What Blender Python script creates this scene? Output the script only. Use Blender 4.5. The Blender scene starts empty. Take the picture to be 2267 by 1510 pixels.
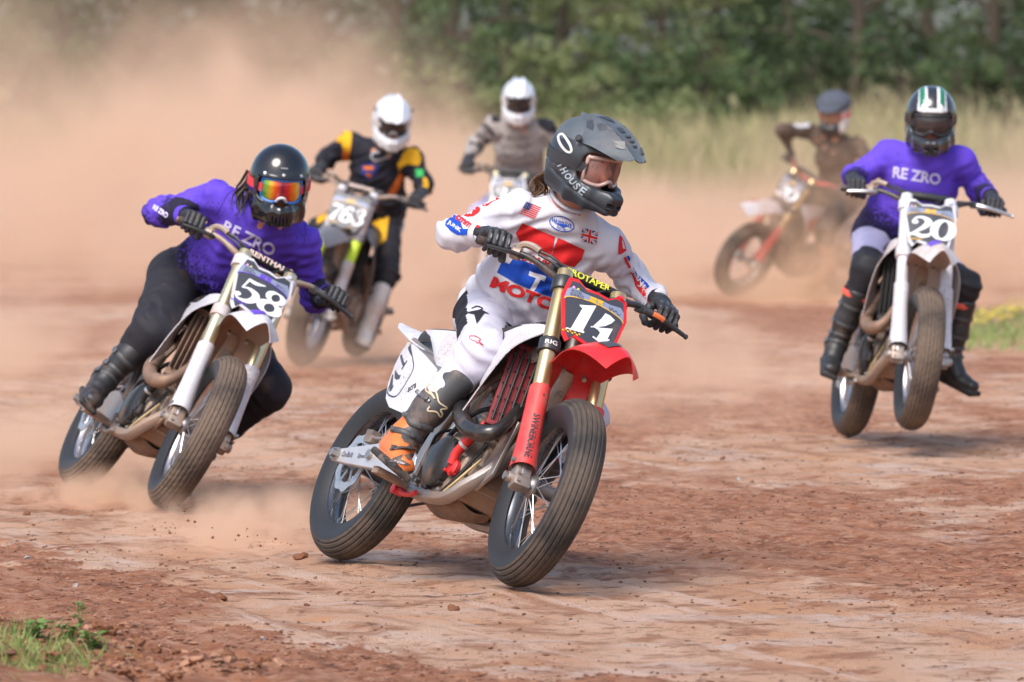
import bpy, bmesh, math, random
import numpy as np
from mathutils import Vector, Matrix
from mathutils.bvhtree import BVHTree

# ---------------------------------------------------------------- camera, sky, sun, exposure
SC = bpy.context.scene
COL = SC.collection
FPX, PW, PH, CAMH, HOR = 14300.0, 2267.0, 1510.0, 1.65, 218.0
PITCH = math.atan((PH / 2 - HOR) / FPX)
cam = bpy.data.cameras.new('camera')
cam_ob = bpy.data.objects.new('camera', cam)
COL.objects.link(cam_ob)
cam_ob.location = (0, 0, CAMH)
cam_ob.rotation_euler = (math.pi / 2 - PITCH, 0, 0)
cam.sensor_width = 36.0
cam.lens = 36.0 * FPX / PW
cam.clip_start = 0.5
cam.clip_end = 3000
cam.dof.use_dof = True
cam.dof.focus_distance = 22.45
cam.dof.aperture_fstop = 5.4
cam.dof.aperture_blades = 9
SC.camera = cam_ob

SUN_EL, SUN_AZ = math.radians(52), math.radians(205)   # azimuth measured clockwise from +Y (the view direction)
world = bpy.data.worlds.new("World")
SC.world = world
world.use_nodes = True
wn = world.node_tree
wn.nodes.clear()
sky = wn.nodes.new('ShaderNodeTexSky')
sky.sky_type = 'NISHITA'
sky.sun_disc = False
sky.sun_elevation = SUN_EL
sky.sun_rotation = SUN_AZ
sky.air_density = 1.0
sky.dust_density = 3.0
sky.ozone_density = 1.0
bg = wn.nodes.new('ShaderNodeBackground')
bg.inputs['Strength'].default_value = 0.15
wo = wn.nodes.new('ShaderNodeOutputWorld')
wn.links.new(sky.outputs[0], bg.inputs[0])
wn.links.new(bg.outputs[0], wo.inputs[0])

sun = bpy.data.lights.new('sun', 'SUN')
sun.energy = 2.0
sun.angle = math.radians(30)
sun.color = (1.0, 0.965, 0.92)
sun_ob = bpy.data.objects.new('sun', sun)
COL.objects.link(sun_ob)
sd = Vector((math.sin(SUN_AZ) * math.cos(SUN_EL), math.cos(SUN_AZ) * math.cos(SUN_EL), math.sin(SUN_EL)))
sun_ob.rotation_euler = (-sd).to_track_quat('-Z', 'Y').to_euler()
sun_ob.location = (0, 0, 50)

vs = SC.view_settings
vs.view_transform = 'Standard'
vs.look = 'None'
vs.exposure = 0.66
vs.gamma = 1.0
vs.use_curve_mapping = False
cy = SC.cycles
cy.use_denoising = True
cy.use_adaptive_sampling = True
cy.adaptive_threshold = 0.02
cy.max_bounces = 8
cy.diffuse_bounces = 3
cy.glossy_bounces = 3
cy.transmission_bounces = 4
cy.transparent_max_bounces = 48
cy.volume_bounces = 2
cy.volume_max_steps = 64
cy.caustics_reflective = False
cy.caustics_refractive = False

rng = np.random.default_rng(7)
random.seed(7)
V3 = lambda *a: np.array(a, float)


def nrm(v):
    v = np.asarray(v, float)
    return v / (np.linalg.norm(v) + 1e-12)


def ray(px, py):
    """world direction through a point of the photograph (depth along it = distance in front of the camera)"""
    d = np.array([(px - PW / 2) / FPX, 1.0, -(py - PH / 2) / FPX])
    c, s = math.cos(PITCH), math.sin(PITCH)
    return np.array([d[0], c * d[1] + s * d[2], -s * d[1] + c * d[2]])


CAMP = V3(0, 0, CAMH)


def at(px, py, Y):
    """the point at distance Y along the ground that is seen at px, py"""
    r = ray(px, py)
    return CAMP + r * (Y / r[1])


def ground_at(px, py):
    r = ray(px, py)
    return CAMP + r * (-CAMH / r[2])

# ---------------------------------------------------------------- objects
def tag(o, label=None, cat=None, group=None, kind=None):
    for k, v in (('label', label), ('category', cat), ('group', group), ('kind', kind)):
        if v:
            o[k] = v
    return o


def empty(name, loc, label, cat, group=None, mat=None):
    o = bpy.data.objects.new(name, None)
    o.empty_display_size = 0.1
    COL.objects.link(o)
    if mat is not None:
        o.matrix_world = mat
    else:
        o.location = loc
    return tag(o, label, cat, group)


def mk(name, verts, faces, mats=None, parent=None, smooth=True, sharp=None, midx=None, origin=None):
    """one mesh object; coordinates are the parent's (or the world's)"""
    me = bpy.data.meshes.new(name)
    verts = np.asarray(verts, float)
    if origin is not None:
        verts = verts - np.asarray(origin)
    me.from_pydata(verts.tolist() if len(verts) < 20000 else verts.tolist(), [], faces if isinstance(faces, list) else faces.tolist())
    o = bpy.data.objects.new(name, me)
    COL.objects.link(o)
    if mats is not None:
        for m in (mats if isinstance(mats, (list, tuple)) else [mats]):
            me.materials.append(m)
    if midx is not None:
        me.polygons.foreach_set('material_index', np.asarray(midx, np.int32))
    if smooth:
        me.polygons.foreach_set('use_smooth', np.ones(len(me.polygons), bool))
        if sharp:
            me.set_sharp_from_angle(angle=math.radians(sharp))
    me.update()
    if origin is not None:
        o.location = origin
    if parent is not None:
        o.parent = parent
    return o


class MB:
    """collects shapes into one mesh"""
    def __init__(self):
        self.v, self.f, self.m = [], [], []
        self.cur = 0

    def add(self, v, f):
        n = len(self.v)
        self.v += [tuple(p) for p in v]
        self.f += [[i + n for i in q] for q in f]
        self.m += [self.cur] * len(f)
        return self

    def tube(self, path, r, seg=10, caps=True, closed=False, flat=1.0, up=None):
        P = np.asarray(path, float)
        n = len(P)
        r = np.full(n, r, float) if np.isscalar(r) else np.asarray(r, float)
        T = np.zeros_like(P)
        if closed:
            T = np.roll(P, -1, 0) - np.roll(P, 1, 0)
        else:
            T[1:-1] = P[2:] - P[:-2]
            T[0] = P[1] - P[0]
            T[-1] = P[-1] - P[-2]
        T /= np.linalg.norm(T, axis=1)[:, None] + 1e-12
        u = np.asarray(up, float) if up is not None else (V3(0, 0, 1) if abs(T[0][2]) < .9 else V3(1, 0, 0))
        u = nrm(u - T[0] * (u @ T[0]))
        a = np.linspace(0, 2 * math.pi, seg, endpoint=False)
        vs_ = []
        for i in range(n):
            u = nrm(u - T[i] * (u @ T[i]))
            w = np.cross(T[i], u)
            vs_.append(P[i] + r[i] * (np.cos(a)[:, None] * u * flat + np.sin(a)[:, None] * w))
        vs_ = np.concatenate(vs_)
        f = []
        for i in range(n if closed else n - 1):
            k = ((i + 1) % n) * seg
            for j in range(seg):
                j2 = (j + 1) % seg
                f.append([i * seg + j, i * seg + j2, k + j2, k + j])
        if caps and not closed:
            f.append(list(range(seg))[::-1])
            f.append(list(range((n - 1) * seg, n * seg)))
        return self.add(vs_, f)

    def cyl(self, a, b, r, seg=16, r2=None, bev=0.0):
        a, b = np.asarray(a, float), np.asarray(b, float)
        r2 = r if r2 is None else r2
        if bev > 0:
            d = nrm(b - a) * bev
            return self.tube([a, a + d * .3, a + d, b - d, b - d * .3, b], [r - bev, r - bev * .3, r, r2, r2 - bev * .3, r2 - bev], seg)
        return self.tube([a, b], [r, r2], seg)

    def box(self, c, size, R=None, bev=0.0):
        c = np.asarray(c, float)
        h = np.asarray(size, float) / 2
        R = np.eye(3) if R is None else np.asarray(R)
        if bev <= 0:
            v = [c + R @ (h * V3(x, y, z)) for x in (-1, 1) for y in (-1, 1) for z in (-1, 1)]
            return self.add(v, [[0, 1, 3, 2], [4, 6, 7, 5], [0, 4, 5, 1], [2, 3, 7, 6], [0, 2, 6, 4], [1, 5, 7, 3]])
        bm = bmesh.new()
        bmesh.ops.create_cube(bm, size=2.0)
        for q in bm.verts:
            q.co = Vector(h * np.array(q.co))
        bmesh.ops.bevel(bm, geom=bm.edges[:], offset=min(bev, h.min() * .9), segments=2, profile=.6, affect='EDGES')
        bm.verts.index_update()
        v = [c + R @ np.array(q.co) for q in bm.verts]
        f = [[q.index for q in p.verts] for p in bm.faces]
        bm.free()
        return self.add(v, f)

    def lathe(self, prof, a, ax, seg=32, close=True):
        """prof: (radius, along) pairs round an axis through a"""
        a = np.asarray(a, float)
        ax = nrm(ax)
        u = nrm(np.cross(ax, V3(0, 0, 1) if abs(ax[2]) < .9 else V3(1, 0, 0)))
        w = np.cross(ax, u)
        t = np.linspace(0, 2 * math.pi, seg, endpoint=False)
        n = len(prof)
        v = np.concatenate([a + ax * h + r * (np.cos(t)[:, None] * u + np.sin(t)[:, None] * w) for r, h in prof])
        f = []
        for i in range(n if close else n - 1):
            k = ((i + 1) % n) * seg
            for j in range(seg):
                j2 = (j + 1) % seg
                f.append([i * seg + j, k + j, k + j2, i * seg + j2])
        return self.add(v, f)

    def prism(self, poly, fmap, depth):
        """poly: 2D outline; fmap(u, v) -> point; depth: vector of extrusion"""
        n = len(poly)
        p = np.array([fmap(*q) for q in poly])
        d = np.asarray(depth, float)
        v = np.concatenate([p, p + d])
        f = [list(range(n))[::-1], list(range(n, 2 * n))]
        f += [[i, (i + 1) % n, (i + 1) % n + n, i + n] for i in range(n)]
        return self.add(v, f)

    def sheet(self, G, t):
        """closed thick sheet from a grid of points (n, m, 3)"""
        G = np.asarray(G, float)
        n, m, _ = G.shape
        du = np.gradient(G, axis=0)
        dv = np.gradient(G, axis=1)
        N = np.cross(du, dv)
        N /= np.linalg.norm(N, axis=2)[..., None] + 1e-12
        A = (G + N * t / 2).reshape(-1, 3)
        B = (G - N * t / 2).reshape(-1, 3)
        v = np.concatenate([A, B])
        k = n * m
        f = []
        for i in range(n - 1):
            for j in range(m - 1):
                q = [i * m + j, (i + 1) * m + j, (i + 1) * m + j + 1, i * m + j + 1]
                f.append(q)
                f.append([x + k for x in q[::-1]])
        ring = [(0, j) for j in range(m)] + [(i, m - 1) for i in range(1, n)] + [(n - 1, j) for j in range(m - 2, -1, -1)] + [(i, 0) for i in range(n - 2, 0, -1)]
        r_ = [i * m + j for i, j in ring]
        for x, y in zip(r_, r_[1:] + r_[:1]):
            f.append([y, x, x + k, y + k])
        return self.add(v, f)

    def build(self, name, mats, parent=None, sharp=35, smooth=True, bevel=0.0, origin=None):
        o = mk(name, self.v, self.f, mats, parent, smooth, sharp, self.m if max(self.m or [0]) else None, origin)
        if bevel:
            b = o.modifiers.new('bevel', 'BEVEL')
            b.width = bevel
            b.segments = 2
            b.limit_method = 'ANGLE'
            b.angle_limit = math.radians(40)
        return o


def curve(pts, n=24, closed=False):
    """Catmull-Rom through points"""
    P = np.asarray(pts, float)
    if closed:
        Q = np.vstack([P[-1], P, P[0], P[1]])
    else:
        Q = np.vstack([2 * P[0] - P[1], P, 2 * P[-1] - P[-2]])
    k = len(Q) - 3
    out = []
    for s in np.linspace(0, k, n, endpoint=not closed):
        i = min(int(s), k - 1)
        t = s - i
        a, b, c, d = Q[i:i + 4]
        out.append(.5 * ((2 * b) + (c - a) * t + (2 * a - 5 * b + 4 * c - d) * t * t + (3 * b - a - 3 * c + d) * t ** 3))
    return np.array(out)


# ---------------------------------------------------------------- value noise on arrays
def _hash(i, j, k, s):
    h = (i * 374761393 + j * 668265263 + k * 2147483647 + s * 974711) & 0x7fffffff
    h = ((h ^ (h >> 13)) * 1274126177) & 0x7fffffff
    return ((h ^ (h >> 16)) & 0xffff) / 65535.0


def vnoise(x, y, z=None, s=0):
    x = np.asarray(x, float)
    y = np.asarray(y, float)
    z = np.zeros_like(x) if z is None else np.asarray(z, float)
    i, j, k = (np.floor(q).astype(np.int64) for q in (x, y, z))
    fx, fy, fz = x - i, y - j, z - k
    fx, fy, fz = (q * q * (3 - 2 * q) for q in (fx, fy, fz))
    out = 0
    for a in (0, 1):
        for b in (0, 1):
            for c in (0, 1):
                w = (fx if a else 1 - fx) * (fy if b else 1 - fy) * (fz if c else 1 - fz)
                out = out + w * _hash(i + a, j + b, k + c, s)
    return out * 2 - 1


def fbm(x, y, z=None, oct=3, s=0):
    t, a, n = 0, 1.0, 0
    for o in range(oct):
        f = 2.03 ** o
        t = t + a * vnoise(np.asarray(x) * f, np.asarray(y) * f, None if z is None else np.asarray(z) * f, s + o * 17)
        n += a
        a *= .5
    return t / n


def sstep(a, b, x):
    t = np.clip((np.asarray(x, float) - a) / (b - a), 0, 1)
    return t * t * (3 - 2 * t)


# ---------------------------------------------------------------- signed distance shapes
def smin(a, b, k):
    if k <= 0:
        return np.minimum(a, b)
    h = np.maximum(k - np.abs(a - b), 0) / k
    return np.minimum(a, b) - h * h * k * .25


def smax(a, b, k):
    return -smin(-a, -b, k)


def rcone(P, a, b, r1, r2):
    a, b = np.asarray(a, float), np.asarray(b, float)
    d = b - a
    q = P - a
    t = np.clip((q @ d) / (d @ d + 1e-12), 0, 1)
    return np.linalg.norm(q - t[:, None] * d, axis=1) - (r1 + (r2 - r1) * t)


def ell(P, c, R, rad):
    """ellipsoid; columns of R are its axes"""
    q = (P - np.asarray(c)) @ np.asarray(R)
    rad = np.asarray(rad, float)
    k0 = np.linalg.norm(q / rad, axis=1)
    k1 = np.linalg.norm(q / (rad * rad), axis=1) + 1e-9
    return k0 * (k0 - 1) / k1


def rbox(P, c, R, h, r):
    q = np.abs((P - np.asarray(c)) @ np.asarray(R)) - (np.asarray(h, float) - r)
    return np.linalg.norm(np.maximum(q, 0), axis=1) + np.minimum(q.max(1), 0) - r


def elcone(P, a, b, side, w1, d1, w2, d2):
    """tapered capsule with an elliptic section: half-width w along 'side', half-depth d across it"""
    a, b = np.asarray(a, float), np.asarray(b, float)
    ax = nrm(b - a)
    s = nrm(np.asarray(side) - ax * (np.asarray(side) @ ax))
    f = np.cross(ax, s)
    L = np.linalg.norm(b - a)
    q = P - a
    t = np.clip((q @ ax) / L, 0, 1)
    w = w1 + (w2 - w1) * t
    d = d1 + (d2 - d1) * t
    m = np.minimum(w, d)
    o = q - t[:, None] * (ax * L)
    x, y, z = o @ s, o @ f, o @ ax
    k0 = np.sqrt((x / w) ** 2 + (y / d) ** 2 + (z / m) ** 2)
    k1 = np.sqrt((x / w ** 2) ** 2 + (y / d ** 2) ** 2 + (z / m ** 2) ** 2) + 1e-9
    return k0 * (k0 - 1) / k1


def frame(fwd, up):
    """axes as columns: forward, left, up"""
    f = nrm(fwd)
    u = nrm(np.asarray(up) - f * (np.asarray(up) @ f))
    return np.stack([f, np.cross(u, f), u], 1)


def nets(f, lo, hi, h, refine=3):
    """surface nets: zero level of f in a box -> vertices, quads"""
    lo, hi = np.asarray(lo, float), np.asarray(hi, float)
    n = np.maximum(np.ceil((hi - lo) / h).astype(int) + 1, 4)
    ax = [lo[i] + h * np.arange(n[i]) for i in range(3)]
    # evaluate coarse first, refine only near the surface
    st = 4
    cx = [a[::st] for a in ax]
    G = np.stack(np.meshgrid(*cx, indexing='ij'), -1).reshape(-1, 3)
    C = f(G).reshape([len(a) for a in cx])
    D = np.repeat(np.repeat(np.repeat(C, st, 0), st, 1), st, 2)
    pad = [(0, max(0, n[i] - D.shape[i])) for i in range(3)]
    D = np.pad(D, pad, mode='edge')[:n[0], :n[1], :n[2]]
    near = np.abs(D) < h * st * 2.2
    D = D.copy()
    I = np.argwhere(near)
    D[near] = f(lo + I * h)
    s = D < 0
    c = np.zeros(np.array(n) - 1, int)
    for a in (0, 1):
        for b in (0, 1):
            for d in (0, 1):
                c += s[a:n[0] - 1 + a, b:n[1] - 1 + b, d:n[2] - 1 + d]
    act = (c > 0) & (c < 8)
    idx = -np.ones(act.shape, int)
    cells = np.argwhere(act)
    idx[act] = np.arange(len(cells))
    acc = np.zeros((len(cells), 3))
    cnt = np.zeros(len(cells))
    for axis in range(3):
        e = np.zeros(3, int)
        e[axis] = 1
        o1, o2 = [i for i in range(3) if i != axis]
        for p in (0, 1):
            for q in (0, 1):
                b0 = cells.copy()
                b0[:, o1] += p
                b0[:, o2] += q
                b1 = b0 + e
                v0 = D[b0[:, 0], b0[:, 1], b0[:, 2]]
                v1 = D[b1[:, 0], b1[:, 1], b1[:, 2]]
                m = (v0 < 0) != (v1 < 0)
                t = v0[m] / (v0[m] - v1[m])
                pt = b0[m].astype(float)
                pt[:, axis] += t
                acc[m] += pt
                cnt[m] += 1
    V = lo + (acc / np.maximum(cnt, 1)[:, None]) * h
    F = []
    for axis in range(3):
        e = np.zeros(3, int)
        e[axis] = 1
        o1, o2 = [(1, 2), (2, 0), (0, 1)][axis]
        sl = [slice(None)] * 3
        A = s[tuple(slice(0, n[i] - 1) if i == axis else slice(1, n[i] - 1) for i in range(3))]
        B = s[tuple(slice(1, n[i]) if i == axis else slice(1, n[i] - 1) for i in range(3))]
        E = np.argwhere(A != B)
        off = np.ones(3, int)
        off[axis] = 0
        P = E + off
        fl = A[E[:, 0], E[:, 1], E[:, 2]]
        d1 = np.zeros(3, int)
        d1[o1] = 1
        d2 = np.zeros(3, int)
        d2[o2] = 1
        q = [P - d1 - d2, P - d2, P, P - d1]
        q = np.stack([idx[x[:, 0], x[:, 1], x[:, 2]] for x in q], 1)
        q[~fl] = q[~fl][:, ::-1]
        F.append(q)
    F = np.concatenate(F)
    F = F[(F >= 0).all(1)]
    for _ in range(refine):
        d = f(V)
        g = np.stack([(f(V + np.eye(3)[i] * h * .25) - d) / (h * .25) for i in range(3)], 1)
        V = V - np.clip(d / (np.sum(g * g, 1) + 1e-3), -h * .5, h * .5)[:, None] * g * .8
    return V, F


def sdf_obj(name, f, lo, hi, h, mat, parent=None, origin=None, refine=2, midx=None, sharp=None):
    V, F = nets(f, lo, hi, h, refine)
    mi = None
    if midx is not None:
        mi = midx(V[F].mean(1))
    return mk(name, V, F, mat, parent, True, sharp, mi, origin)


def march(f, O, D, t0, t1, n=60):
    """first hits of rays with the surface of f (O: (k,3), D: (k,3) or (3,))"""
    O = np.asarray(O, float)
    D = np.broadcast_to(np.asarray(D, float), O.shape)
    t = np.full(len(O), float(t0))
    for _ in range(n):
        d = f(O + D * t[:, None])
        t = np.minimum(t + np.clip(d * .8, -.05, .08), t1)
    return O + D * t[:, None], np.abs(f(O + D * t[:, None])) < .004


def sdf_normal(f, P, e=.004):
    g = np.stack([f(P + np.eye(3)[i] * e) - f(P - np.eye(3)[i] * e) for i in range(3)], 1)
    return g / (np.linalg.norm(g, axis=1)[:, None] + 1e-9)


# ---------------------------------------------------------------- flat outlines -> triangles (for lettering, emblems, decals)
def text2d(s, bold=0.0, shear=0.0):
    """lettering as triangles in 2D, cap height 1, starting at x = 0"""
    cu = bpy.data.curves.new('lettering', 'FONT')
    cu.body = s
    cu.offset = bold
    cu.shear = shear
    cu.fill_mode = 'FRONT'
    cu.resolution_u = 4
    ob = bpy.data.objects.new('lettering', cu)
    COL.objects.link(ob)
    dg = bpy.context.evaluated_depsgraph_get()
    me = bpy.data.meshes.new_from_object(ob.evaluated_get(dg))
    V = np.array([v.co[:2] for v in me.vertices]).reshape(-1, 2)
    F = [list(p.vertices) for p in me.polygons]
    bpy.data.objects.remove(ob)
    bpy.data.curves.remove(cu)
    bpy.data.meshes.remove(me)
    if len(V):
        V = (V - V.min(0)) / max(np.ptp(V[:, 1]), 1e-6)
    return V, F


def poly2d(pts):
    return np.asarray(pts, float), [list(range(len(pts)))]


def fine(V, F, step):
    """triangulate and subdivide a 2D figure until edges are short"""
    bm = bmesh.new()
    vs_ = [bm.verts.new((p[0], p[1], 0)) for p in V]
    for q in F:
        try:
            bm.faces.new([vs_[i] for i in q])
        except ValueError:
            pass
    bmesh.ops.triangulate(bm, faces=bm.faces[:])
    for _ in range(9):
        e = [x for x in bm.edges if x.calc_length() > step]
        if not e:
            break
        bmesh.ops.subdivide_edges(bm, edges=e, cuts=1)
        bmesh.ops.triangulate(bm, faces=[x for x in bm.faces if len(x.verts) > 3])
    bm.verts.index_update()
    V2 = np.array([v.co[:2] for v in bm.verts])
    F2 = [[v.index for v in p.verts] for p in bm.faces]
    bm.free()
    return V2, F2


def merge2d(items):
    V, F = [], []
    n = 0
    for v, f in items:
        V.append(np.asarray(v, float))
        F += [[i + n for i in q] for q in f]
        n += len(v)
    return np.concatenate(V), F


# ---------------------------------------------------------------- materials
MATS = {}


def nodes_of(name):
    m = bpy.data.materials.new(name)
    m.use_nodes = True
    t = m.node_tree
    return m, t, t.nodes['Principled BSDF']


def node(t, typ, **kw):
    n = t.nodes.new(typ)
    for k, v in kw.items():
        if k in n.inputs:
            n.inputs[k].default_value = v
        else:
            setattr(n, k, v)
    return n


def ramp(t, fac, a, b, lo=0.0, hi=1.0):
    """linear step from colour a to colour b"""
    r = t.nodes.new('ShaderNodeValToRGB')
    r.color_ramp.elements[0].position = a
    r.color_ramp.elements[1].position = b
    r.color_ramp.elements[0].color = (lo, lo, lo, 1)
    r.color_ramp.elements[1].color = (hi, hi, hi, 1)
    t.links.new(fac, r.inputs[0])
    return r.outputs[0]


def mixc(t, fac, a, b, typ='MIX'):
    m = t.nodes.new('ShaderNodeMix')
    m.data_type = 'RGBA'
    m.blend_type = typ
    for sock, val in ((m.inputs[0], fac), (m.inputs[6], a), (m.inputs[7], b)):
        if isinstance(val, bpy.types.NodeSocket):
            t.links.new(val, sock)
        elif isinstance(val, (int, float)):
            sock.default_value = val
        else:
            sock.default_value = (*val[:3], 1)
    return m.outputs[2]


DUST = (0.40, 0.235, 0.15)


def solid(name, col, rough=0.5, metal=0.0, dirt=0.0, dirt_scale=9.0, dirt_col=DUST, bump=0.0, bump_scale=60.0, coat=0.0, spec=0.5, var=0.06, fleck=0.0, fleck_col=(0.02, 0.012, 0.01), sheen=0.0, low=None):
    """a plain surface with uneven tone, dust and specks"""
    if name in MATS:
        return MATS[name]
    m, t, b = nodes_of(name)
    tc = node(t, 'ShaderNodeTexCoord')
    co = tc.outputs['Object']
    n1 = node(t, 'ShaderNodeTexNoise', Scale=dirt_scale, Detail=6.0, Roughness=.62)
    t.links.new(co, n1.inputs['Vector'])
    base = mixc(t, ramp(t, n1.outputs[0], .3, .7), [c * (1 - var) for c in col], [min(1, c * (1 + var)) for c in col])
    rgh = None
    if dirt > 0:
        n2 = node(t, 'ShaderNodeTexNoise', Scale=dirt_scale * .6, Detail=8.0, Roughness=.7)
        n2.noise_dimensions = '4D'
        n2.inputs['W'].default_value = 3.1
        t.links.new(co, n2.inputs['Vector'])
        fac = ramp(t, n2.outputs[0], .62 - .35 * dirt, .80 - .22 * dirt, 0, min(1, .25 + dirt))
        base = mixc(t, fac, base, dirt_col)
        rr = node(t, 'ShaderNodeMapRange')
        t.links.new(fac, rr.inputs[0])
        rr.inputs[3].default_value = rough
        rr.inputs[4].default_value = max(rough, .85)
        t.links.new(rr.outputs[0], b.inputs['Roughness'])
        rgh = True
    if fleck > 0:
        for sc, th in ((90, .16), (220, .2)):
            vo = node(t, 'ShaderNodeTexVoronoi', Scale=float(sc))
            t.links.new(co, vo.inputs['Vector'])
            nz = node(t, 'ShaderNodeTexNoise', Scale=7.0, Detail=3.0)
            t.links.new(co, nz.inputs['Vector'])
            k = node(t, 'ShaderNodeMath', operation='MULTIPLY')
            t.links.new(ramp(t, vo.outputs['Distance'], th, th + .14, 1, 0), k.inputs[0])
            t.links.new(ramp(t, nz.outputs[0], .62 - .3 * fleck, .72 - .2 * fleck), k.inputs[1])
            base = mixc(t, k.outputs[0], base, fleck_col)
    t.links.new(base, b.inputs['Base Color'])
    if not rgh:
        b.inputs['Roughness'].default_value = rough
    b.inputs['Metallic'].default_value = metal
    b.inputs['Specular IOR Level'].default_value = spec
    b.inputs['Coat Weight'].default_value = coat
    b.inputs['Coat Roughness'].default_value = .08
    if sheen:
        b.inputs['Sheen Weight'].default_value = sheen
    if bump:
        n3 = node(t, 'ShaderNodeTexNoise', Scale=bump_scale, Detail=4.0)
        t.links.new(co, n3.inputs['Vector'])
        bp = node(t, 'ShaderNodeBump', Strength=bump, Distance=.004)
        t.links.new(n3.outputs[0], bp.inputs['Height'])
        t.links.new(bp.outputs[0], b.inputs['Normal'])
    MATS[name] = m
    return m

# ================================================================ THE SETTING
# ---------------------------------------------------------------- ground
def pale_mask(X, Y):
    """how hard-packed and pale the dirt is (1) against loose, dark dirt (0)"""
    Y = np.maximum(Y, 5.0)
    px = X * FPX / Y + PW / 2
    py = HOR + CAMH * FPX / Y
    wx = fbm(X * .9, Y * .30, oct=5, s=3)
    wy = fbm(X * 2.0, Y * 1.0, oct=5, s=5)
    wz = fbm(X * 5.0, Y * 3.2, oct=4, s=6)
    # groove swept smooth by the wheels, widening to the right
    top = 1150 + .085 * px + 75 * wx
    m = sstep(top - 90, top + 60, py)
    # loose dirt pushed to the inner edge, in ragged tongues
    edge = np.interp(px, [-200, 0, 330, 480, 560, 800, 1150, 1500, 2400], [1195, 1205, 1245, 1310, 1420, 1440, 1480, 1530, 1600])
    d = py - edge + 70 * wy + 34 * wz + 30 * wx
    m = m * (1 - sstep(-16, 20, d))
    t2 = py - (1352 + .02 * px) + 28 * wy + 16 * wz
    tongue = sstep(-22, -8, t2) * (1 - sstep(14, 34, t2)) * sstep(330, 520, px + 90 * wy) * (1 - sstep(900, 1100, px))
    m = np.maximum(m, tongue)
    far = (1 - sstep(1120, 1260, py)) * np.clip(.42 + .95 * wx + .35 * wy, 0, .85)
    m = np.maximum(m, far)
    return np.clip(m * (1.0 + .5 * wx + .35 * wz), 0, 1)


def mound(X, Y):
    """loose dirt heaped at the inner edge of the track (near left)"""
    Y = np.maximum(Y, 5.0)
    px = X * FPX / Y + PW / 2
    py = HOR + CAMH * FPX / Y
    w = fbm(X * 2.5, Y * 1.2, oct=3, s=21)
    return sstep(0, 110, py - (1345 + .145 * px) + 70 * w)


CONTACTS = [(-.62, 22.98, .014), (-.02, 21.75, .014), (-1.80, 27.2, .014), (-1.36, 25.85, .014), (1.64, 31.45, .016)]


def ground_z(X, Y):
    X = np.asarray(X, float)
    Y = np.asarray(Y, float)
    near = 1 - sstep(45, 75, Y)
    p = pale_mask(X, Y)
    mo = mound(X, Y)
    rough = .005 + .013 * (1 - p)
    z = rough * fbm(X * 8, Y * 4.5, oct=4, s=31) * near
    z = z + (.0030 + .004 * (1 - p)) * np.abs(vnoise(X * 15, Y * 8, s=37)) * near
    z = z + .006 * sstep(.35, .8, vnoise(X * 4.2, Y * 3.1, s=39)) * vnoise(X * 21, Y * 13, s=38) * near
    z = z - .014 * p * near
    la, lo_ = X * .94 + Y * .34, X * .34 - Y * .94
    gr = vnoise(la * 7.5 + .5 * vnoise(la * 2, lo_ * .8, s=61), lo_ * .32, s=62)
    z = z - .008 * sstep(.30, .62, gr) * near + .004 * sstep(.15, .3, gr) * (1 - sstep(.3, .4, gr)) * near
    for cx, cy, k in CONTACTS:                      # dirt pressed up round the tyres
        r2 = ((X - cx) / .13) ** 2 + ((Y - cy) / .16) ** 2
        z = z + k * np.exp(-r2) * (1 + .35 * vnoise(X * 18, Y * 14, s=44))
    z = z + mo * (.035 + .06 * fbm(X * 7, Y * 6, oct=3, s=41))
    z = z - .009
    bank = sstep(84, 122, Y)
    z = z + bank * (.95 + .18 * fbm(X * .12, Y * .1, oct=2, s=51)) + sstep(140, 400, Y) * 3
    return z


def ground_part(xs, ys):
    X, Y = np.meshgrid(xs, ys, indexing='ij')
    Z = ground_z(X, Y)
    V = np.stack([X, Y, Z], -1).reshape(-1, 3)
    n, m = X.shape
    i, j = np.meshgrid(np.arange(n - 1), np.arange(m - 1), indexing='ij')
    a = (i * m + j).ravel()
    F = np.stack([a, a + m, a + m + 1, a + 1], 1)
    return V, F


xs_f = np.concatenate([[-900, -300, -100, -40, -20, -10, -6, -4, -3.2], np.arange(-2.6, 2.6, .018), [3.0, 3.4, 4, 5, 6, 8, 10, 20, 40, 100, 300, 900]])
ys_f = np.concatenate([[-200, -20, 0, 8, 12, 14, 16, 17, 17.6], 18 * (1 + .00125) ** np.arange(0, 720), np.linspace(45, 140, 90), [160, 200, 300, 500, 900, 1800]])
gv, gf = ground_part(xs_f, ys_f)
ground = mk('ground', gv, gf)
ground['kind'] = 'structure'
at_ = ground.data.attributes.new('packed', 'FLOAT', 'POINT')
at_.data.foreach_set('value', pale_mask(gv[:, 0], np.maximum(gv[:, 1], 5)).astype(np.float32))
at2 = ground.data.attributes.new('verge', 'FLOAT', 'POINT')
at2.data.foreach_set('value', np.maximum(sstep(86, 98, gv[:, 1]), .0).astype(np.float32))


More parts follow.
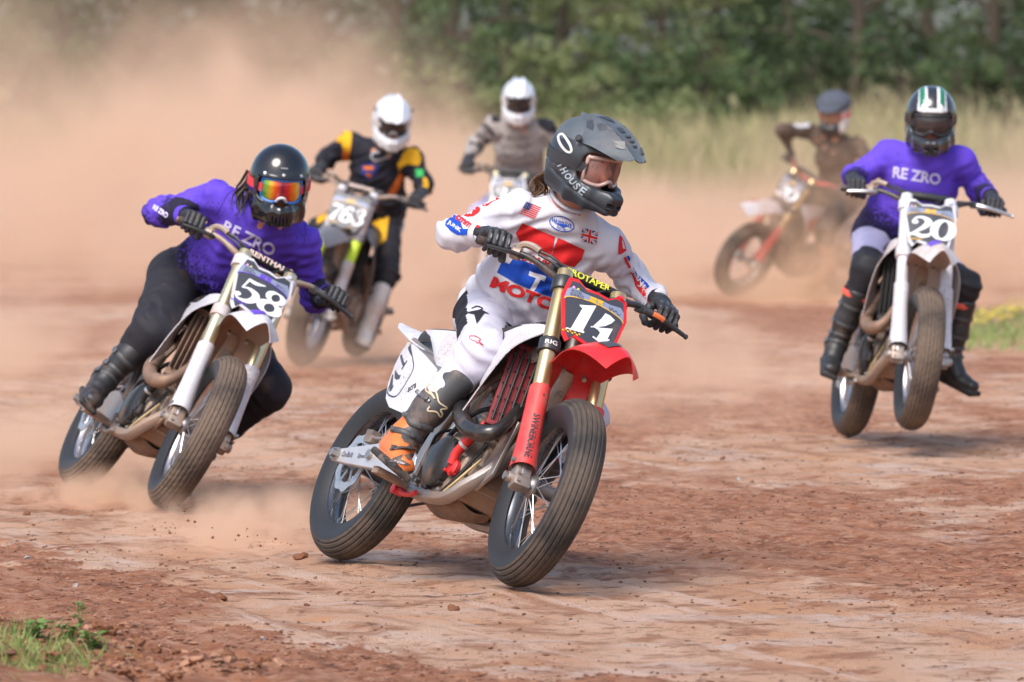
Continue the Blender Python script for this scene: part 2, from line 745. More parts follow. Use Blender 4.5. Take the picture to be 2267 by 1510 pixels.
def ground_material():
    m, t, b = nodes_of('track_dirt')
    L = t.links.new
    g = node(t, 'ShaderNodeNewGeometry')
    pk = node(t, 'ShaderNodeAttribute', attribute_name='packed')
    vg = node(t, 'ShaderNodeAttribute', attribute_name='verge')

    def noise(sc, det, stretch=(1, 1, 1), w=0.0, rough=.6):
        mp = node(t, 'ShaderNodeMapping')
        mp.inputs['Scale'].default_value = stretch
        mp.inputs['Location'].default_value = (w, w * 1.7, 0)
        L(g.outputs['Position'], mp.inputs[0])
        n = node(t, 'ShaderNodeTexNoise', Scale=sc, Detail=det, Roughness=rough)
        L(mp.outputs[0], n.inputs['Vector'])
        return n.outputs[0]
    # loose dirt
    loose = mixc(t, ramp(t, noise(5, 9, (.8, .8, 1), 1), .36, .66), (.33, .115, .052), (.56, .235, .118))
    loose = mixc(t, ramp(t, noise(40, 5, (.5, .45, 1), 2), .46, .66, 0, .9), loose, (.66, .365, .235))
    loose = mixc(t, ramp(t, noise(26, 6, (.5, .35, 1), 7), .56, .68, 0, .9), loose, (.15, .060, .030))
    # polished groove: pinkish tan, thin lavender-grey streaks, scars of darker dirt along the way of the wheels
    pale = mixc(t, ramp(t, noise(2.6, 9, (.8, .35, 1), 3), .38, .64), (.68, .365, .215), (.81, .535, .385))
    pale = mixc(t, ramp(t, noise(5, 8, (.30, .42, 1), 4), .54, .66, 0, .85), pale, (.75, .585, .51))
    pale = mixc(t, ramp(t, noise(4.0, 7, (.4, .5, 1), 9), .56, .68, 0, .75), pale, (.78, .37, .17))
    pale = mixc(t, ramp(t, noise(11, 8, (.35, .45, 1), 5), .52, .63, 0, .9), pale, (.44, .20, .11))
    pale = mixc(t, ramp(t, noise(24, 7, (.35, .5, 1), 8), .58, .67, 0, .9), pale, (.24, .09, .042))
    pale = mixc(t, ramp(t, noise(60, 5, (.35, .5, 1), 15), .60, .70, 0, .8), pale, (.13, .055, .03))
    def groove(sc, det, long_, w):
        mp = node(t, 'ShaderNodeMapping', vector_type='TEXTURE')
        mp.inputs['Rotation'].default_value = (0, 0, math.radians(-70))
        mp.inputs['Scale'].default_value = (long_, 1, 1)
        mp.inputs['Location'].default_value = (w, w, 0)
        L(g.outputs['Position'], mp.inputs[0])
        n = node(t, 'ShaderNodeTexNoise', Scale=sc, Detail=det, Roughness=.6)
        L(mp.outputs[0], n.inputs['Vector'])
        return n.outputs[0]
    pale = mixc(t, ramp(t, groove(5, 7, 9, 1), .55, .66, 0, .75), pale, (.46, .215, .12))
    pale = mixc(t, ramp(t, groove(7, 6, 10, 4), .58, .66, 0, .7), pale, (.84, .60, .48))
    loose = mixc(t, ramp(t, groove(6, 6, 9, 7), .54, .66, 0, .7), loose, (.60, .31, .19))
    loose = mixc(t, ramp(t, groove(8, 7, 8, 9), .58, .68, 0, .8), loose, (.20, .075, .038))
    f = node(t, 'ShaderNodeMath', operation='ADD')
    L(pk.outputs['Fac'], f.inputs[0])
    mr = node(t, 'ShaderNodeMapRange')
    L(noise(7, 10, (.45, .5, 1), 6, .68), mr.inputs[0])
    mr.inputs[1].default_value = .25
    mr.inputs[2].default_value = .75
    mr.inputs[3].default_value = -.55
    mr.inputs[4].default_value = .55
    L(mr.outputs[0], f.inputs[1])
    col = mixc(t, ramp(t, f.outputs[0], .28, .58), loose, pale)
    vcol = mixc(t, ramp(t, noise(.5, 6, (1, 1, 1), 11), .4, .65), (.34, .27, .14), (.20, .20, .07))
    vf = node(t, 'ShaderNodeMath', operation='ADD')
    L(vg.outputs['Fac'], vf.inputs[0])
    mr2 = node(t, 'ShaderNodeMapRange')
    L(noise(.35, 5, (1, 1, 1), 12), mr2.inputs[0])
    mr2.inputs[3].default_value = -.4
    mr2.inputs[4].default_value = .4
    L(mr2.outputs[0], vf.inputs[1])
    col = mixc(t, ramp(t, vf.outputs[0], .4, .6), col, vcol)
    L(col, b.inputs['Base Color'])
    b.inputs['Roughness'].default_value = .82
    b.inputs['Specular IOR Level'].default_value = .25
    add = node(t, 'ShaderNodeMath', operation='ADD')
    L(noise(28, 9, (.6, .6, 1), 13, .72), add.inputs[0])
    L(noise(160, 5, (1, .6, 1), 14), add.inputs[1])
    bp = node(t, 'ShaderNodeBump', Strength=1.0, Distance=.03)
    L(add.outputs[0], bp.inputs['Height'])
    L(bp.outputs[0], b.inputs['Normal'])
    return m


ground.data.materials.append(ground_material())

# ---------------------------------------------------------------- clods and stones on the track
def clod_mesh(seed, flat=.7):
    bm = bmesh.new()
    bmesh.ops.create_icosphere(bm, subdivisions=2, radius=1)
    for v in bm.verts:
        c = np.array(v.co)
        k = 1 + .55 * float(vnoise(c[0] * 1.4 + seed * 9, c[1] * 1.4, c[2] * 1.4, seed)) + .26 * float(vnoise(c[0] * 3.7, c[1] * 3.7 + seed, c[2] * 3.7, seed))
        v.co = Vector((c[0] * k, c[1] * k * .85, c[2] * k * flat))
    me = bpy.data.meshes.new('dirt_clod')
    bm.to_mesh(me)
    bm.free()
    for p in me.polygons:
        p.use_smooth = True
    me.set_sharp_from_angle(angle=math.radians(28))
    return me


M_CLOD = solid('clod_dirt', (.20, .090, .050), .95, dirt_scale=3, var=.35, bump=.9, bump_scale=4, spec=.1)
M_CLOD_PALE = solid('clod_pale', (.36, .190, .120), .95, dirt_scale=3, var=.3, bump=.8, bump_scale=4, spec=.1)
M_STONE = solid('stone_grey', (.30, .27, .26), .8, dirt=.45, dirt_scale=2, var=.25, bump=.4, bump_scale=3)
clods = []
for i in range(6):
    me = clod_mesh(i, (.7, .55, .45, .75, .5, .4)[i])
    me.materials.append([M_CLOD, M_CLOD, M_CLOD_PALE][i % 3])
    clods.append(me)
stone_me = clod_mesh(40, .8)
stone_me.name = 'stone'
stone_me.materials.append(M_STONE)


def put_clod(me, name, px, py, rpx, label, cat, group, up=.35):
    p = ground_at(px, py)
    r = rpx / (FPX / p[1])
    p[2] = float(ground_z(p[0], p[1])) + r * up
    o = bpy.data.objects.new(name, me)
    COL.objects.link(o)
    o.location = p
    o.scale = (r, r, r)
    o.rotation_euler = (rng.uniform(-.4, .4), rng.uniform(-.4, .4), rng.uniform(0, 6.3))
    return tag(o, label, cat, group)


for px, py, r, lab in ((60, 1131, 8, 'small dark lump of dirt by itself on the far left edge of the smooth track'),
                       (665, 1224, 14, 'dark dirt clump thrown up right behind the rear tyre of the bike 14'),
                       (1005, 1338, 12, 'low flat dirt clump below the front tyre of the bike 14'),
                       (488, 1312, 13, 'wide dark clump at the tip of the loose dirt in front of bike 58')):
    put_clod(clods[0], 'dirt_clod', px, py, r, lab, 'dirt clod', 'single lumps of dirt on the track')
for px, py, r, lab in ((60, 1232, 8, 'smooth grey pebble on dark dirt, left one of the pair'), (167, 1292, 7.5, 'round grey pebble on dark dirt, right one of the pair'),
                       (582, 1412, 8.5, 'pale round pebble in loose dirt at the bottom edge'), (1637, 1058, 7, 'tiny white chip lying alone on the brown track')):
    o = put_clod(stone_me, 'pebble', px, py, r, lab, 'pebble', 'pebbles on the track')

# a few hundred lumps one could count, then the crumbs
GL = 'small dark lump of dirt scattered on the track'
k = 0
while k < 110:
    px, py = rng.uniform(20, 2250), rng.uniform(1000, 1500)
    if rng.random() > .35 + .65 * (py - 1000) / 500:
        continue
    r = rng.choice([3.2, 4, 4.5, 5.5, 7], p=[.3, .3, .2, .15, .05])
    put_clod(clods[rng.integers(0, 6)], 'dirt_clod', px, py, r, GL, 'dirt clod', 'lumps of dirt scattered on the track', .3)
    k += 1
GM = 'broken lump of red dirt in the loose heap at the near left'
k = 0
while k < 180:
    px, py = rng.uniform(-10, 1150), rng.uniform(1360, 1520)
    p = ground_at(px, py)
    if float(mound(p[0], p[1])) < .30 + .4 * rng.random():
        continue
    put_clod(clods[rng.integers(0, 6)], 'dirt_clod', px, py, rng.choice([5, 8, 12, 17, 23], p=[.28, .27, .22, .14, .09]), GM, 'dirt clod', 'lumps in the heap of loose dirt', .25)
    k += 1

bm_v, bm_f = [], []
oct_v = V3(1, 0, 0), V3(-.8, .1, 0), V3(0, 1, .1), V3(.1, -.9, 0), V3(0, .1, .8), V3(.1, 0, -.6)
oct_v = np.array(oct_v)
oct_f = [(0, 2, 4), (2, 1, 4), (1, 3, 4), (3, 0, 4), (2, 0, 5), (1, 2, 5), (3, 1, 5), (0, 3, 5)]
N = 42000
yy = 18.1 * (1 + rng.random(N) ** 1.4 * 1.1)
xx = (rng.random(N) * 2 - 1) * .092 * yy
pm = pale_mask(xx, yy)
mo = mound(xx, yy)
keep = rng.random(N) < (.35 + .65 * (1 - pm)) * (.45 + .55 * sstep(-.05, .35, fbm(xx * 1.6, yy * .7, s=71)) - .25 + mo)
xx, yy, mo = xx[keep], yy[keep], mo[keep]
zz = ground_z(xx, yy)
rr = (.0020 + .0095 * rng.random(len(xx)) ** 3.5) * (1 + .8 * mo)
k_ = len(xx)
an = rng.uniform(0, 6.28, k_)
Q = oct_v[None] * (1 + .9 * (rng.random((k_, 6, 1)) - .5)) * np.array([1.35, .9, .7])
Qx = Q[..., 0] * np.cos(an)[:, None] - Q[..., 1] * np.sin(an)[:, None]
Qy = Q[..., 0] * np.sin(an)[:, None] + Q[..., 1] * np.cos(an)[:, None]
bm_v = (np.stack([Qx, Qy, Q[..., 2] * .8], -1) * rr[:, None, None] + np.stack([xx, yy, zz + rr * .3], 1)[:, None]).reshape(-1, 3)
bm_f = (np.array(oct_f)[None] + (np.arange(k_) * 6)[:, None, None]).reshape(-1, 3)
o = mk('gravel_crumbs', bm_v, bm_f, [solid('crumb_dark', (.165, .072, .042), .95, var=.3), solid('crumb_mid', (.30, .150, .090), .95, var=.3)], smooth=False, midx=np.repeat((rng.random(len(xx)) < .35).astype(int), 8))
tag(o, 'crumbs of red dirt strewn over the whole track', 'dirt crumbs', kind='stuff')


# ---------------------------------------------------------------- grass and weeds
def leaf_material(name, cols, rough=.6, trans=.25, sc=2.0):
    m, t, b = nodes_of(name)
    g = node(t, 'ShaderNodeNewGeometry')
    n = node(t, 'ShaderNodeTexNoise', Scale=sc, Detail=3.0)
    t.links.new(g.outputs['Position'], n.inputs['Vector'])
    c = mixc(t, ramp(t, n.outputs[0], .35, .65), cols[0], cols[1])
    c = mixc(t, ramp(t, g.outputs['Random Per Island'], .2, .95, 0, .85), c, cols[2])
    t.links.new(c, b.inputs['Base Color'])
    b.inputs['Roughness'].default_value = rough
    b.inputs['Specular IOR Level'].default_value = .2
    if trans:
        tr = node(t, 'ShaderNodeBsdfTranslucent')
        t.links.new(c, tr.inputs[0])
        mx = node(t, 'ShaderNodeMixShader', Fac=trans)
        t.links.new(b.outputs[0], mx.inputs[1])
        t.links.new(tr.outputs[0], mx.inputs[2])
        t.links.new(mx.outputs[0], t.nodes['Material Output'].inputs[0])
    return m


def blades(name, X, Y, H, Wd, lean, mats, seg=3, mi=None, label=None, cat=None, seedhead=0.0):
    n = len(X)
    Z = ground_z(X, Y) - .02
    az = rng.uniform(0, 6.283, n)
    face = rng.uniform(0, 6.283, n)
    V = np.zeros((n, (seg + 1) * 2, 3))
    for i in range(seg + 1):
        t = i / seg
        off = lean * H * t ** 1.8
        cx = X + np.cos(az) * off
        cy_ = Y + np.sin(az) * off
        cz = Z + H * t * (1 - .25 * lean * t)
        w = Wd * (1 - t) ** .7
        if seedhead:
            w = w + seedhead * (math.exp(-((t - .85) / .12) ** 2))
        w = w / 2 + .0006
        V[:, 2 * i] = np.stack([cx - np.cos(face) * w, cy_ - np.sin(face) * w, cz], 1)
        V[:, 2 * i + 1] = np.stack([cx + np.cos(face) * w, cy_ + np.sin(face) * w, cz], 1)
    base = (np.arange(n) * (seg + 1) * 2)[:, None]
    F = np.concatenate([base + np.array([[2 * i, 2 * i + 1, 2 * i + 3, 2 * i + 2]]) for i in range(seg)])
    mi2 = None if mi is None else np.tile(mi, seg)
    o = mk(name, V.reshape(-1, 3), F, mats, midx=mi2)
    return tag(o, label, cat, kind='stuff')


M_DRY = leaf_material('dry_grass', [(.46, .37, .21), (.56, .46, .28), (.30, .31, .14)], trans=.3, sc=.3)
M_GREENDRY = leaf_material('green_dry_grass', [(.27, .30, .10), (.36, .36, .15), (.17, .22, .06)], trans=.3, sc=.3)
n = 30000
Yg = rng.uniform(97, 127, n)
Xg = (rng.random(n) * 2 - 1) * (.095 * Yg)
dens = fbm(Xg * .35, Yg * .25, oct=3, s=81)
kp = rng.random(n) < np.clip(.40 + 2.4 * dens, .03, 1)
Xg, Yg, dens = Xg[kp], Yg[kp], dens[kp]
Hg = rng.uniform(.20, .74, len(Xg)) * (1 + .7 * fbm(Xg * .45, Yg * .25, oct=3, s=83)) * (1 + .5 * sstep(2, 8, Xg))
greenish = (rng.random(len(Xg)) < np.clip(.42 + 1.1 * fbm(Xg * .3 + 9, Yg * .15, oct=2, s=85) - .07 * Xg, 0.03, .95)).astype(int)
blades('tall_dry_grass', Xg, Yg, Hg, rng.uniform(.012, .03, len(Xg)), rng.uniform(.05, .35, len(Xg)), [M_DRY, M_GREENDRY], 4, greenish,
       'tall pale dry grass on the bank behind the riders', 'tall grass', .018)

M_GRASS = leaf_material('green_grass', [(.13, .25, .05), (.22, .33, .09), (.42, .40, .18)], trans=.25, sc=5)


def tuft_field(name, pts, n, spread, hmin, hmax, label, flat=.35):
    X, Y = [], []
    for px, py, w in pts:
        p = ground_at(px, py)
        k = int(n * w)
        X.append(p[0] + rng.normal(0, spread * (.6 + .4 * w), k))
        Y.append(p[1] + rng.normal(0, spread * 2.2, k))
    X, Y = np.concatenate(X), np.concatenate(Y)
    blades(name, X, Y, rng.uniform(hmin, hmax, len(X)), rng.uniform(.003, .006, len(X)) * (Y / 20), rng.uniform(.2, .8, len(X)), [M_GRASS], 3, None, label, 'grass')


tuft_field('grass_verge', [(-20, 1440, 1.6), (30, 1480, 1.6), (80, 1465, .8), (10, 1415, .6), (160, 1500, .4), (60, 1510, .9), (215, 1480, .2)], 260, .085, .02, .085,
           'short green grass at the lower left corner of the track')
pts = [(2140 + 13 * i + rng.uniform(-10, 10), 690 + rng.uniform(0, 80) + (30 if i % 3 == 0 else 0), rng.uniform(.4, 1.2)) for i in range(16)]
tuft_field('grass_verge', pts, 150, .22, .03, .12, 'green grass patch beside the track behind the bike 20')

M_WEED = leaf_material('weed_leaf', [(.10, .22, .05), (.17, .30, .08), (.24, .34, .12)], trans=.25, sc=12)
M_STEM = solid('weed_stem', (.17, .22, .07), .7)
M_YELLOW = solid('flower_yellow', (.60, .47, .09), .6, var=.15)


def leaf_shape(p, d, up, L, w):
    s = nrm(np.cross(d, up))
    return [p, p + d * L * .35 + s * w, p + d * L * .75 + s * w * .7, p + d * L - up * L * .12, p + d * L * .75 - s * w * .7, p + d * L * .35 - s * w], [[0, 1, 2, 3, 4, 5]]


def weed(px, py, H, n, label, group, spread=.5):
    p = ground_at(px, py)
    p[2] = float(ground_z(p[0], p[1])) - .01
    root = empty('weed_plant', p, label, 'weed', group)
    st, lf = MB(), MB()
    for k in range(n):
        a = rng.uniform(0, 6.28)
        h = H * rng.uniform(.6, 1)
        tip = V3(math.cos(a) * spread * h, math.sin(a) * spread * h, h)
        c = curve([V3(0, 0, 0), tip * .5 + V3(0, 0, .08 * h), tip], 8)
        st.tube(c, np.linspace(.0035, .0015, 8), 5)
        for j in range(2, 8):
            for s in (0, 1):
                aa = rng.uniform(0, 6.28)
                d = nrm(V3(math.cos(aa), math.sin(aa), rng.uniform(-.2, .6)))
                lf.add(*leaf_shape(c[j], d, V3(0, 0, 1), rng.uniform(.02, .045), rng.uniform(.006, .012)))
    st.build('stem', M_STEM, root)
    o = lf.build('leaves', M_WEED, root, None)
    o['kind'] = 'stuff'
    return root


weed(176, 1400, .125, 2, 'tall thin green weed standing upright in the loose dirt', 'weeds in the near left heap', .18)
weed(150, 1440, .06, 4, 'low bushy green weed left of the tall weed', 'weeds in the near left heap')
weed(205, 1465, .075, 4, 'low leafy green weed right of and below the tall weed', 'weeds in the near left heap')
weed(75, 1440, .06, 5, 'broad leafy weed at the edge of the short grass', 'weeds in the near left heap')
for i in range(17):
    px = 2132 + 138 * ((i * .618) % 1)
    py = 706 + 40 * ((i * .381) % 1)
    p = ground_at(px, py)
    p[2] = float(ground_z(p[0], p[1]))
    h = rng.uniform(.07, .14)
    root = empty('yellow_flower', p, 'small yellow wildflower in the grass patch behind bike 20', 'flower', 'yellow wildflowers beside the track')
    s = MB()
    s.tube([V3(0, 0, 0), V3(.01, 0, h)], .004, 5)
    s.build('stem', M_STEM, root)
    f = MB()
    for k in range(5):
        c = V3(rng.normal(0, .04), rng.normal(0, .04), h + rng.normal(0, .015))
        f.lathe([(0.002, 0), (.013, .004), (.017, .011), (.008, .010)], c, V3(rng.normal(0, .2), -.4, 1), 8, False)
    f.build('blossom', M_YELLOW, root)

# ---------------------------------------------------------------- trees and bushes behind the bank
M_BARK = solid('bark', (.075, .058, .042), .95, dirt_scale=4, var=.3, bump=.8, bump_scale=20)
M_LEAF = [leaf_material('leaves_deep', [(.022, .040, .021), (.045, .072, .033), (.078, .105, .042)], sc=.9),
          leaf_material('leaves_mid', [(.050, .092, .042), (.10, .155, .064), (.15, .19, .08)], sc=.9),
          leaf_material('leaves_pale', [(.14, .19, .075), (.22, .26, .11), (.28, .29, .14)], sc=.9)]


def leaf_cloud(cs, rs, n, size):
    """leaf-sized folded faces in clumps spread through a crown"""
    cs, rs = np.asarray(cs, float), np.asarray(rs, float)
    w = rs ** 2
    idx = rng.choice(len(cs), n, p=w / w.sum())
    d = rng.normal(0, 1, (n, 3))
    d /= np.linalg.norm(d, axis=1)[:, None]
    r = rs[idx] * (.45 + .6 * rng.random(n) ** .6)
    P = cs[idx] + d * r[:, None] * V3(1, 1, .8)
    a = rng.normal(0, 1, (n, 3))
    a /= np.linalg.norm(a, axis=1)[:, None]
    b = np.cross(a, rng.normal(0, 1, (n, 3)))
    b /= np.linalg.norm(b, axis=1)[:, None]
    L = size * rng.uniform(.6, 1.4, n)[:, None]
    up = np.cross(a, b)
    V = np.stack([P - a * L, P + b * L * .45 + up * L * .12, P + a * L, P - b * L * .45 + up * L * .12], 1).reshape(-1, 3)
    k = (np.arange(n) * 4)[:, None]
    F = np.concatenate([k + np.array([[0, 1, 2]]), k + np.array([[0, 2, 3]])])
    return V, F


def tree(px, Y, H, Rc, kind, name, label, cat, group, n=2600, bare=.25):
    x = (px - PW / 2) / FPX * Y
    z = float(ground_z(x, Y)) - .1
    root = empty(name, (x, Y, z), label, cat, group)
    tr = MB()
    lean_ = rng.normal(0, .06, 2)
    path = [V3(lean_[0] * h * h * .1 + .05 * math.sin(h * 2 + px), lean_[1] * h, h) for h in np.linspace(0, H * .8, 7)]
    r0 = .045 * H ** .75
    tr.tube(curve(path, 14), np.linspace(r0, r0 * .3, 14), 8)
    cs, rs = [], []
    nl = 13
    for k in range(nl):
        h = H * (bare + (.95 - bare) * (k + .5) / nl)
        i = min(int(h / (H * .8) * 6), 6)
        p0 = path[i]
        a = k * 2.4 + px
        ext = Rc * (1.15 - .75 * abs((k + .5) / nl - .4)) * rng.uniform(.65, 1.1)
        p1 = p0 + V3(math.cos(a) * ext, math.sin(a) * ext * .9, .25 * ext)
        p1[2] = max(p1[2], h)
        tr.tube(curve([p0, (p0 + p1) / 2 + V3(0, 0, .12 * ext), p1], 6), np.linspace(r0 * .42, r0 * .1, 6), 6)
        for q in range(3):
            cs.append(p0 + (p1 - p0) * (.55 + .22 * q) + rng.normal(0, .12, 3) * Rc)
            rs.append(Rc * rng.uniform(.13, .30))
    tr.build('trunk', M_BARK, root)
    V, F = leaf_cloud(cs, rs, n, .075)
    o = mk('crown', V, F, M_LEAF[kind], root, smooth=False)
    o['kind'] = 'stuff'
    return root


trees = [(-210, 137, 7.4, 2.4, 0, 'dark tree just past the left edge, mostly lost in dust'),
         (-40, 134, 7.5, 2.5, 1, 'green tree in the top left corner behind the dust'),
         (130, 128, 4.6, 1.5, 1, 'small tree at the left end veiled by dust'),
         (320, 139, 6.8, 2.0, 0, 'dark tree above and left of the rider 58, dimmed by dust'),
         (520, 133, 6.4, 1.7, 0, 'darkest tree showing through the dust above the helmet of rider 58'),
         (715, 140, 7, 2.2, 0, 'dusty tree above the right arm of the rider 763'),
         (880, 127, 6.2, 1.9, 1, 'green tree above the white helmet of rider 763'),
         (1000, 132, 7, 2.1, 1, 'bushy green tree between the two white helmets'),
         (1125, 138, 7.5, 2.4, 0, 'dark tree above the white helmet of the rider behind the leader'),
         (1240, 129, 5.2, 1.6, 2, 'paler green tree right above the helmet of rider 14'),
         (1350, 142, 8, 2.5, 0, 'dark tree up and right of the peak of rider 14'),
         (1470, 131, 4.8, 1.7, 2, 'pale loose leafy tree half way between the helmet of rider 14 and the flat cap'),
         (1590, 134, 6.6, 2.0, 0, 'dark green tree up and left of the flat cap'),
         (1750, 137, 7.4, 2.4, 0, 'deep green tree straight above the flat cap'),
         (1900, 130, 6.4, 2.1, 1, 'mid green tree between the flat cap and the helmet of rider 20'),
         (2060, 138, 7.6, 2.5, 0, 'dark tree straight above the helmet of rider 20'),
         (2190, 131, 6.6, 2.0, 1, 'green tree at the right edge up and right of rider 20'),
         (2330, 136, 7.4, 2.4, 0, 'dark tree cut by the right edge of the view'),
         (2480, 133, 7, 2.3, 1, 'outermost tree past the right edge')]
for px, Y, H, Rc, kd, lab in trees:
    tree(px, Y, H, Rc, kd, 'leafy_tree', lab, 'tree', 'trees along the bank', 3000, .12)
for px, Y, H, Rc, kd, lab in [(60, 124, 2.2, 1.0, 1, 'low bush under the top left corner, faint in the dust'), (480, 126, 2.0, 1.0, 0, 'dark low bush up and left of the helmet of rider 58, in dust'),
                              (800, 124, 2.0, .9, 1, 'green bush left of the white helmet of rider 763'), (935, 119, 1.5, .8, 2, 'pale bush right of the white helmet of rider 763'),
                              (1030, 121, 2.4, .9, 1, 'tall bush left of the white helmet behind the leader'), (1085, 116, 1.1, .7, 2, 'small pale bush at the striped arm behind the leader'),
                              (1215, 121, 2.1, .9, 2, 'pale bush between the rider in sand and the helmet of rider 14'), (1305, 114, 1.3, .8, 2, 'pale bush hidden behind the helmet of rider 14'),
                              (1400, 118, 1.9, .9, 1, 'green bush level with the peak of rider 14'), (1470, 112, 1.0, .8, 2, 'low pale bush in the grass right of the peak of rider 14'),
                              (1560, 122, 2.3, 1.0, 1, 'green bush in the grass left of the rider in the flat cap'), (1665, 118, 1.7, .6, 1, 'narrow bush at the right elbow of the rider in the flat cap'),
                              (1800, 125, 1.9, 1.0, 0, 'dark low bush right behind the flat cap'), (1985, 125, 2.2, .9, 0, 'dark bush left of the helmet of rider 20'),
                              (2120, 124, 1.6, .9, 1, 'green bush right of the helmet of rider 20'), (2240, 124, 2.0, 1.0, 0, 'dark bush at the right edge above the grass')]:
    tree(px, Y, H, Rc, kd, 'bush', lab, 'bush', 'bushes at the foot of the trees', 1300, .05)
# the wood behind the front row of trees
V, F = [], []
cs = np.stack([rng.uniform(-22, 22, 500), rng.uniform(144, 158, 500), rng.uniform(1.2, 9, 500)], 1)
V, F = leaf_cloud(cs, rng.uniform(.7, 1.5, 500), 42000, .16)
o = mk('woods', V, F, leaf_material('leaves_wood', [(.020, .038, .018), (.035, .060, .026), (.055, .085, .032)], sc=.9), smooth=False)
tag(o, 'dense dark wood closing off the view behind the trees', 'wood', kind='stuff')

# ---------------------------------------------------------------- dust thrown up by the wheels
def dust_material(dens, col, scale, soft=1.0, seed=0.0, aniso=0.0):
    m = bpy.data.materials.new('dust')
    m.use_nodes = True
    m.cycles.volume_step_rate = .7
    t = m.node_tree
    t.nodes.clear()
    L = t.links.new
    out = node(t, 'ShaderNodeOutputMaterial')
    pv = node(t, 'ShaderNodeVolumePrincipled')
    pv.inputs['Color'].default_value = (*col, 1)
    pv.inputs['Anisotropy'].default_value = aniso
    tc = node(t, 'ShaderNodeTexCoord')
    ln = node(t, 'ShaderNodeVectorMath', operation='LENGTH')
    L(tc.outputs['Object'], ln.inputs[0])
    fall = node(t, 'ShaderNodeMapRange')
    fall.interpolation_type = 'SMOOTHSTEP'
    L(ln.outputs['Value'], fall.inputs[0])
    fall.inputs[1].default_value = 1.0
    fall.inputs[2].default_value = 1.0 - .95 * soft
    g = node(t, 'ShaderNodeNewGeometry')
    nz = node(t, 'ShaderNodeTexNoise', Scale=scale * 1.3, Detail=4.0, Roughness=.6)
    mp = node(t, 'ShaderNodeMapping')
    mp.inputs['Location'].default_value = (seed, seed * 2, seed)
    mp.inputs['Scale'].default_value = (1, .35, .8)
    mp.inputs['Rotation'].default_value = (0, .5, 0)
    L(g.outputs['Position'], mp.inputs[0])
    L(mp.outputs[0], nz.inputs['Vector'])
    nr = node(t, 'ShaderNodeMapRange')
    L(nz.outputs[0], nr.inputs[0])
    nr.inputs[1].default_value = .44
    nr.inputs[2].default_value = .62
    nr.inputs[3].default_value = .0
    nr.inputs[4].default_value = 2.6
    a = node(t, 'ShaderNodeMath', operation='MULTIPLY')
    L(fall.outputs[0], a.inputs[0])
    L(nr.outputs[0], a.inputs[1])
    c = node(t, 'ShaderNodeMath', operation='MULTIPLY')
    L(a.outputs[0], c.inputs[0])
    c.inputs[1].default_value = dens
    L(c.outputs[0], pv.inputs['Density'])
    L(pv.outputs[0], out.inputs['Volume'])
    return m


ico = bmesh.new()
bmesh.ops.create_icosphere(ico, subdivisions=3, radius=1.0)
DUSTC = (.925, .665, .485)


def dust(px, Y, zc, rx, ry, rz, dens, label, scale=.5, soft=1.0, col=DUSTC):
    me = bpy.data.meshes.new('dust_cloud')
    ico.to_mesh(me)
    o = bpy.data.objects.new('dust_cloud', me)
    COL.objects.link(o)
    o.location = ((px - PW / 2) / FPX * Y, Y, zc)
    o.scale = (rx, ry, rz)
    me.materials.append(dust_material(dens, col, scale, soft, seed=px * .013))
    return tag(o, label, 'dust cloud', kind='stuff')


dust(250, 66, .0, 6.6, 17, 2.25, .30, 'big orange dust cloud filling the left behind rider 58', .8)
dust(560, 72, .2, 3.4, 14, 2.9, .22, 'orange dust rising behind rider 763', .9)
dust(-100, 90, .4, 8.0, 22, 4.4, .042, 'thin high dust in front of the trees at the left', .45)
dust(680, 92, .5, 3.2, 16, 4.2, .055, 'pale dust veil drifting before the trees left of centre', .7)
dust(1380, 66, -.1, 4.8, 15, 1.15, .46, 'low dust cloud lying on the track behind rider 14', .8)
dust(2250, 66, -.1, 3.6, 15, 1.30, .46, 'low dust cloud lying on the track behind rider 20', .8)
dust(2060, 95, .2, 5.0, 14, 1.9, .06, 'thin dust in front of the dry grass at the right', .6)
dust(1850, 53.4, .0, 2.8, 2.4, 1.5, .55, 'dense brown dust round the wheels of the rider in the flat cap', 1.3, col=(.93, .66, .45))
dust(1010, 46, .0, 2.2, 4, 1.05, .75, 'dust swallowing the bike of the rider in the sand jersey', 1.1)
dust(640, 42.5, -.05, 1.7, 2.6, .52, .62, 'dust round the wheels of the bike 763', 1.5)
dust(150, 40, -.1, 2.6, 6, .62, .55, 'low orange dust spreading over the track at the far left', 1.0)
dust(110, 29.0, -.02, 1.3, 2.4, .40, 1.1, 'dust plume from the rear wheel of the bike 58', 2.2)
dust(210, 26.6, -.06, .60, .6, .24, 5.0, 'dust puff over the foot of the rear tyre of the bike 58', 4.0)
dust(430, 26.2, -.05, .66, .6, .22, 5.0, 'dust puff under the front wheel of the bike 58', 4.0)
dust(560, 24.4, -.02, .75, 1.3, .24, 2.4, 'dust streaming out behind the rear wheel of the bike 14', 4.0)
dust(1500, 36, -.1, 1.9, 6, .62, .42, 'thin dust over the track between the riders 14 and 20', 1.6)
ico.free()
gv_, gf_ = [], []
for k in range(46):
    d_ = rng.random() ** .6
    c_ = V3(-.70 - .75 * d_ + rng.normal(0, .03), 23.0 + .9 * d_ + rng.normal(0, .08), .02 + .16 * d_ * rng.random() + .03 * rng.random())
    n = len(gv_)
    gv_ += (c_ + oct_v * rng.choice([.002, .003, .0045, .008])).tolist()
    gf_ += [[n + i for i in t3] for t3 in oct_f]
tag(mk('thrown_grit', gv_, gf_, M_CLOD, smooth=False), 'grit flung up behind the rear tyre of the bike 14', 'flying grit', kind='stuff')

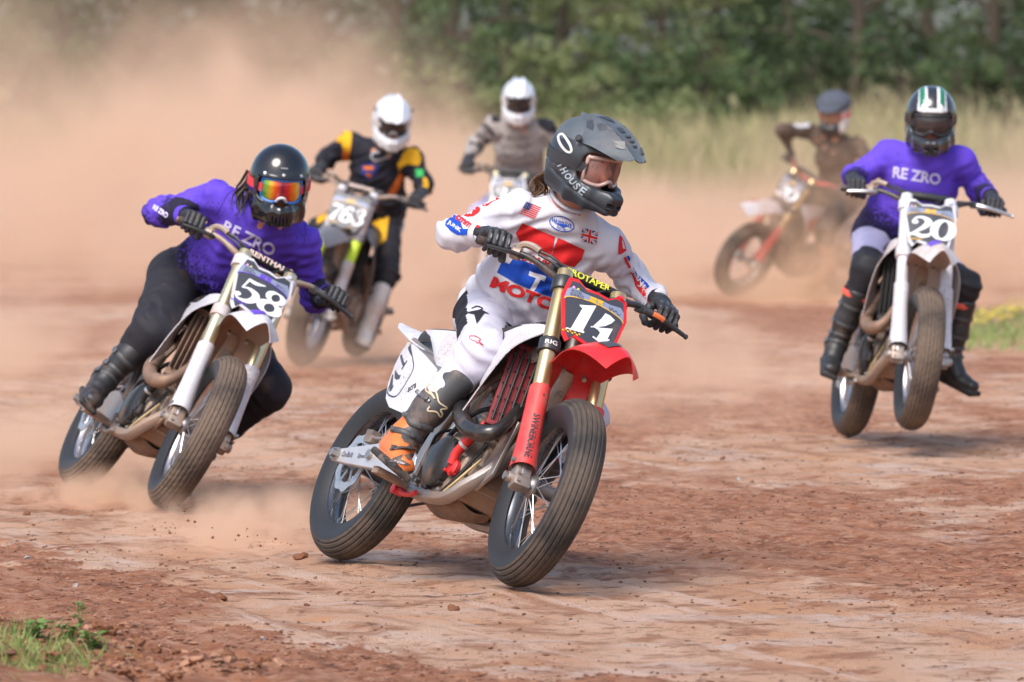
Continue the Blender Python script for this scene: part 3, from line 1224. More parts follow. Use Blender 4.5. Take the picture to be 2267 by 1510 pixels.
# ================================================================ MOTORCYCLES
# bike coordinates: x forward, y left, z up, origin on the ground under the rear axle
RAKE = math.radians(25)
AXS = V3(-math.sin(RAKE), 0, math.cos(RAKE))
P0S = V3(1.555, 0, 0)
WR, TWH, WB = .34, .066, 1.46
PFWD = nrm(np.cross(V3(0, 1, 0), AXS))            # forward, square to the fork


def fork_pt(y, t, off=0.0):
    return V3(WB, y, WR) + AXS * t + PFWD * off


def steer_matrix(d):
    T = Matrix.Translation(Vector(P0S))
    return T @ Matrix.Rotation(d, 4, Vector(AXS)) @ T.inverted()


def pose_matrix(p):
    X, Y, z, psi, th, pc, _ = p
    h, l = Vector((math.sin(psi), -math.cos(psi), 0)), Vector((math.cos(psi), math.sin(psi), 0))
    B = Matrix((h, l, Vector((0, 0, 1)))).transposed().to_4x4()
    M = B @ Matrix.Rotation(-th, 4, 'X') @ Matrix.Rotation(-pc, 4, 'Y')
    M.translation = Vector((X, Y, z))
    return M


class Pose:
    def __init__(self, p):
        self.p = p
        self.M = np.array(pose_matrix(p))
        self.S = np.array(steer_matrix(p[6]))

    def w(self, v, st=False):
        v = np.append(np.asarray(v, float), 1)
        return (self.M @ (self.S @ v if st else v))[:3]

    def d(self, v, st=False):
        v = np.asarray(v, float)
        return self.M[:3, :3] @ (self.S[:3, :3] @ v if st else v)


# ---------------------------------------------------------------- number figures, as 2D ribbons of varying width
def ribbon(pts, wd, n=40, closed=False):
    P = curve(pts, n, closed)
    w = np.interp(np.linspace(0, 1, len(P)), np.linspace(0, 1, len(wd)), wd)
    T = np.gradient(P, axis=0) if not closed else (np.roll(P, -1, 0) - np.roll(P, 1, 0))
    T /= np.linalg.norm(T, axis=1)[:, None] + 1e-9
    Nn = np.stack([-T[:, 1], T[:, 0]], 1)
    V = np.concatenate([P + Nn * w[:, None] / 2, P - Nn * w[:, None] / 2])
    m = len(P)
    F = [[i, (i + 1) % m, (i + 1) % m + m, i + m] for i in range(m if closed else m - 1)]
    return V, F


def disc2d(c, r, n=14, ry=None):
    a = np.linspace(0, 2 * math.pi, n, endpoint=False)
    return np.stack([c[0] + r * np.cos(a), c[1] + (ry or r) * np.sin(a)], 1), [list(range(n))]


def oval(cx, cy, rx, ry, thick, thin):
    a = np.linspace(0, 2 * math.pi, 17)[:-1]
    p = np.stack([cx + rx * np.cos(a), cy + ry * np.sin(a)], 1)
    w = thin + (thick - thin) * np.abs(np.cos(np.linspace(0, 2 * math.pi, 33)))
    return ribbon(p, w, 48, True)


def figure(ch):
    """slab figures about 0.7 wide and 1 high, origin at their lower left"""
    if ch == '1':
        return [poly2d([(.24, .04), (.52, .04), (.52, 1), (.30, 1), (.06, .86), (.06, .82), (.24, .84)]), poly2d([(.06, 0), (.70, 0), (.70, .04), (.06, .04)])]
    if ch == '0':
        return [oval(.36, .5, .27, .46, .24, .07)]
    if ch == '8':
        return [oval(.36, .26, .25, .23, .22, .07), oval(.36, .75, .20, .20, .17, .06)]
    if ch == '5':
        return [ribbon([(.17, .52), (.34, .58), (.56, .48), (.60, .27), (.46, .06), (.22, .03), (.12, .16)], [.03, .10, .20, .23, .16, .07, .04]),
                disc2d((.16, .20), .085), ribbon([(.17, .50), (.20, .76), (.22, .97)], [.05, .06, .06], 8), ribbon([(.20, .93), (.42, .90), (.66, .99)], [.10, .15, .03], 12)]
    if ch == '2':
        return [disc2d((.17, .72), .095), ribbon([(.10, .76), (.20, .94), (.40, .95), (.56, .78), (.46, .50), (.22, .22), (.10, .05)], [.05, .07, .12, .22, .16, .06, .05]),
                ribbon([(.08, .10), (.26, .15), (.46, .07), (.64, .13), (.68, .26)], [.06, .16, .16, .14, .03], 20)]
    if ch == '7':
        return [ribbon([(.06, .86), (.30, .92), (.50, .86), (.68, .96)], [.18, .14, .12, .05], 14), ribbon([(.66, .92), (.46, .55), (.36, .25), (.36, .0)], [.05, .12, .22, .24], 20)]
    if ch == '6':
        return [oval(.36, .29, .25, .26, .20, .07), ribbon([(.14, .30), (.16, .62), (.34, .92), (.56, .88)], [.18, .2, .1, .06], 20), disc2d((.55, .82), .08)]
    if ch == '3':
        return [ribbon([(.12, .80), (.24, .96), (.44, .94), (.54, .76), (.42, .57), (.26, .53)], [.05, .06, .11, .18, .10, .05], 24),
                ribbon([(.26, .54), (.46, .50), (.60, .28), (.46, .05), (.22, .03), (.10, .18)], [.05, .1, .22, .14, .07, .05], 24), disc2d((.16, .19), .085), disc2d((.18, .77), .075)]
    return []


def place2d(items, sx, sy, ox, oy, shear=0.0):
    return [(np.stack([v[:, 0] * sx + v[:, 1] * shear * sx + ox, v[:, 1] * sy + oy], 1), f) for v, f in ((np.asarray(a, float), b) for a, b in items)]


NUM14 = [poly2d([(-0.055, .040), (-.033, .047), (.006, .063), (-.023, -.052), (-.017, -.056), (-.018, -.062), (-.085, -.071), (-.084, -.066), (-.068, -.064), (-.042, .03), (-.052, .035)]),
         poly2d([(.028, .05), (.048, .05), (.069, .041), (.059, .023), (.037, .001), (.011, -.015), (-.008, -.022), (.002, -.005), (.019, .025)]),
         poly2d([(.023, -.013), (.068, .005), (.056, -.045), (.065, -.039), (.064, -.046), (.055, -.053), (.049, -.070), (.055, -.072), (.054, -.077), (-.001, -.063), (.001, -.057), (.015, -.060), (.024, -.033), (.014, -.026), (-.001, -.023), (-.015, -.029), (-.014, -.0235), (.002, -.018)])]
NUM14 = [(NUM14[0][0] + V3(-.004, 0)[None, :2], NUM14[0][1])] + [(v + V3(.012, 0)[None, :2], f) for v, f in NUM14[1:]]


def number_items(s):
    if s == '14':
        return NUM14
    out = []
    n = len(s)
    w = {2: .118, 3: .084}[n]
    for i, ch in enumerate(s):
        x = (i - n / 2) * w * .93
        out += place2d(figure(ch), w * 1.36, .112, x - .003, -.066 + .0, .12)
    return out


def on_plane(items, c, eu, ev, en, lift, step=None):
    """2D figures laid on a plane, each a hair above the one before"""
    V, F = [], []
    n = 0
    for k, (v, f) in enumerate(items):
        v = np.asarray(v, float)
        V.append(c + v[:, :1] * eu + v[:, 1:2] * ev + en * (lift + .00025 * k))
        F += [[i + n for i in q] for q in f]
        n += len(v)
    return np.concatenate(V), F


def text_items(s, w, h, ox, oy, rot=0.0, bold=0.0, shear=0.0):
    V, F = text2d(s, bold, shear)
    V = V * V3(w / max(np.ptp(V[:, 0]), 1e-6), h)[None, :2]
    c, sn = math.cos(rot), math.sin(rot)
    return [(V @ np.array([[c, sn], [-sn, c]]) + V3(ox, oy)[None, :2], F)]


# ---------------------------------------------------------------- shared materials
M_SKID = solid('skid_plate_dirt', (.15, .10, .075), .8, dirt=.6, dirt_scale=12, bump=.3)
M_RUBBER = solid('tyre_rubber', (.036, .032, .030), .70, dirt=.62, dirt_scale=8, dirt_col=(.140, .105, .082), bump=.35, bump_scale=90, spec=.3)
M_SIDEWALL = solid('tyre_sidewall', (.020, .020, .022), .55, dirt=.22, dirt_scale=5, dirt_col=(.10, .075, .06), bump=.1, bump_scale=60)
M_RUBBER_DUSTY = solid('tyre_rubber_dusty', (.070, .056, .047), .85, dirt=.75, dirt_scale=8, dirt_col=(.175, .128, .098), bump=.35, bump_scale=90, spec=.2)
M_BLACKPL = solid('black_plastic', (.022, .022, .024), .45, dirt=.25, dirt_scale=8)
M_BLACKMET = solid('black_metal', (.028, .028, .03), .35, dirt=.2, spec=.6)
M_ALU = solid('cast_aluminium', (.42, .40, .38), .42, .85, dirt=.5, dirt_scale=8, bump=.12)
M_ALUDIRTY = solid('dusty_aluminium', (.36, .31, .27), .55, .55, dirt=.75, dirt_scale=7, bump=.15)
M_STEEL = solid('bright_steel', (.60, .60, .60), .42, .85, dirt=.25)
M_SPOKE = solid('spoke_steel', (.55, .55, .56), .3, .9)
M_BOLT = solid('bolt_steel', (.40, .38, .36), .4, .85, dirt=.3)
M_SEAT = solid('seat_vinyl', (.02, .02, .022), .65, dirt=.3, bump=.2, bump_scale=120)
M_HOSE = solid('cable_rubber', (.015, .015, .016), .5)
M_CARBON = solid('carbon_sleeve', (.020, .019, .019), .3, dirt=.25, coat=.4)
M_PIPE = solid('exhaust_pipe_dusty', (.20, .14, .11), .55, .5, dirt=.6)


def wheel(name, parent, loc, mat, o):
    """hub with tyre, rim, brake disc and spokes; axle along y"""
    hub = MB()
    hub.lathe([(.012, -.075), (.030, -.075), (.034, -.066), (.044, -.060), (.044, -.052), (.026, -.040), (.024, 0), (.026, .040), (.044, .052), (.044, .060), (.034, .066), (.030, .075), (.012, .075)], V3(0, 0, 0), V3(0, 1, 0), 28)
    h = hub.build(name, o['hub'], parent, 40)
    h.matrix_local = mat @ Matrix.Translation(Vector(loc))
    # tyre: round shoulders, ribs cut by grooves, soft sidewall
    pr = []
    na = 62
    for i in range(na + 1):
        a = -2.25 + 4.5 * i / na
        cx = WR - TWH
        r = cx + TWH * math.cos(a)
        y = TWH * math.sin(a) * 1.02
        if abs(a) > 1.25:                       # sidewall narrows towards the bead
            k = (abs(a) - 1.25) / 1.0
            y *= 1 - .22 * k
            r -= .012 * k
        if abs(a) < 1.22:
            g = (a * 3.35) % 1.0
            if abs(g - .5) < .13:
                r -= .0048 * math.cos(a)
                y -= .0048 * math.sin(a)
        pr.append((r, y))
    pr += [(.262, .030), (.262, -.030)]
    sg = 216 if o.get('blocks') else 96
    t = MB().lathe(pr, V3(0, 0, 0), V3(0, 1, 0), sg)
    if o.get('blocks'):
        T3 = np.array(t.v).reshape(len(pr), sg, 3)
        for i in range(na + 1):
            a = -2.25 + 4.5 * i / na
            if abs(a) < 1.22:
                ph = int(math.floor(a * 3.35)) % 2
                cut = ((np.arange(sg) + 2 * ph) % 4 == 0)
                T3[i, cut] *= np.array([1 - .008, 1 - .02, 1 - .008])
        t.v = [tuple(q) for q in T3.reshape(-1, 3)]
    t.m = [0 if i // sg < na and abs(-2.25 + 4.5 * (i // sg + .5) / na) < 1.24 else 1 for i in range(len(t.f))]
    t.build('tyre', [o['tyre'], M_SIDEWALL], h, 30)
    rim = MB().lathe([(.264, -.052), (.270, -.050), (.268, -.044), (.252, -.038), (.243, -.024), (.236, -.012), (.234, 0), (.236, .012), (.243, .024), (.252, .038), (.268, .044), (.270, .050), (.264, .052), (.246, .046), (.236, .030), (.228, .014), (.226, 0), (.228, -.014), (.236, -.030), (.246, -.046)], V3(0, 0, 0), V3(0, 1, 0), 64)
    rim.build('rim', o['rim'], h, 30)
    if o.get('detail', 1):
        sp = []
        for s in (-1, 1):
            for l in (-1, 1):
                m = MB().tube([V3(.041, s * .054, 0), V3(.233 * math.cos(.42 * l), s * .010, .233 * math.sin(.42 * l))], .0021, 5)
                sp.append(m)
        meshes = []
        for m in sp:
            ob = m.build('spoke', M_SPOKE, h)
            meshes.append(ob)
        for k in range(4):
            for j in range(1, 9):
                c = meshes[k].copy()
                COL.objects.link(c)
                c.parent = h
                c.rotation_euler = (0, 2 * math.pi * j / 9 + 0, 0)
            meshes[k].rotation_euler = (0, (k % 2) * .14, 0)
        for k in (2, 3):
            for ob in h.children:
                if ob.data == meshes[k].data:
                    ob.rotation_euler[1] += .35
    else:
        m = MB()
        for j in range(18):
            for s in (-1, 1):
                a = 2 * math.pi * (j + .5 * (s > 0)) / 18
                b = a + (.4 if j % 2 else -.4)
                m.tube([V3(.041 * math.cos(a), s * .054, .041 * math.sin(a)), V3(.233 * math.cos(b), s * .01, .233 * math.sin(b))], .0028, 4)
        sp = m.build('spokes', M_SPOKE, h)
        sp['kind'] = 'stuff'
    if 'disc' in o:
        y = o['disc']
        n = 72
        d = MB()
        outer = [(.112 + .005 * math.cos(9 * a * 1.0) ) for a in np.linspace(0, 2 * math.pi, n, endpoint=False)]
        a = np.linspace(0, 2 * math.pi, n, endpoint=False)
        v, f = [], []
        for i in range(n):
            for r, yy in ((outer[i], y - .002), (.078, y - .002), (.078, y + .002), (outer[i], y + .002)):
                v.append((r * math.cos(a[i]), yy, r * math.sin(a[i])))
        for i in range(n):
            j = (i + 1) % n
            for q in range(4):
                f.append([4 * i + q, 4 * j + q, 4 * j + (q + 1) % 4, 4 * i + (q + 1) % 4])
        d.add(v, f)
        for k in range(6):
            b = k * math.pi / 3
            d.box(V3(.060 * math.cos(b), y, .060 * math.sin(b)), (.050, .004, .014), np.array([[math.cos(b), 0, -math.sin(b)], [0, 1, 0], [math.sin(b), 0, math.cos(b)]]))
        for k in range(18):
            b = k * math.pi / 9 + .1
            c = V3((.088 + .008 * (k % 3)) * math.cos(b), y, (.088 + .008 * (k % 3)) * math.sin(b))
            d.cyl(c - V3(0, .0032, 0), c + V3(0, .0032, 0), .0045, 8)
        d.build('brake_disc', M_STEEL, h, 40)
    if 'sprocket' in o:
        y = o['sprocket']
        n = 48
        a = np.linspace(0, 2 * math.pi, n * 2, endpoint=False)
        r = np.where(np.arange(n * 2) % 2, .110, .118)
        MB().prism([(r[i] * math.cos(a[i]), r[i] * math.sin(a[i])) for i in range(n * 2)], lambda u, v_: V3(u, y - .003, v_), V3(0, .006, 0)).build('sprocket', M_ALU, h)
    return h


def loft(curves, t, n=20):
    """thick sheet spanned over several 3D guide curves"""
    return np.array([curve(c, n) for c in np.array([curve(col, max(7, len(curves) * 4)) for col in np.array([curve(c, 9) for c in curves]).transpose(1, 0, 2)]).transpose(1, 0, 2)])


def bike(c):
    """one race bike; c: look and pose"""
    ps = Pose(c['pose'])
    det = c.get('detail', 1)
    root = empty('motorcycle', None, c['label'], 'motorcycle', 'race bikes on the track', mat=pose_matrix(c['pose']))
    ST = steer_matrix(c['pose'][6])
    I = Matrix.Identity(4)

    def steered(o):
        o.matrix_local = ST
        return o
    wo_ = dict(tyre=c['tyre'], rim=c['rim'], hub=c['hub'], detail=det, blocks=c.get('blocks'))
    wheel('front_wheel', root, (WB, 0, WR), ST, wo_)
    wheel('rear_wheel', root, (0, 0, WR), I, dict(wo_, disc=-.082, sprocket=.085))

    # ---------------- fork
    for s in (-1, 1):
        y = .105 * s
        f = MB()
        f.cyl(fork_pt(y, .34), fork_pt(y, .86), .0285, 20, .0285, .004)
        f.cyl(fork_pt(y, .325), fork_pt(y, .36), .0315, 20, None, .003)
        ft = f.build('fork_tube', c['fork'], root, 40)
        steered(ft)
        MB().cyl(fork_pt(y, .02), fork_pt(y, .35), .0235, 16).build('slider', M_STEEL, ft)
        # axle foot: cast lug with pinch bolts
        lug = MB()
        R = np.stack([PFWD, V3(0, 1, 0), AXS], 1)
        lug.box(fork_pt(y, .035, -.004), (.052, .060, .085), R, .010)
        lug.box(fork_pt(y, -.012, .004), (.058, .066, .045), R, .014)
        lug.cyl(fork_pt(y - .048 * 1, 0), fork_pt(y + .048, 0), .019, 18, None, .003)
        for q in (-.018, .012):
            lug.cyl(fork_pt(y + s * .018, q, .022), fork_pt(y + s * .018, q, .040), .006, 8)
        lug.build('axle_lug', M_ALUDIRTY if c.get('dusty') else M_ALU, ft, 40)
        if c.get('guard'):
            # moulded guard: half shell round the front and outside of the slider
            ts = np.linspace(.045, .375, 14)
            g = []
            for t_ in ts:
                k = (t_ - .045) / .33
                rad = .038 + .010 * (1 - k) ** 3
                row = []
                for a in np.linspace(-2.0, 2.0, 13):
                    a2 = a + (.35 if s < 0 else -.35) * -1
                    sq = 1 + .10 * math.cos(2 * a2)
                    row.append(fork_pt(y + math.sin(a2) * rad * sq, t_, math.cos(a2) * rad * sq))
                g.append(row)
            gd = MB().sheet(np.array(g), .003).build('fork_guard', c['guard'], ft, 50)
            if c.get('guard_text') and s < 0:
                def gpt(u, v, a0, k_=0.0):
                    t_ = .350 - .30 * u
                    rad = .038 + .010 * (1 - (t_ - .045) / .33) ** 3 + .0022 + k_
                    a = a0 + v * .026 / rad
                    sq = 1 + .10 * math.cos(2 * (a + .35 * (-1 if s < 0 else 1) * -1))
                    return fork_pt(y + math.sin(a) * rad * sq, t_, math.cos(a) * rad * sq)
                for txt, u0, w_, hh_, a0 in c['guard_text']:
                    it = text_items(txt, w_, hh_, u0, 0, 0, .02)
                    v_, f_ = fine(it[0][0], it[0][1], .06)
                    mk('lettering', [gpt(q[0], q[1], a0) for q in v_], f_, c['ink_dark'], gd, False)
                for a0 in (.42, .56):
                    L_ = [gpt(u, 0, a0) for u in np.linspace(.40, .93, 9)] + [gpt(u, .12, a0) for u in np.linspace(.93, .40, 9)]
                    mk('stripe', L_, [[i, i + 1, 16 - i, 17 - i] for i in range(8)], c['ink_dark'], gd, False)
            if det:
                MB().cyl(fork_pt(y + s * .038, .058, .022), fork_pt(y + s * .052, .058, .022), .008, 12).build('guard_bolt', M_BOLT, gd)
    steered(MB().cyl(fork_pt(-.155, 0), fork_pt(.155, 0), .011, 14).cyl(fork_pt(-.165, 0), fork_pt(-.15, 0), .016, 6).build('front_axle', M_BOLT, root))
    # triple clamps and steering stem
    for t_, m_ in ((.545, 'lower_clamp'), (.80, 'upper_clamp')):
        k = MB()
        R = np.stack([PFWD, V3(0, 1, 0), AXS], 1)
        for s in (-1, 1):
            k.cyl(fork_pt(.105 * s, t_ - .026), fork_pt(.105 * s, t_ + .026), .0385, 20, None, .004)
        k.box(fork_pt(0, t_, -.028), (.055, .20, .036), R, .008)
        o = steered(k.build(m_, c.get('clamp', M_BLACKMET), root, 40))
        if t_ < .6 and c.get('clamp_text'):
            for s in (-1,):
                V, F = text2d(c['clamp_text'], .01)
                V = V * V3(.045, .016)[None, :2] / V3(np.ptp(V[:, 0]), 1)[None, :2]
                ang = (V[:, 0] - .022) / .0385 - .25
                pts = np.stack([fork_pt(-.105, t_) * 0 + fork_pt(.105 * s + .0392 * math.sin(a), t_ - .008 + v, .0392 * math.cos(a)) for a, v in zip(ang, V[:, 1])])
                mk('lettering', pts, F, c['ink_white'], o, False)
    steered(MB().cyl(fork_pt(0, .54, -.035), fork_pt(0, .82, -.035), .022, 16).build('steering_stem', M_BLACKMET, root))

    # ---------------- front mudguard
    side = [(1.17, .585, .082), (1.185, .68, .086), (1.215, .775, .092), (1.280, .838, .098), (1.38, .870, .106), (1.49, .878, .108), (1.60, .868, .102), (1.69, .848, .086), (1.755, .822, .052)]
    G = []
    for k, (x, z, w) in enumerate(side):
        T = V3(side[min(k + 1, 8)][0] - side[max(k - 1, 0)][0], 0, side[min(k + 1, 8)][1] - side[max(k - 1, 0)][1])
        Nn = nrm(np.cross(T, V3(0, 1, 0)))
        if Nn[2] < 0 and abs(Nn[2]) > .05:
            Nn = -Nn
        Nn = nrm(V3(-T[2], 0, T[0]))
        row = []
        for u in np.linspace(-1, 1, 13):
            drop = (.030 + .028 * (k > 2)) * abs(u) ** 2.0
            crest = .010 * math.exp(-(u / .35) ** 2)
            row.append(V3(x, u * w, z) + Nn * (crest - drop))
        G.append(row)
    G = np.array(G)
    G = np.array([curve(G[:, j], 30) for j in range(13)]).transpose(1, 0, 2)
    fm = MB().sheet(G, .0035)
    up_ = nrm(np.cross(G[15, 6] - G[14, 6], G[14, 7] - G[14, 6]))[2] > 0
    if c.get('fender_under'):
        nq = (G.shape[0] - 1) * (G.shape[1] - 1) * 2
        fm.m = [(i % 2 if up_ else 1 - i % 2) if i < nq else 0 for i in range(len(fm.f))]
    fd = steered(fm.build('front_mudguard', [c['fender'], c.get('fender_under', c['fender'])], root, 50))
    if det:
        for x, z, y in ((1.245, .79, .04), (1.245, .79, -.04), (1.205, .715, 0.0)):
            MB().cyl(V3(x + .035, y, z - .02), V3(x + .012, y, z - .008), .008, 10).build('bolt', M_BOLT, fd)
    if c.get('fender_emblem'):
        i0 = G[20:25, 3:7]
        mk('emblem', (i0 + V3(0, 0, .006)).reshape(-1, 3), [[a * 4 + b_, a * 4 + b_ + 1, a * 4 + b_ + 5, a * 4 + b_ + 4] for a in range(4) for b_ in range(3)], c['fender_emblem'], fd)

    # ---------------- number plate
    cpl = fork_pt(0, .70, 0) + V3(.085, 0, 0)
    eu, ev, en = V3(0, 1, 0), AXS, PFWD
    half = [(0, .118), (.045, .113), (.078, .137), (.112, .134), (.128, .06), (.114, -.01), (.098, -.092), (.080, -.118), (.058, -.090), (.0, -.104)]
    outl = [(-x, y) for x, y in half[:0:-1]] + half
    outl = outl[:-1]

    def bulge(P):
        return -.55 * P[:, 0] ** 2
    pb = MB()
    n = len(outl)
    O2 = np.array(outl)
    pv_, pf_ = fine(O2, [list(range(n))][0:1], .05)
    front = np.array([cpl + q[0] * eu + q[1] * ev + en * (-.55 * q[0] ** 2) for q in pv_])
    back = front - en * .006
    pb.add(front, pf_)
    pb.add(back, [f[::-1] for f in pf_])
    ed = [cpl + q[0] * eu + q[1] * ev + en * (-.55 * q[0] ** 2) for q in O2]
    pb.add(ed + [e - en * .006 for e in ed], [[i, i + n, (i + 1) % n + n, (i + 1) % n] for i in range(n)])
    plate = steered(pb.build('number_plate', c['plate_border'], root, 40))

    def print_on(name, items, mat, lift, step=.03):
        V, F = [], []
        k0 = 0
        for k, (v, f) in enumerate(items):
            v, f = fine(v, f, step)
            V.append(np.array([cpl + q[0] * eu + q[1] * ev + en * (-.55 * q[0] ** 2 + lift + .0002 * k) for q in v]))
            F += [[i + k0 for i in q] for q in f]
            k0 += len(v)
        return mk(name, np.concatenate(V), F, mat, plate, False)
    inn = [(x * .90, y * .90 + .002) for x, y in outl]
    print_on('background_print', [poly2d(inn)], c['plate_bg'], .0008)
    band = [(-.118, .044), (-.10, .058), (-.05, .068), (0, .070), (.05, .068), (.10, .058), (.116, .046)]
    top = [(.110, .085), (.095, .100), (.055, .092), (-.055, .092), (-.095, .100), (-.112, .085)]
    print_on('header_print', [poly2d(band + top)], c['plate_band'], .0013)
    print_on('accent_print', [ribbon(band, [.0035, .0035], 24)] + [poly2d([(x, y), (x + .007, y), (x + .007, y + .006), (x, y + .006)]) for i in range(8) for x, y in [(-.100 + .0085 * i, -.082 + .006 * (i % 2))]] +
             [poly2d([(x, y), (x + .007, y), (x + .007, y + .006), (x, y + .006)]) for i in range(3) for x, y in [(.045 + .0085 * i, -.090 + .006 * (i % 2))]], c['plate_accent'], .0018)
    # framed emblem: two stacked blocks with an eye in the lower one
    em = [poly2d([(-.026, .090), (.000, .091), (.000, .082), (-.026, .081)]), poly2d([(-.027, .079), (-.002, .080), (-.002, .070), (-.027, .069)]), poly2d([(.003, .091), (.026, .092), (.022, .081), (.003, .081)]), ribbon([(.005, .0745), (.013, .079), (.022, .0755), (.014, .070)], [.004, .004], 20, True)]
    print_on('emblem_print', em, c['plate_accent'], .0024)
    if det:
        print_on('lettering', text_items('ROYAL', .040, .012, -.096, .078, .06, .008), c['ink_dark'], .0024, .02)
        print_on('lettering', text_items('ENFIELD', .050, .012, -.098, .064, .06, .008), c['ink_dark'], .0024, .02)
        print_on('sponsor_print', [ribbon([(.050, .084), (.056, .070), (.062, .083), (.070, .072), (.078, .080), (.088, .068), (.098, .074)], [.003, .002], 24)], c['ink_dark'], .0024, .02)
        print_on('dot_print', [disc2d((-.092, .099), .005)], c['ink_pink'], .0028)
        print_on('dot_print', [disc2d((-.075, .098), .004)], c['ink_yellow'], .0028)
    print_on('number_print', number_items(c['number']), c['ink_white'], .0030)
    # mounting strap at the left top corner
    steered(MB().tube(curve([cpl + .085 * eu + .132 * ev, cpl + .095 * eu + .155 * ev - en * .02, cpl + .10 * eu + .165 * ev - en * .06], 8), [.012] * 8, 8, flat=.35).build('plate_strap', c['plate_border'], root))

    # ---------------- handlebar and controls
    hb = c.get('bar', M_BLACKMET)
    hpts = [(.935, -.40, 1.122), (.955, -.30, 1.128), (1.000, -.21, 1.128), (1.035, -.12, 1.100), (1.050, -.06, 1.085), (1.052, 0, 1.083)]
    hp = hpts + [(x, -y, z) for x, y, z in hpts[-2::-1]]
    HPC = curve(hp, 44)
    steered(MB().tube(HPC, np.where(np.abs(HPC[:, 1]) < .16, .0143, .0115), 14).build('handlebar', hb, root))
    for s in (-1, 1):
        g = curve([(.938, -.395 * -s if False else .395 * s, 1.1225), (.945, .345 * s, 1.126), (.957, .285 * s, 1.1285)], 8)
        steered(MB().tube(g, .0165, 12).build('grip', c.get('grip', M_BLACKPL), root))
    pad = MB()
    pad.tube(curve([(1.02, -.13, 1.125), (1.03, 0, 1.128), (1.02, .13, 1.125)], 12), .021, 14)
    po = steered(pad.build('bar_pad', M_BLACKPL, root))
    if c.get('pad_text'):
        tv = text_items(c['pad_text'], .17, .026, -.085, -.013, 0, .03)
        v, f = fine(tv[0][0], tv[0][1], .02)
        V = np.array([V3(1.0315 - .6 * u * u, u, 1.127) + (PFWD * math.cos(w / .021) + AXS * math.sin(w / .021)) * .0219 for u, w in v])
        mk('lettering', V, f, c['pad_ink'], po, False)
    for s in (-1, 1):
        steered(MB().box(V3(1.048, .045 * s, 1.068), (.05, .03, .055), None, .008).build('bar_clamp', M_BLACKMET, root))
    # throttle housing with two cables (right), clutch perch and lever (left)
    th = MB()
    th.tube(curve([(.962, -.270, 1.128), (.972, -.255, 1.128), (.980, -.243, 1.128)], 6), .024, 12)
    th.tube(curve([(.972, -.258, 1.148), (.985, -.245, 1.165), (1.005, -.22, 1.168), (1.02, -.195, 1.160)], 10), [.013] * 10, 8)
    th.box(V3(.972, -.256, 1.140), (.034, .03, .03), None, .006)
    steered(th.build('throttle_housing', M_ALUDIRTY, root))
    for k in (0, 1):
        steered(MB().tube(curve([(1.02, -.195 + .0 * k, 1.160 - .012 * k), (1.06, -.14, 1.148 - .015 * k), (1.075, -.08, 1.11 - .012 * k), (1.06, -.04 + .02 * k, 1.02), (1.03, -.03, .90)], 22), .0052, 7).build('throttle_cable', M_HOSE, root))
    MBl = MB()
    MBl.box(V3(.985, .235, 1.125), (.036, .036, .03), None, .006)
    MBl.cyl(V3(.998, .20, 1.128), V3(1.004, .155, 1.126), .009, 8)
    MBl.box(V3(1.005, .25, 1.122), (.03, .03, .022), None, .005)
    steered(MBl.build('lever_perch', M_BLACKMET, root))
    lv = MB()
    lp = curve([(1.012, .245, 1.122), (1.022, .29, 1.118), (1.010, .34, 1.112), (.998, .39, 1.104), (.990, .425, 1.098)], 14)
    lv.tube(lp, np.concatenate([np.linspace(.010, .0065, 13), [.0065]]), 8, flat=1.25)
    lv.cyl(lp[-1] - V3(0, .006, 0), lp[-1] + V3(0, .007, 0), .0095, 10, None, .004)
    lo_ = steered(lv.build('clutch_lever', c.get('lever', M_BLACKMET), root))
    if c.get('lever_sticker'):
        MB().tube(lp[2:6] + V3(.0015, 0, .0005), .0085, 8, flat=1.25).build('sticker', c['lever_sticker'], lo_)
    steered(MB().tube(curve([(1.004, .155, 1.126), (1.04, .09, 1.13), (1.08, .02, 1.08), (1.09, -.03, .98), (1.02, -.05, .85)], 20), .005, 7).build('clutch_cable', M_HOSE, root))
    steered(MB().tube(curve([(.992, -.235, 1.122), (1.012, -.28, 1.118), (1.010, -.33, 1.112), (1.002, -.375, 1.106)], 10), np.linspace(.009, .0065, 10), 8).build('brake_lever', c.get('lever', M_BLACKMET), root))

    # ---------------- frame
    AF = c['frame']
    fr = MB()
    fr.cyl(fork_pt(0, .565, -.035), fork_pt(0, .785, -.035), .036, 18)
    for s in (-1, 1):
        sp = curve([(1.135, .045 * s, .845), (1.02, .088 * s, .79), (.86, .112 * s, .69), (.72, .118 * s, .56), (.625, .112 * s, .42), (.60, .108 * s, .30)], 18)
        fr.tube(sp, np.linspace(.036, .030, 18), 8, flat=.55, up=V3(0, 1, 0))
        cr = curve([(1.115, .020 * s, .50), (1.085, .055 * s, .385), (1.035, .100 * s, .300), (.955, .120 * s, .240), (.80, .122 * s, .236), (.66, .118 * s, .255), (.60, .110 * s, .31)], 24)
        fr.tube(cr, np.linspace(.025, .022, 24), 8, up=V3(0, 1, 0), flat=1.15)
        fr.tube([V3(.66, .09 * s, .66), V3(.35, .085 * s, .76), V3(.02, .07 * s, .83)], .014, 8)
        fr.tube([V3(.64, .095 * s, .50), V3(.36, .085 * s, .66), V3(.08, .07 * s, .80)], .011, 8)
    fr.tube(curve([(1.19, 0, .79), (1.165, 0, .66), (1.125, 0, .50), (1.10, 0, .44)], 10), np.linspace(.034, .026, 10), 8, flat=1.2, up=V3(0, 1, 0))
    # gusset at the foot of the down tube
    for s in (-1, 1):
        fr.prism([(1.155, .56), (1.13, .36), (1.05, .295), (.925, .335), (.93, .375), (1.02, .385), (1.055, .43), (1.09, .57)], lambda u, v: V3(u, s * .060, v), V3(0, s * .014, 0))
    fr.build('frame', AF, root, 40, bevel=.003)
    # ---------------- engine
    en_ = MB()
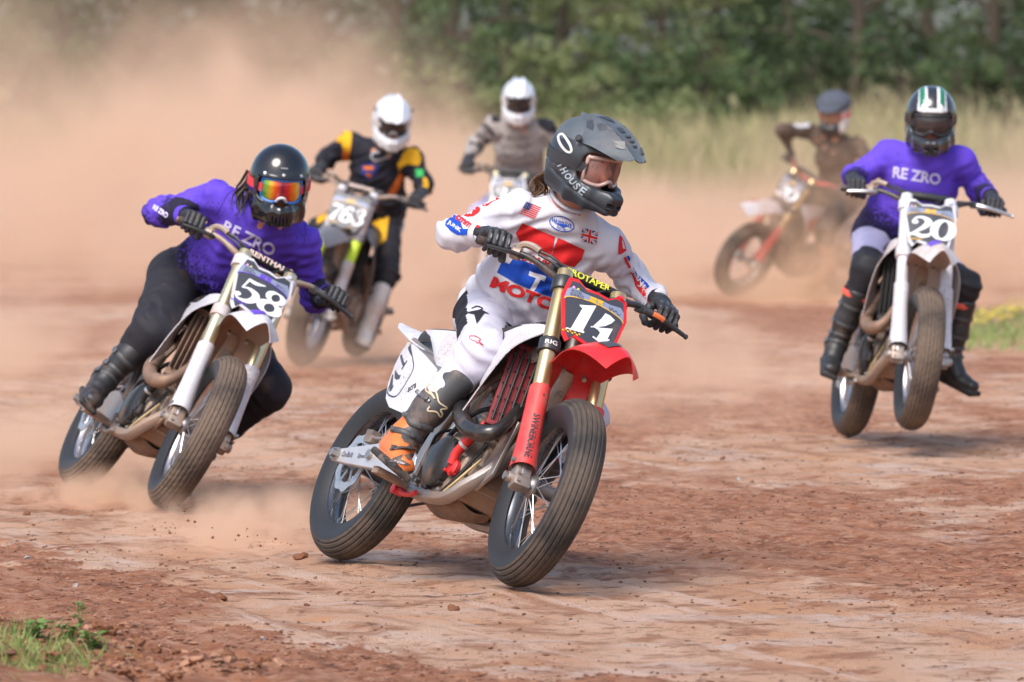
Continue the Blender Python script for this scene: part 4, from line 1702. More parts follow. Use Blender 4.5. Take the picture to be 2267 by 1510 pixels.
    en_.prism([(.62, .30), (.64, .43), (.74, .50), (.92, .52), (1.03, .45), (1.04, .33), (.97, .255), (.74, .24), (.65, .26)], lambda u, v: V3(u, -.085, v), V3(0, .17, 0))
    en_.prism([(.70, .30), (.70, .41), (.78, .47), (.94, .46), (1.0, .39), (.97, .29), (.86, .255), (.76, .262)], lambda u, v: V3(u, -.125, v), V3(0, .25, 0))
    eng = en_.build('engine', M_ALUDIRTY, root, 35, bevel=.010)
    cc = MB().lathe([(0, .0), (.094, .0), (.097, -.010), (.094, -.026), (.080, -.036), (.045, -.041), (0, -.042)], V3(.835, -.124, .362), V3(0, 1, -.03), 36, False)
    for k in range(7):
        a = k * .9
        cc.cyl(V3(.835 + .099 * math.cos(a), -.126, .362 + .099 * math.sin(a)), V3(.835 + .099 * math.cos(a), -.145, .362 + .099 * math.sin(a)), .008, 8)
    cc.build('clutch_cover', c.get('clutch', M_BLACKMET), eng, 40)
    MB().lathe([(0, .0), (.070, .0), (.070, .030), (.055, .040), (0, .042)], V3(.90, .124, .36), V3(0, 1, 0), 30, False).build('ignition_cover', M_ALUDIRTY, eng, 40)
    cyl = MB()
    Rc = frame(V3(.97, 0, -.24), V3(.24, 0, .97))
    for k in range(6):
        cyl.box(V3(.905, 0, .52) + Rc[:, 2] * (.02 + .018 * k), (.145, .15, .010), Rc, .004)
    cyl.box(V3(.905, 0, .52) + Rc[:, 2] * .06, (.125, .128, .13), Rc, .01)
    cyl.box(V3(.905, 0, .52) + Rc[:, 2] * .175, (.150, .165, .10), Rc, .018)
    cyl.box(V3(.905, 0, .52) + Rc[:, 2] * .235, (.110, .150, .04), Rc, .012)
    cyl.build('cylinder', M_ALUDIRTY, eng, 40)
    wp = MB()
    wp.lathe([(0, 0), (.030, 0), (.032, -.014), (.022, -.022), (0, -.022)], V3(.955, -.128, .345), V3(0, 1, 0), 20, False)
    wp.tube(curve([(.952, -.148, .355), (.960, -.152, .395), (.978, -.150, .42)], 8), .017, 10)
    for q in ((.93, .33), (.975, .325), (.96, .375)):
        wp.cyl(V3(q[0], -.13, q[1]), V3(q[0], -.156, q[1]), .006, 8)
    wp.build('water_pump', c.get('hose', M_BLACKPL), eng, 40)
    hs = MB()
    hs.tube(curve([(.978, -.150, .42), (1.0, -.148, .45), (1.022, -.135, .49), (1.045, -.12, .53)], 12), .0185, 12)
    ho = hs.build('coolant_hose', c.get('hose', M_BLACKPL), root, 40)
    MB().lathe([(.0195, -.006), (.0215, -.006), (.0215, .006), (.0195, .006)], V3(.985, -.1495, .43), V3(.6, .1, .8), 18).build('hose_clamp', M_STEEL, ho)
    for (x, y, z, r, t_) in ((.985, -.086, .30, .030, .034), (.72, -.125, .40, .026, .012), (.93, -.126, .44, .022, .014), (1.02, -.05, .36, .026, .05), (.66, -.088, .38, .034, .03)):
        MB().cyl(V3(x, y + .01, z), V3(x, y - t_, z), r, 18, None, .004).build('engine_boss', M_ALUDIRTY, eng, 40)
    for k in range(6):
        MB().box(V3(1.045 - .012 * k, -.02, .30 + .028 * k), (.012, .13, .006), None, .001).build('engine_rib', M_ALUDIRTY, eng, 40)
    MB().tube(curve([(.985, -.09, .60), (.93, -.13, .56), (.86, -.14, .50), (.80, -.13, .47)], 12), .009, 8).build('engine_hose', M_HOSE, root)
    MB().tube(curve([(1.06, -.10, .40), (1.02, -.135, .30), (.97, -.14, .255)], 10), .005, 6).build('drain_hose', solid('hose_yellowed', (.50, .38, .18), .6, dirt=.3), root)
    if det:
        for (x, y, z) in ((.70, -.128, .285), (.76, -.128, .262), (.84, -.128, .25), (.90, -.128, .262), (.985, -.128, .40), (1.0, -.09, .47), (.72, -.09, .47), (.66, -.09, .33), (.94, -.128, .45), (.88, -.088, .505)):
            MB().cyl(V3(x, y + .01, z), V3(x, y - .012, z), .0075, 8, None, .002).build('bolt', M_BOLT, eng)
        hh = MB()
        hh.tube(curve([(1.03, -.09, .46), (.98, -.13, .30), (.90, -.135, .225), (.80, -.11, .22)], 14), .006, 6)
        hh.tube(curve([(.80, -.10, .50), (.72, -.14, .46), (.68, -.12, .36)], 10), .006, 6)
        hh.build('breather_hose', M_HOSE, root)
    sk = MB()
    sk.sheet(loft([[(.95, -.070, .258), (.88, -.085, .236), (.70, -.088, .236)], [(.955, 0, .238), (.88, 0, .206), (.70, 0, .206)], [(.95, .070, .258), (.88, .085, .236), (.70, .088, .236)]], 0), .004)
    sk.build('skid_plate', M_SKID, root, 50)
    # ---------------- exhaust
    ex = MB()
    ex.tube(curve([(.985, -.02, .655), (1.07, -.055, .625), (1.145, -.105, .545), (1.165, -.150, .485), (1.11, -.178, .468), (1.02, -.188, .485), (.90, -.172, .535), (.76, -.125, .60), (.58, -.10, .68)], 40), np.interp(np.linspace(0, 1, 40), [0, .3, .42, .75, 1], [.020, .022, .031, .031, .024]), 16)
    ex.build('exhaust_pipe', c['pipe'], root)
    MB().tube(curve([(.60, -.10, .675), (.50, -.095, .70), (.42, -.09, .715), (.22, -.085, .745), (.18, -.085, .75)], 14), np.interp(np.linspace(0, 1, 14), [0, .15, .25, .9, 1], [.026, .028, .042, .042, .03]), 18).build('silencer', M_ALU, root)
    # ---------------- swingarm, shock, chain
    sw = MB()
    for s in (-1, 1):
        poly = [(.60, .375), (.62, .33), (.60, .275), (.36, .305), (.06, .312), (-.045, .318), (-.052, .345), (-.03, .362), (.05, .372), (.28, .405), (.45, .415)]
        sw.prism(poly, lambda u, v: V3(u, s * (.098 + .022 * (1 - max(u, 0) / .6)), v), V3(0, s * .030, 0))
    sw.box(V3(.50, 0, .345), (.10, .20, .07), None, .01)
    so = sw.build('swingarm', c.get('swing', M_ALU), root, 40, bevel=.004)
    for s in (-1, 1):
        b = MB()
        b.box(V3(-.015, s * .152, .343), (.05, .014, .045), None, .004)
        b.cyl(V3(0, s * .15, .34), V3(0, s * .178, .34), .017, 6)
        b.cyl(V3(.255, s * .136, .355), V3(.255, s * .155, .355), .018, 14)
        b.build('axle_block', M_BOLT, so)
    if c.get('swing_text'):
        for s_, u0, w_ in ((c['swing_text'][0], .035, .085), (c['swing_text'][1], .16, .06)):
            it = text_items(s_, w_, .020, 0, 0, 0, .01, .2)
            V = np.array([V3(u0 + w_ - q[0] if False else u0 + q[0], -.1515 + .022 * max(u0 + q[0], 0) / .6 * 1.0 - .0005, .335 + q[1] + .03 * q[0]) for q in it[0][0]])
            mk('lettering', V, [f_[::-1] for f_ in it[0][1]], c['ink_dark'], so, False)
    cal = MB()
    for k in range(6):
        cal.box(V3(.095 + .009 * k, -.105, .438), (.004, .038, .040), None)
    cal.box(V3(.118, -.105, .425), (.06, .034, .03), None, .006)
    cal.tube(curve([(.16, -.12, .43), (.28, -.13, .425), (.45, -.12, .44)], 10), .006, 8)
    cal.build('brake_caliper', c.get('caliper', M_ALU), root, 40)
    MB().cyl(V3(.50, 0, .38), V3(.60, 0, .72), .03, 14).build('shock_absorber', M_STEEL, root)
    ch = []
    for a in np.linspace(math.pi / 2, 3 * math.pi / 2, 14):
        ch.append(V3(.113 * math.cos(a), .085, .34 + .113 * math.sin(a)))
    for a in np.linspace(-math.pi / 2, math.pi / 2, 8):
        ch.append(V3(.66 + .035 * math.cos(a), .085, .36 + .035 * math.sin(a)))
    MB().tube(ch, .007, 6, closed=True, flat=.8).build('chain', M_BLACKMET, root)
    # footpegs and rear brake pedal
    for s in (-1, 1):
        pg = MB()
        pg.box(V3(.655, s * .225, .255), (.05, .10, .018), None, .004)
        for k in range(4):
            pg.box(V3(.637 + .012 * k, s * .225, .267), (.003, .10, .01), None)
        pg.cyl(V3(.66, s * .12, .262), V3(.66, s * .18, .255), .013, 8)
        pg.build('footpeg', M_ALUDIRTY, root, 40)
    MB().tube(curve([(.63, -.15, .235), (.69, -.155, .222), (.76, -.158, .222), (.80, -.16, .232)], 12), .009, 8).cyl(V3(.62, -.13, .235), V3(.62, -.17, .235), .018, 10).build('brake_pedal', c.get('pedal', M_ALU), root, 40)

    # ---------------- radiators with louvres
    for s in (-1, 1):
        up = nrm(V3(-.20, 0, 1))
        fw = nrm(V3(.95, s * .30, .2))
        lf = nrm(np.cross(up, fw))
        fw = np.cross(lf, up)
        R = np.stack([fw, lf, up], 1)
        rc = V3(1.075, s * .104, .672)
        rad = MB()
        rad.box(rc - fw * .012, (.026, .108, .285), R, .004)
        rad.box(rc + up * .150 - fw * .012, (.034, .108, .022), R, .006)
        rad.box(rc - up * .150 - fw * .008, (.040, .114, .020), R, .006)
        ro = rad.build('radiator', c['radiator'], root, 40)
        if c['louvre'] == 'rod':
            for k in range(4):
                m = MB()
                yy = -.040 + .0265 * k
                m.tube([rc + lf * yy + up * -.14 + fw * .012, rc + lf * (yy + .004) + up * .14 + fw * .010], .0042, 6)
                for q in range(5):
                    m.box(rc + lf * yy + up * (-.11 + .055 * q) + fw * .010, (.008, .016, .004), R)
                m.build('louvre', M_HOSE, ro)
        else:
            for k in range(5):
                yy = -.043 + .0215 * k
                a = .55 * s
                R2 = R @ np.array([[math.cos(a), -math.sin(a), 0], [math.sin(a), math.cos(a), 0], [0, 0, 1]])
                MB().box(rc + lf * yy + fw * .014, (.030, .006, .255), R2, .002).build('louvre', c['louvre_mat'], ro)
    # ---------------- shrouds, tank, seat, tail
    for s in (-1, 1):
        top = [(1.175, s * .095, .905), (1.10, s * .125, .905), (.95, s * .125, .895), (.78, s * .105, .875), (.60, s * .095, .865)]
        mid = [(1.125, s * .185, .800), (1.06, s * .176, .790), (.93, s * .148, .790), (.78, s * .122, .790), (.62, s * .108, .790)]
        low = [(1.085, s * .212, .690), (1.04, s * .192, .690), (.95, s * .160, .700), (.84, s * .132, .715), (.72, s * .115, .725)]
        bot = [(1.000, s * .214, .530), (.985, s * .200, .545), (.955, s * .176, .580), (.92, s * .150, .620), (.87, s * .128, .660)]
        G = loft([top, mid, low, bot], 0)
        sh = MB().sheet(G, .004).build('tank_shroud', c['shroud'], root, 60)
        if c.get('shroud_print'):
            n_, m_ = G.shape[:2]
            sel = G[int(n_ * .35):int(n_ * .8), int(m_ * .2):int(m_ * .7)]
            nn = nrm(V3(0, s, 0))
            k1, k2 = sel.shape[:2]
            mk('graphic', (sel + nn * .0035).reshape(-1, 3), [[a * k2 + b_, a * k2 + b_ + 1, (a + 1) * k2 + b_ + 1, (a + 1) * k2 + b_] for a in range(k1 - 1) for b_ in range(k2 - 1)], c['shroud_print'], sh)
    tk = MB().sheet(loft([[(1.16, -.10, .885), (.95, -.125, .885), (.62, -.095, .86)], [(1.14, 0, .935), (.98, 0, .955), (.80, 0, .925), (.62, 0, .895)][:3], [(1.16, .10, .885), (.95, .125, .885), (.62, .095, .86)]], 0), .02)
    tk.cyl(V3(1.0, 0, .95), V3(1.0, 0, .985), .032, 18, None, .006)
    tk.build('fuel_tank', M_BLACKPL, root, 50)
    ss = MB()
    xs = [.94, .80, .62, .40, .20, .06]
    zt = [.948, .915, .893, .888, .893, .898]
    wd = [.060, .085, .105, .115, .100, .070]
    L_ = []
    for x, z, w in zip(xs, zt, wd):
        L_.append([V3(x, w * math.sin(a) * 1.0, z - .055 + .055 * max(math.cos(a), -.6) ** (1 if math.cos(a) > 0 else 1)) for a in np.linspace(-1.9, 1.9, 15)])
    ss.sheet(np.array([curve(np.array(L_)[:, j], 24) for j in range(15)]).transpose(1, 0, 2), .012)
    ss.build('seat', c.get('seat', M_SEAT), root, 60)
    # rear mudguard: narrow upswept tail
    row = []
    for x, z, w, dr in ((.20, .835, .095, .05), (.05, .862, .090, .045), (-.08, .888, .078, .036), (-.20, .905, .055, .022), (-.31, .922, .012, .004)):
        row.append([V3(x, w * u, z - dr * abs(u) ** 1.6) for u in np.linspace(-1, 1, 11)])
    row = np.array(row)
    MB().sheet(np.array([curve(row[:, j], 22) for j in range(11)]).transpose(1, 0, 2), .004).build('rear_mudguard', c['tail'], root, 50)
    for s in (-1, 1):
        # tail side cover under the seat
        MB().sheet(loft([[(.55, s * .112, .855), (.38, s * .112, .862), (.20, s * .100, .866), (.12, s * .090, .868)], [(.58, s * .128, .775), (.44, s * .130, .792), (.33, s * .122, .806), (.26, s * .110, .82)], [(.60, s * .128, .66), (.53, s * .131, .68), (.47, s * .131, .70), (.42, s * .125, .72)]], 0), .004).build('side_cover', c['sidecover'], root, 50)
        pl = [(.120, .800), (.085, .765), (.072, .715), (.100, .640), (.165, .575), (.245, .540), (.40, .520), (.50, .530), (.55, .62), (.48, .70), (.36, .745), (.22, .785)]
        q = np.array(pl)
        v, f = fine(q, [list(range(len(pl)))], .06)

        def sp(p, off=0.0):
            return V3(p[0], s * (.150 + off - .9 * (p[0] - .30) ** 2 * .6), p[1])
        P1 = [sp(p) for p in v]
        P2 = [sp(p, -.004) for p in v]
        b = MB().add(P1, f if s > 0 else [x[::-1] for x in f]).add(P2, [x[::-1] for x in f] if s > 0 else f)
        e1, e2 = [sp(p) for p in pl], [sp(p, -.004) for p in pl]
        k = len(pl)
        b.add(e1 + e2, [[i, (i + 1) % k, (i + 1) % k + k, i + k] for i in range(k)])
        spo = b.build('side_plate', c['sideplate'], root, 40)
        if c.get('side_number'):
            it = [poly2d([(.098, .745), (.112, .752), (.205, .712), (.212, .724), (.222, .722), (.205, .686), (.196, .690), (.200, .700)]),
                  poly2d([(.120, .690), (.150, .680), (.205, .664), (.218, .668), (.222, .650), (.190, .648), (.165, .655)]),
                  poly2d([(.112, .668), (.122, .672), (.185, .622), (.196, .626), (.192, .606), (.180, .600), (.150, .622), (.158, .600), (.150, .600), (.138, .632)])]
            V, F, n0 = [], [], 0
            for kk, (vv, ff) in enumerate(it):
                vv, ff = fine(vv, ff, .03)
                V += [sp(p, .0012 + .0003 * kk) for p in vv]
                F += [[i + n0 for i in f_] for f_ in ff]
                n0 += len(vv)
            mk('number_print', V, F, c['ink_dark'], spo, False)
        if c.get('side_line'):
            v, f = ribbon([(.165, .782), (.205, .762), (.25, .74)], [.020, .014, .005], 12)
            v2, f2 = ribbon([(.25, .74), (.305, .695), (.300, .640), (.27, .585), (.20, .585), (.150, .600)], [.005, .006], 24)
            V, F = merge2d([(v, f), (v2, f2)])
            mk('graphic', [sp(p, .0012) for p in V], F, c['ink_dark'], spo, False)
            it = text_items('acra', .05, .022, .345, .60, .5, .02)
            mk('lettering', [sp(p, .0013) for p in it[0][0]], it[0][1], c['ink_dark'], spo, False)
    return root, ps

# ---------------------------------------------------------------- the six bikes
INK = dict(ink_white=solid('print_white', (.80, .80, .82), .45, dirt=.12), ink_dark=solid('print_dark', (.05, .05, .06), .5, dirt=.1), ink_pink=solid('print_pink', (.7, .3, .65), .5), ink_yellow=solid('print_yellow', (.75, .62, .05), .5))
M_WHITEPL = solid('white_plastic', (.60, .595, .64), .42, dirt=.34, dirt_scale=7, coat=.1, fleck=.5, fleck_col=(.24, .12, .075))
M_WHITEPL2 = solid('white_plastic_dusty', (.56, .535, .55), .5, dirt=.52, dirt_scale=7, fleck=.5, fleck_col=(.24, .12, .075))
M_REDPL = solid('red_plastic', (.66, .016, .020), .38, dirt=.26, dirt_scale=8, coat=.1, fleck=.35, fleck_col=(.20, .05, .035), dirt_col=(.42, .09, .07))
M_REDPL2 = solid('red_plastic_worn', (.62, .045, .045), .45, dirt=.42, dirt_scale=11, fleck=.5, fleck_col=(.22, .08, .05), dirt_col=(.46, .16, .12))
M_GOLD = solid('gold_fork', (.66, .50, .26), .30, .85, dirt=.12, dirt_scale=5)
M_PALEGOLD = solid('pale_gold_fork', (.64, .56, .36), .32, .8, dirt=.2, dirt_scale=5)
M_PLBG = solid('plate_charcoal', (.050, .053, .066), .42, dirt=.15, dirt_scale=7)
M_BAND = solid('plate_lavender_grey', (.22, .26, .38), .45, dirt=.12)
M_ORANGEY = solid('plate_yellow', (.75, .43, .03), .45)
M_PURPLE = solid('print_purple', (.13, .055, .55), .45, dirt=.1)
M_RADRED = solid('radiator_red', (.20, .014, .018), .55, dirt=.2, dirt_scale=9)
M_RADDUST = solid('radiator_dust', (.17, .105, .075), .9, dirt=.6)
M_LOUVRE = solid('louvre_dust', (.11, .072, .055), .9, dirt=.5, dirt_scale=5)
M_LOUVREDK = solid('louvre_dark', (.03, .028, .028), .8, dirt=.25)
M_RIMBLK = solid('rim_black', (.15, .16, .185), .27, .8, dirt=.12, spec=.7)
M_RIMSIL = solid('rim_silver', (.62, .60, .62), .3, .85, dirt=.25)
M_HUB = solid('hub_grey', (.18, .18, .19), .4, .8, dirt=.3)
M_REDHOSE = solid('red_hose', (.62, .03, .03), .45, dirt=.2)
M_ORSTK = solid('orange_sticker', (.70, .16, .05), .5)
M_PADY = solid('pad_yellow', (.72, .70, .06), .5)
M_PADW = solid('pad_pink_white', (.72, .55, .48), .5)
M_FDUST = solid('mudguard_dusty', (.30, .17, .12), .9, dirt=.6, dirt_scale=5)
M_FDUST2 = solid('mudguard_under_dusty', (.46, .36, .32), .8, dirt=.4)
M_LIME = solid('lime_plastic', (.50, .68, .03), .45)
M_GREYPL = solid('grey_plastic', (.14, .14, .16), .5, dirt=.4)

POSES = {'14': [-.640, 23.064, .006, math.radians(25.3), math.radians(26.7), math.radians(.2), math.radians(-7.5)],
         '58': [-1.871, 27.296, .008, math.radians(17.6), math.radians(30.9), math.radians(.2), math.radians(-6.2)],
         '20': [1.638, 31.483, .000, math.radians(7.6), math.radians(9.7), math.radians(4.2), math.radians(-3.2)],
         '763': [-1.014, 41.286, .002, math.radians(-11.9), math.radians(15.5), 0, math.radians(-2.8)],
         'grey': [.01, 47.2, .0, math.radians(-6), math.radians(5), 0, 0],
         'cap': [2.78, 55.3, .0, math.radians(-40), math.radians(26), 0, math.radians(-2)]}

B14, PS14 = bike(dict(INK, pose=POSES['14'], number='14', label='leading motorcycle with red front mudguard, red-framed plate 14 and red fork guards', tyre=M_RUBBER, rim=M_RIMBLK, hub=M_HUB, fork=M_GOLD, guard=M_REDPL2, fender=M_REDPL, fender_emblem=M_PLBG,
                      plate_border=M_REDPL, plate_bg=M_PLBG, plate_band=M_BAND, plate_accent=M_ORANGEY, frame=M_ALU, radiator=M_RADRED, louvre='rod', shroud=M_WHITEPL, sidecover=M_WHITEPL, sideplate=M_WHITEPL, tail=M_WHITEPL,
                      pipe=M_CARBON, hose=M_REDHOSE, pedal=M_REDHOSE, caliper=M_ALU, clamp_text='RIG', pad_text='PROTAPER', pad_ink=M_PADY, lever_sticker=M_ORSTK, guard_text=[('F', .05, .10, 1.3, .0), ('SWINEBORNE', .34, .60, 1.05, -.45)], swing_text=('Co-Built', 'Spec'), side_number='14', side_line=1, swing=solid('swingarm_silver', (.62, .60, .60), .4, .6, dirt=.2)))
B58, PS58 = bike(dict(INK, pose=POSES['58'], number='58', blocks=1, label='dusty white motorcycle with number plate 58 leaning hard at the left', tyre=M_RUBBER_DUSTY, rim=M_RIMSIL, hub=M_HUB, fork=M_PALEGOLD, guard=M_WHITEPL, fender=M_WHITEPL, fender_under=M_FDUST, fender_emblem=M_PURPLE,
                      plate_border=M_WHITEPL, plate_bg=M_PLBG, plate_band=M_BAND, plate_accent=M_PURPLE, frame=M_ALUDIRTY, radiator=M_RADDUST, louvre='slat', louvre_mat=M_LOUVRE, shroud=M_WHITEPL, sidecover=M_WHITEPL2, sideplate=M_WHITEPL2, tail=M_WHITEPL2,
                      pipe=M_PIPE, dusty=1, clamp=M_WHITEPL2, pad_text='RENTHAL', pad_ink=M_PADW, bar=M_ALUDIRTY))
B20, PS20 = bike(dict(INK, pose=POSES['20'], number='20', blocks=1, label='white motorcycle with number plate 20, front wheel lifted off the track', tyre=M_RUBBER_DUSTY, rim=M_RIMSIL, hub=M_HUB, fork=M_WHITEPL, guard=M_WHITEPL, fender=M_WHITEPL2, fender_under=M_FDUST2,
                      plate_border=M_WHITEPL, plate_bg=M_PLBG, plate_band=M_BAND, plate_accent=M_ORANGEY, frame=M_ALUDIRTY, radiator=M_LOUVREDK, louvre='slat', louvre_mat=M_LOUVREDK, shroud=M_WHITEPL2, sidecover=M_WHITEPL2, sideplate=M_WHITEPL, tail=M_WHITEPL,
                      pipe=M_PIPE, fender_emblem=M_PURPLE, clamp=M_WHITEPL, bar=M_BLACKMET, lever=M_STEEL))
B763, PS763 = bike(dict(INK, pose=POSES['763'], number='763', detail=0, label='dusty dark motorcycle with number plate 763 and a lime stripe on its fork', tyre=M_RUBBER_DUSTY, rim=M_RIMSIL, hub=M_HUB, fork=M_WHITEPL2, guard=M_WHITEPL2, fender=M_GREYPL,
                        plate_border=M_GREYPL, plate_bg=M_PLBG, plate_band=M_BAND, plate_accent=M_ORANGEY, frame=M_ALUDIRTY, radiator=M_LOUVREDK, louvre='slat', louvre_mat=M_LOUVREDK, shroud=M_GREYPL, sidecover=M_WHITEPL2, sideplate=M_WHITEPL2, tail=M_GREYPL,
                        pipe=M_PIPE, clamp=M_GREYPL, bar=M_ALUDIRTY, pad_text='RENTHAL', pad_ink=M_PADW))
for ch_ in B763.children:
    if ch_.name.split('.')[0] == 'fork_tube':
        s_ = 1 if ch_.data.vertices[0].co[1] > 0 else -1
        MB().cyl(fork_pt(.105 * s_, .37), fork_pt(.105 * s_, .52), .031, 16).build('lime_sleeve', M_LIME, ch_)
BGREY, PSGREY = bike(dict(INK, pose=POSES['grey'], number='33', detail=0, label='white motorcycle half hidden in dust behind the leading rider', tyre=M_RUBBER_DUSTY, rim=M_RIMSIL, hub=M_HUB, fork=M_PALEGOLD, guard=M_WHITEPL2, fender=M_WHITEPL2,
                          plate_border=M_WHITEPL, plate_bg=M_PLBG, plate_band=M_BAND, plate_accent=M_ORANGEY, frame=M_ALUDIRTY, radiator=M_LOUVREDK, louvre='slat', louvre_mat=M_LOUVREDK, shroud=M_WHITEPL2, sidecover=M_WHITEPL2, sideplate=M_WHITEPL2, tail=M_WHITEPL2, pipe=M_PIPE))
BCAP, PSCAP = bike(dict(INK, pose=POSES['cap'], number='20', detail=0, label='blurred red and white motorcycle at the back, leaning with its wheel to the left', tyre=M_RUBBER_DUSTY, rim=M_RIMSIL, hub=M_HUB, fork=M_GOLD, guard=M_REDPL2, fender=M_WHITEPL, fender_emblem=M_REDPL,
                        plate_border=M_GREYPL, plate_bg=M_PLBG, plate_band=M_BAND, plate_accent=M_ORANGEY, frame=M_ALUDIRTY, radiator=M_LOUVREDK, louvre='slat', louvre_mat=M_LOUVREDK, shroud=M_WHITEPL2, shroud_print=M_REDPL2, sidecover=M_WHITEPL2, sideplate=M_WHITEPL2, tail=M_WHITEPL2, pipe=M_PIPE, bar=M_REDPL2))

# ================================================================ RIDERS
M_SKIN = solid('skin', (.55, .25, .17), .5, var=.1, dirt_scale=20, spec=.35)
M_EYE = solid('eye_white', (.26, .22, .20), .3)
M_IRIS = solid('iris', (.05, .05, .04), .2)
M_BROW = solid('brow_hair', (.06, .032, .02), .7)
M_HAIRB = solid('hair_brown', (.12, .065, .035), .55, var=.3, dirt_scale=30)
M_HAIRD = solid('hair_dark', (.03, .020, .016), .55, var=.3, dirt_scale=30)
M_GLOVE = solid('glove_black', (.024, .024, .028), .55, dirt=.1, bump=.25, bump_scale=90)
M_KNUCK = solid('glove_pad', (.06, .065, .072), .4)
M_FOAM = solid('goggle_foam', (.02, .02, .02), .9)


def lens_material(name, tint, alpha, rainbow=False):
    m, t, b = nodes_of(name)
    b.inputs['Roughness'].default_value = .06
    if rainbow:
        tc = node(t, 'ShaderNodeTexCoord')
        sp = node(t, 'ShaderNodeSeparateXYZ')
        t.links.new(tc.outputs['Generated'], sp.inputs[0])
        r = t.nodes.new('ShaderNodeValToRGB')
        cr = r.color_ramp
        stops = [(0, (.10, .35, .10)), (.10, (.25, .45, .05)), (.2, (.75, .40, .02)), (.32, (.75, .09, .02)), (.5, (.22, .01, .05)), (.66, (.65, .03, .02)), (.8, (.80, .22, .02)), (.92, (.75, .55, .05)), (1, (.15, .30, .5))]
        while len(cr.elements) < len(stops):
            cr.elements.new(.5)
        for e, (p, c) in zip(cr.elements, stops):
            e.position = p
            e.color = (*c, 1)
        t.links.new(sp.outputs[1], r.inputs[0])
        t.links.new(r.outputs[0], b.inputs['Base Color'])
        b.inputs['Metallic'].default_value = .55
        b.inputs['Coat Weight'].default_value = .5
        return m
    b.inputs['Base Color'].default_value = (*tint, 1)
    b.inputs['Specular IOR Level'].default_value = .6
    tr = node(t, 'ShaderNodeBsdfTransparent')
    tr.inputs[0].default_value = (*[min(1, .55 + .45 * c / max(tint)) for c in tint], 1)
    mx = node(t, 'ShaderNodeMixShader', Fac=alpha)
    t.links.new(tr.outputs[0], mx.inputs[1])
    t.links.new(b.outputs[0], mx.inputs[2])
    t.links.new(mx.outputs[0], t.nodes['Material Output'].inputs[0])
    return m


M_LENSCLEAR = lens_material('lens_clear', (.62, .46, .42), .17)
M_LENSDARK = lens_material('lens_smoke', (.06, .05, .05), .6)
M_LENSRAIN = lens_material('lens_mirror', (1, 1, 1), 1, True)


def solve_joint(px, py, A, B, la, lb, prefer=0.0):
    """point on a sight line whose distances to A and B best fit two bone lengths"""
    Y = np.linspace(min(A[1], B[1]) - .5, max(A[1], B[1]) + .5, 400)
    r = ray(px, py)
    P = CAMP + r[None] * (Y / r[1])[:, None]
    da = np.linalg.norm(P - A, axis=1)
    db = np.linalg.norm(P - B, axis=1)
    e = (da - la) ** 2 + (db - lb) ** 2 + prefer * .02 * (Y - Y.mean())
    return P[np.argmin(e)]


def folds(P, d, lam, seed):
    """cloth folds running across direction d"""
    w = 1.3 * vnoise(*(P * 7).T, s=seed) + .6 * vnoise(*(P * 17).T, s=seed + 3)
    a = np.sin(2 * math.pi * (P @ d) / lam + 2.4 * w)
    a = np.sign(a) * np.abs(a) ** .75
    return a * np.clip(.55 + .75 * vnoise(*(P * 6).T, s=seed + 7), 0, 1.2)


def xf(o, M, root):
    o.parent = root
    o.matrix_local = Matrix([list(r) + [0] for r in M[0]] + [[0, 0, 0, 1]]) if False else Matrix([[*M[0][i], M[1][i]] for i in range(3)] + [[0, 0, 0, 1]])
    return o


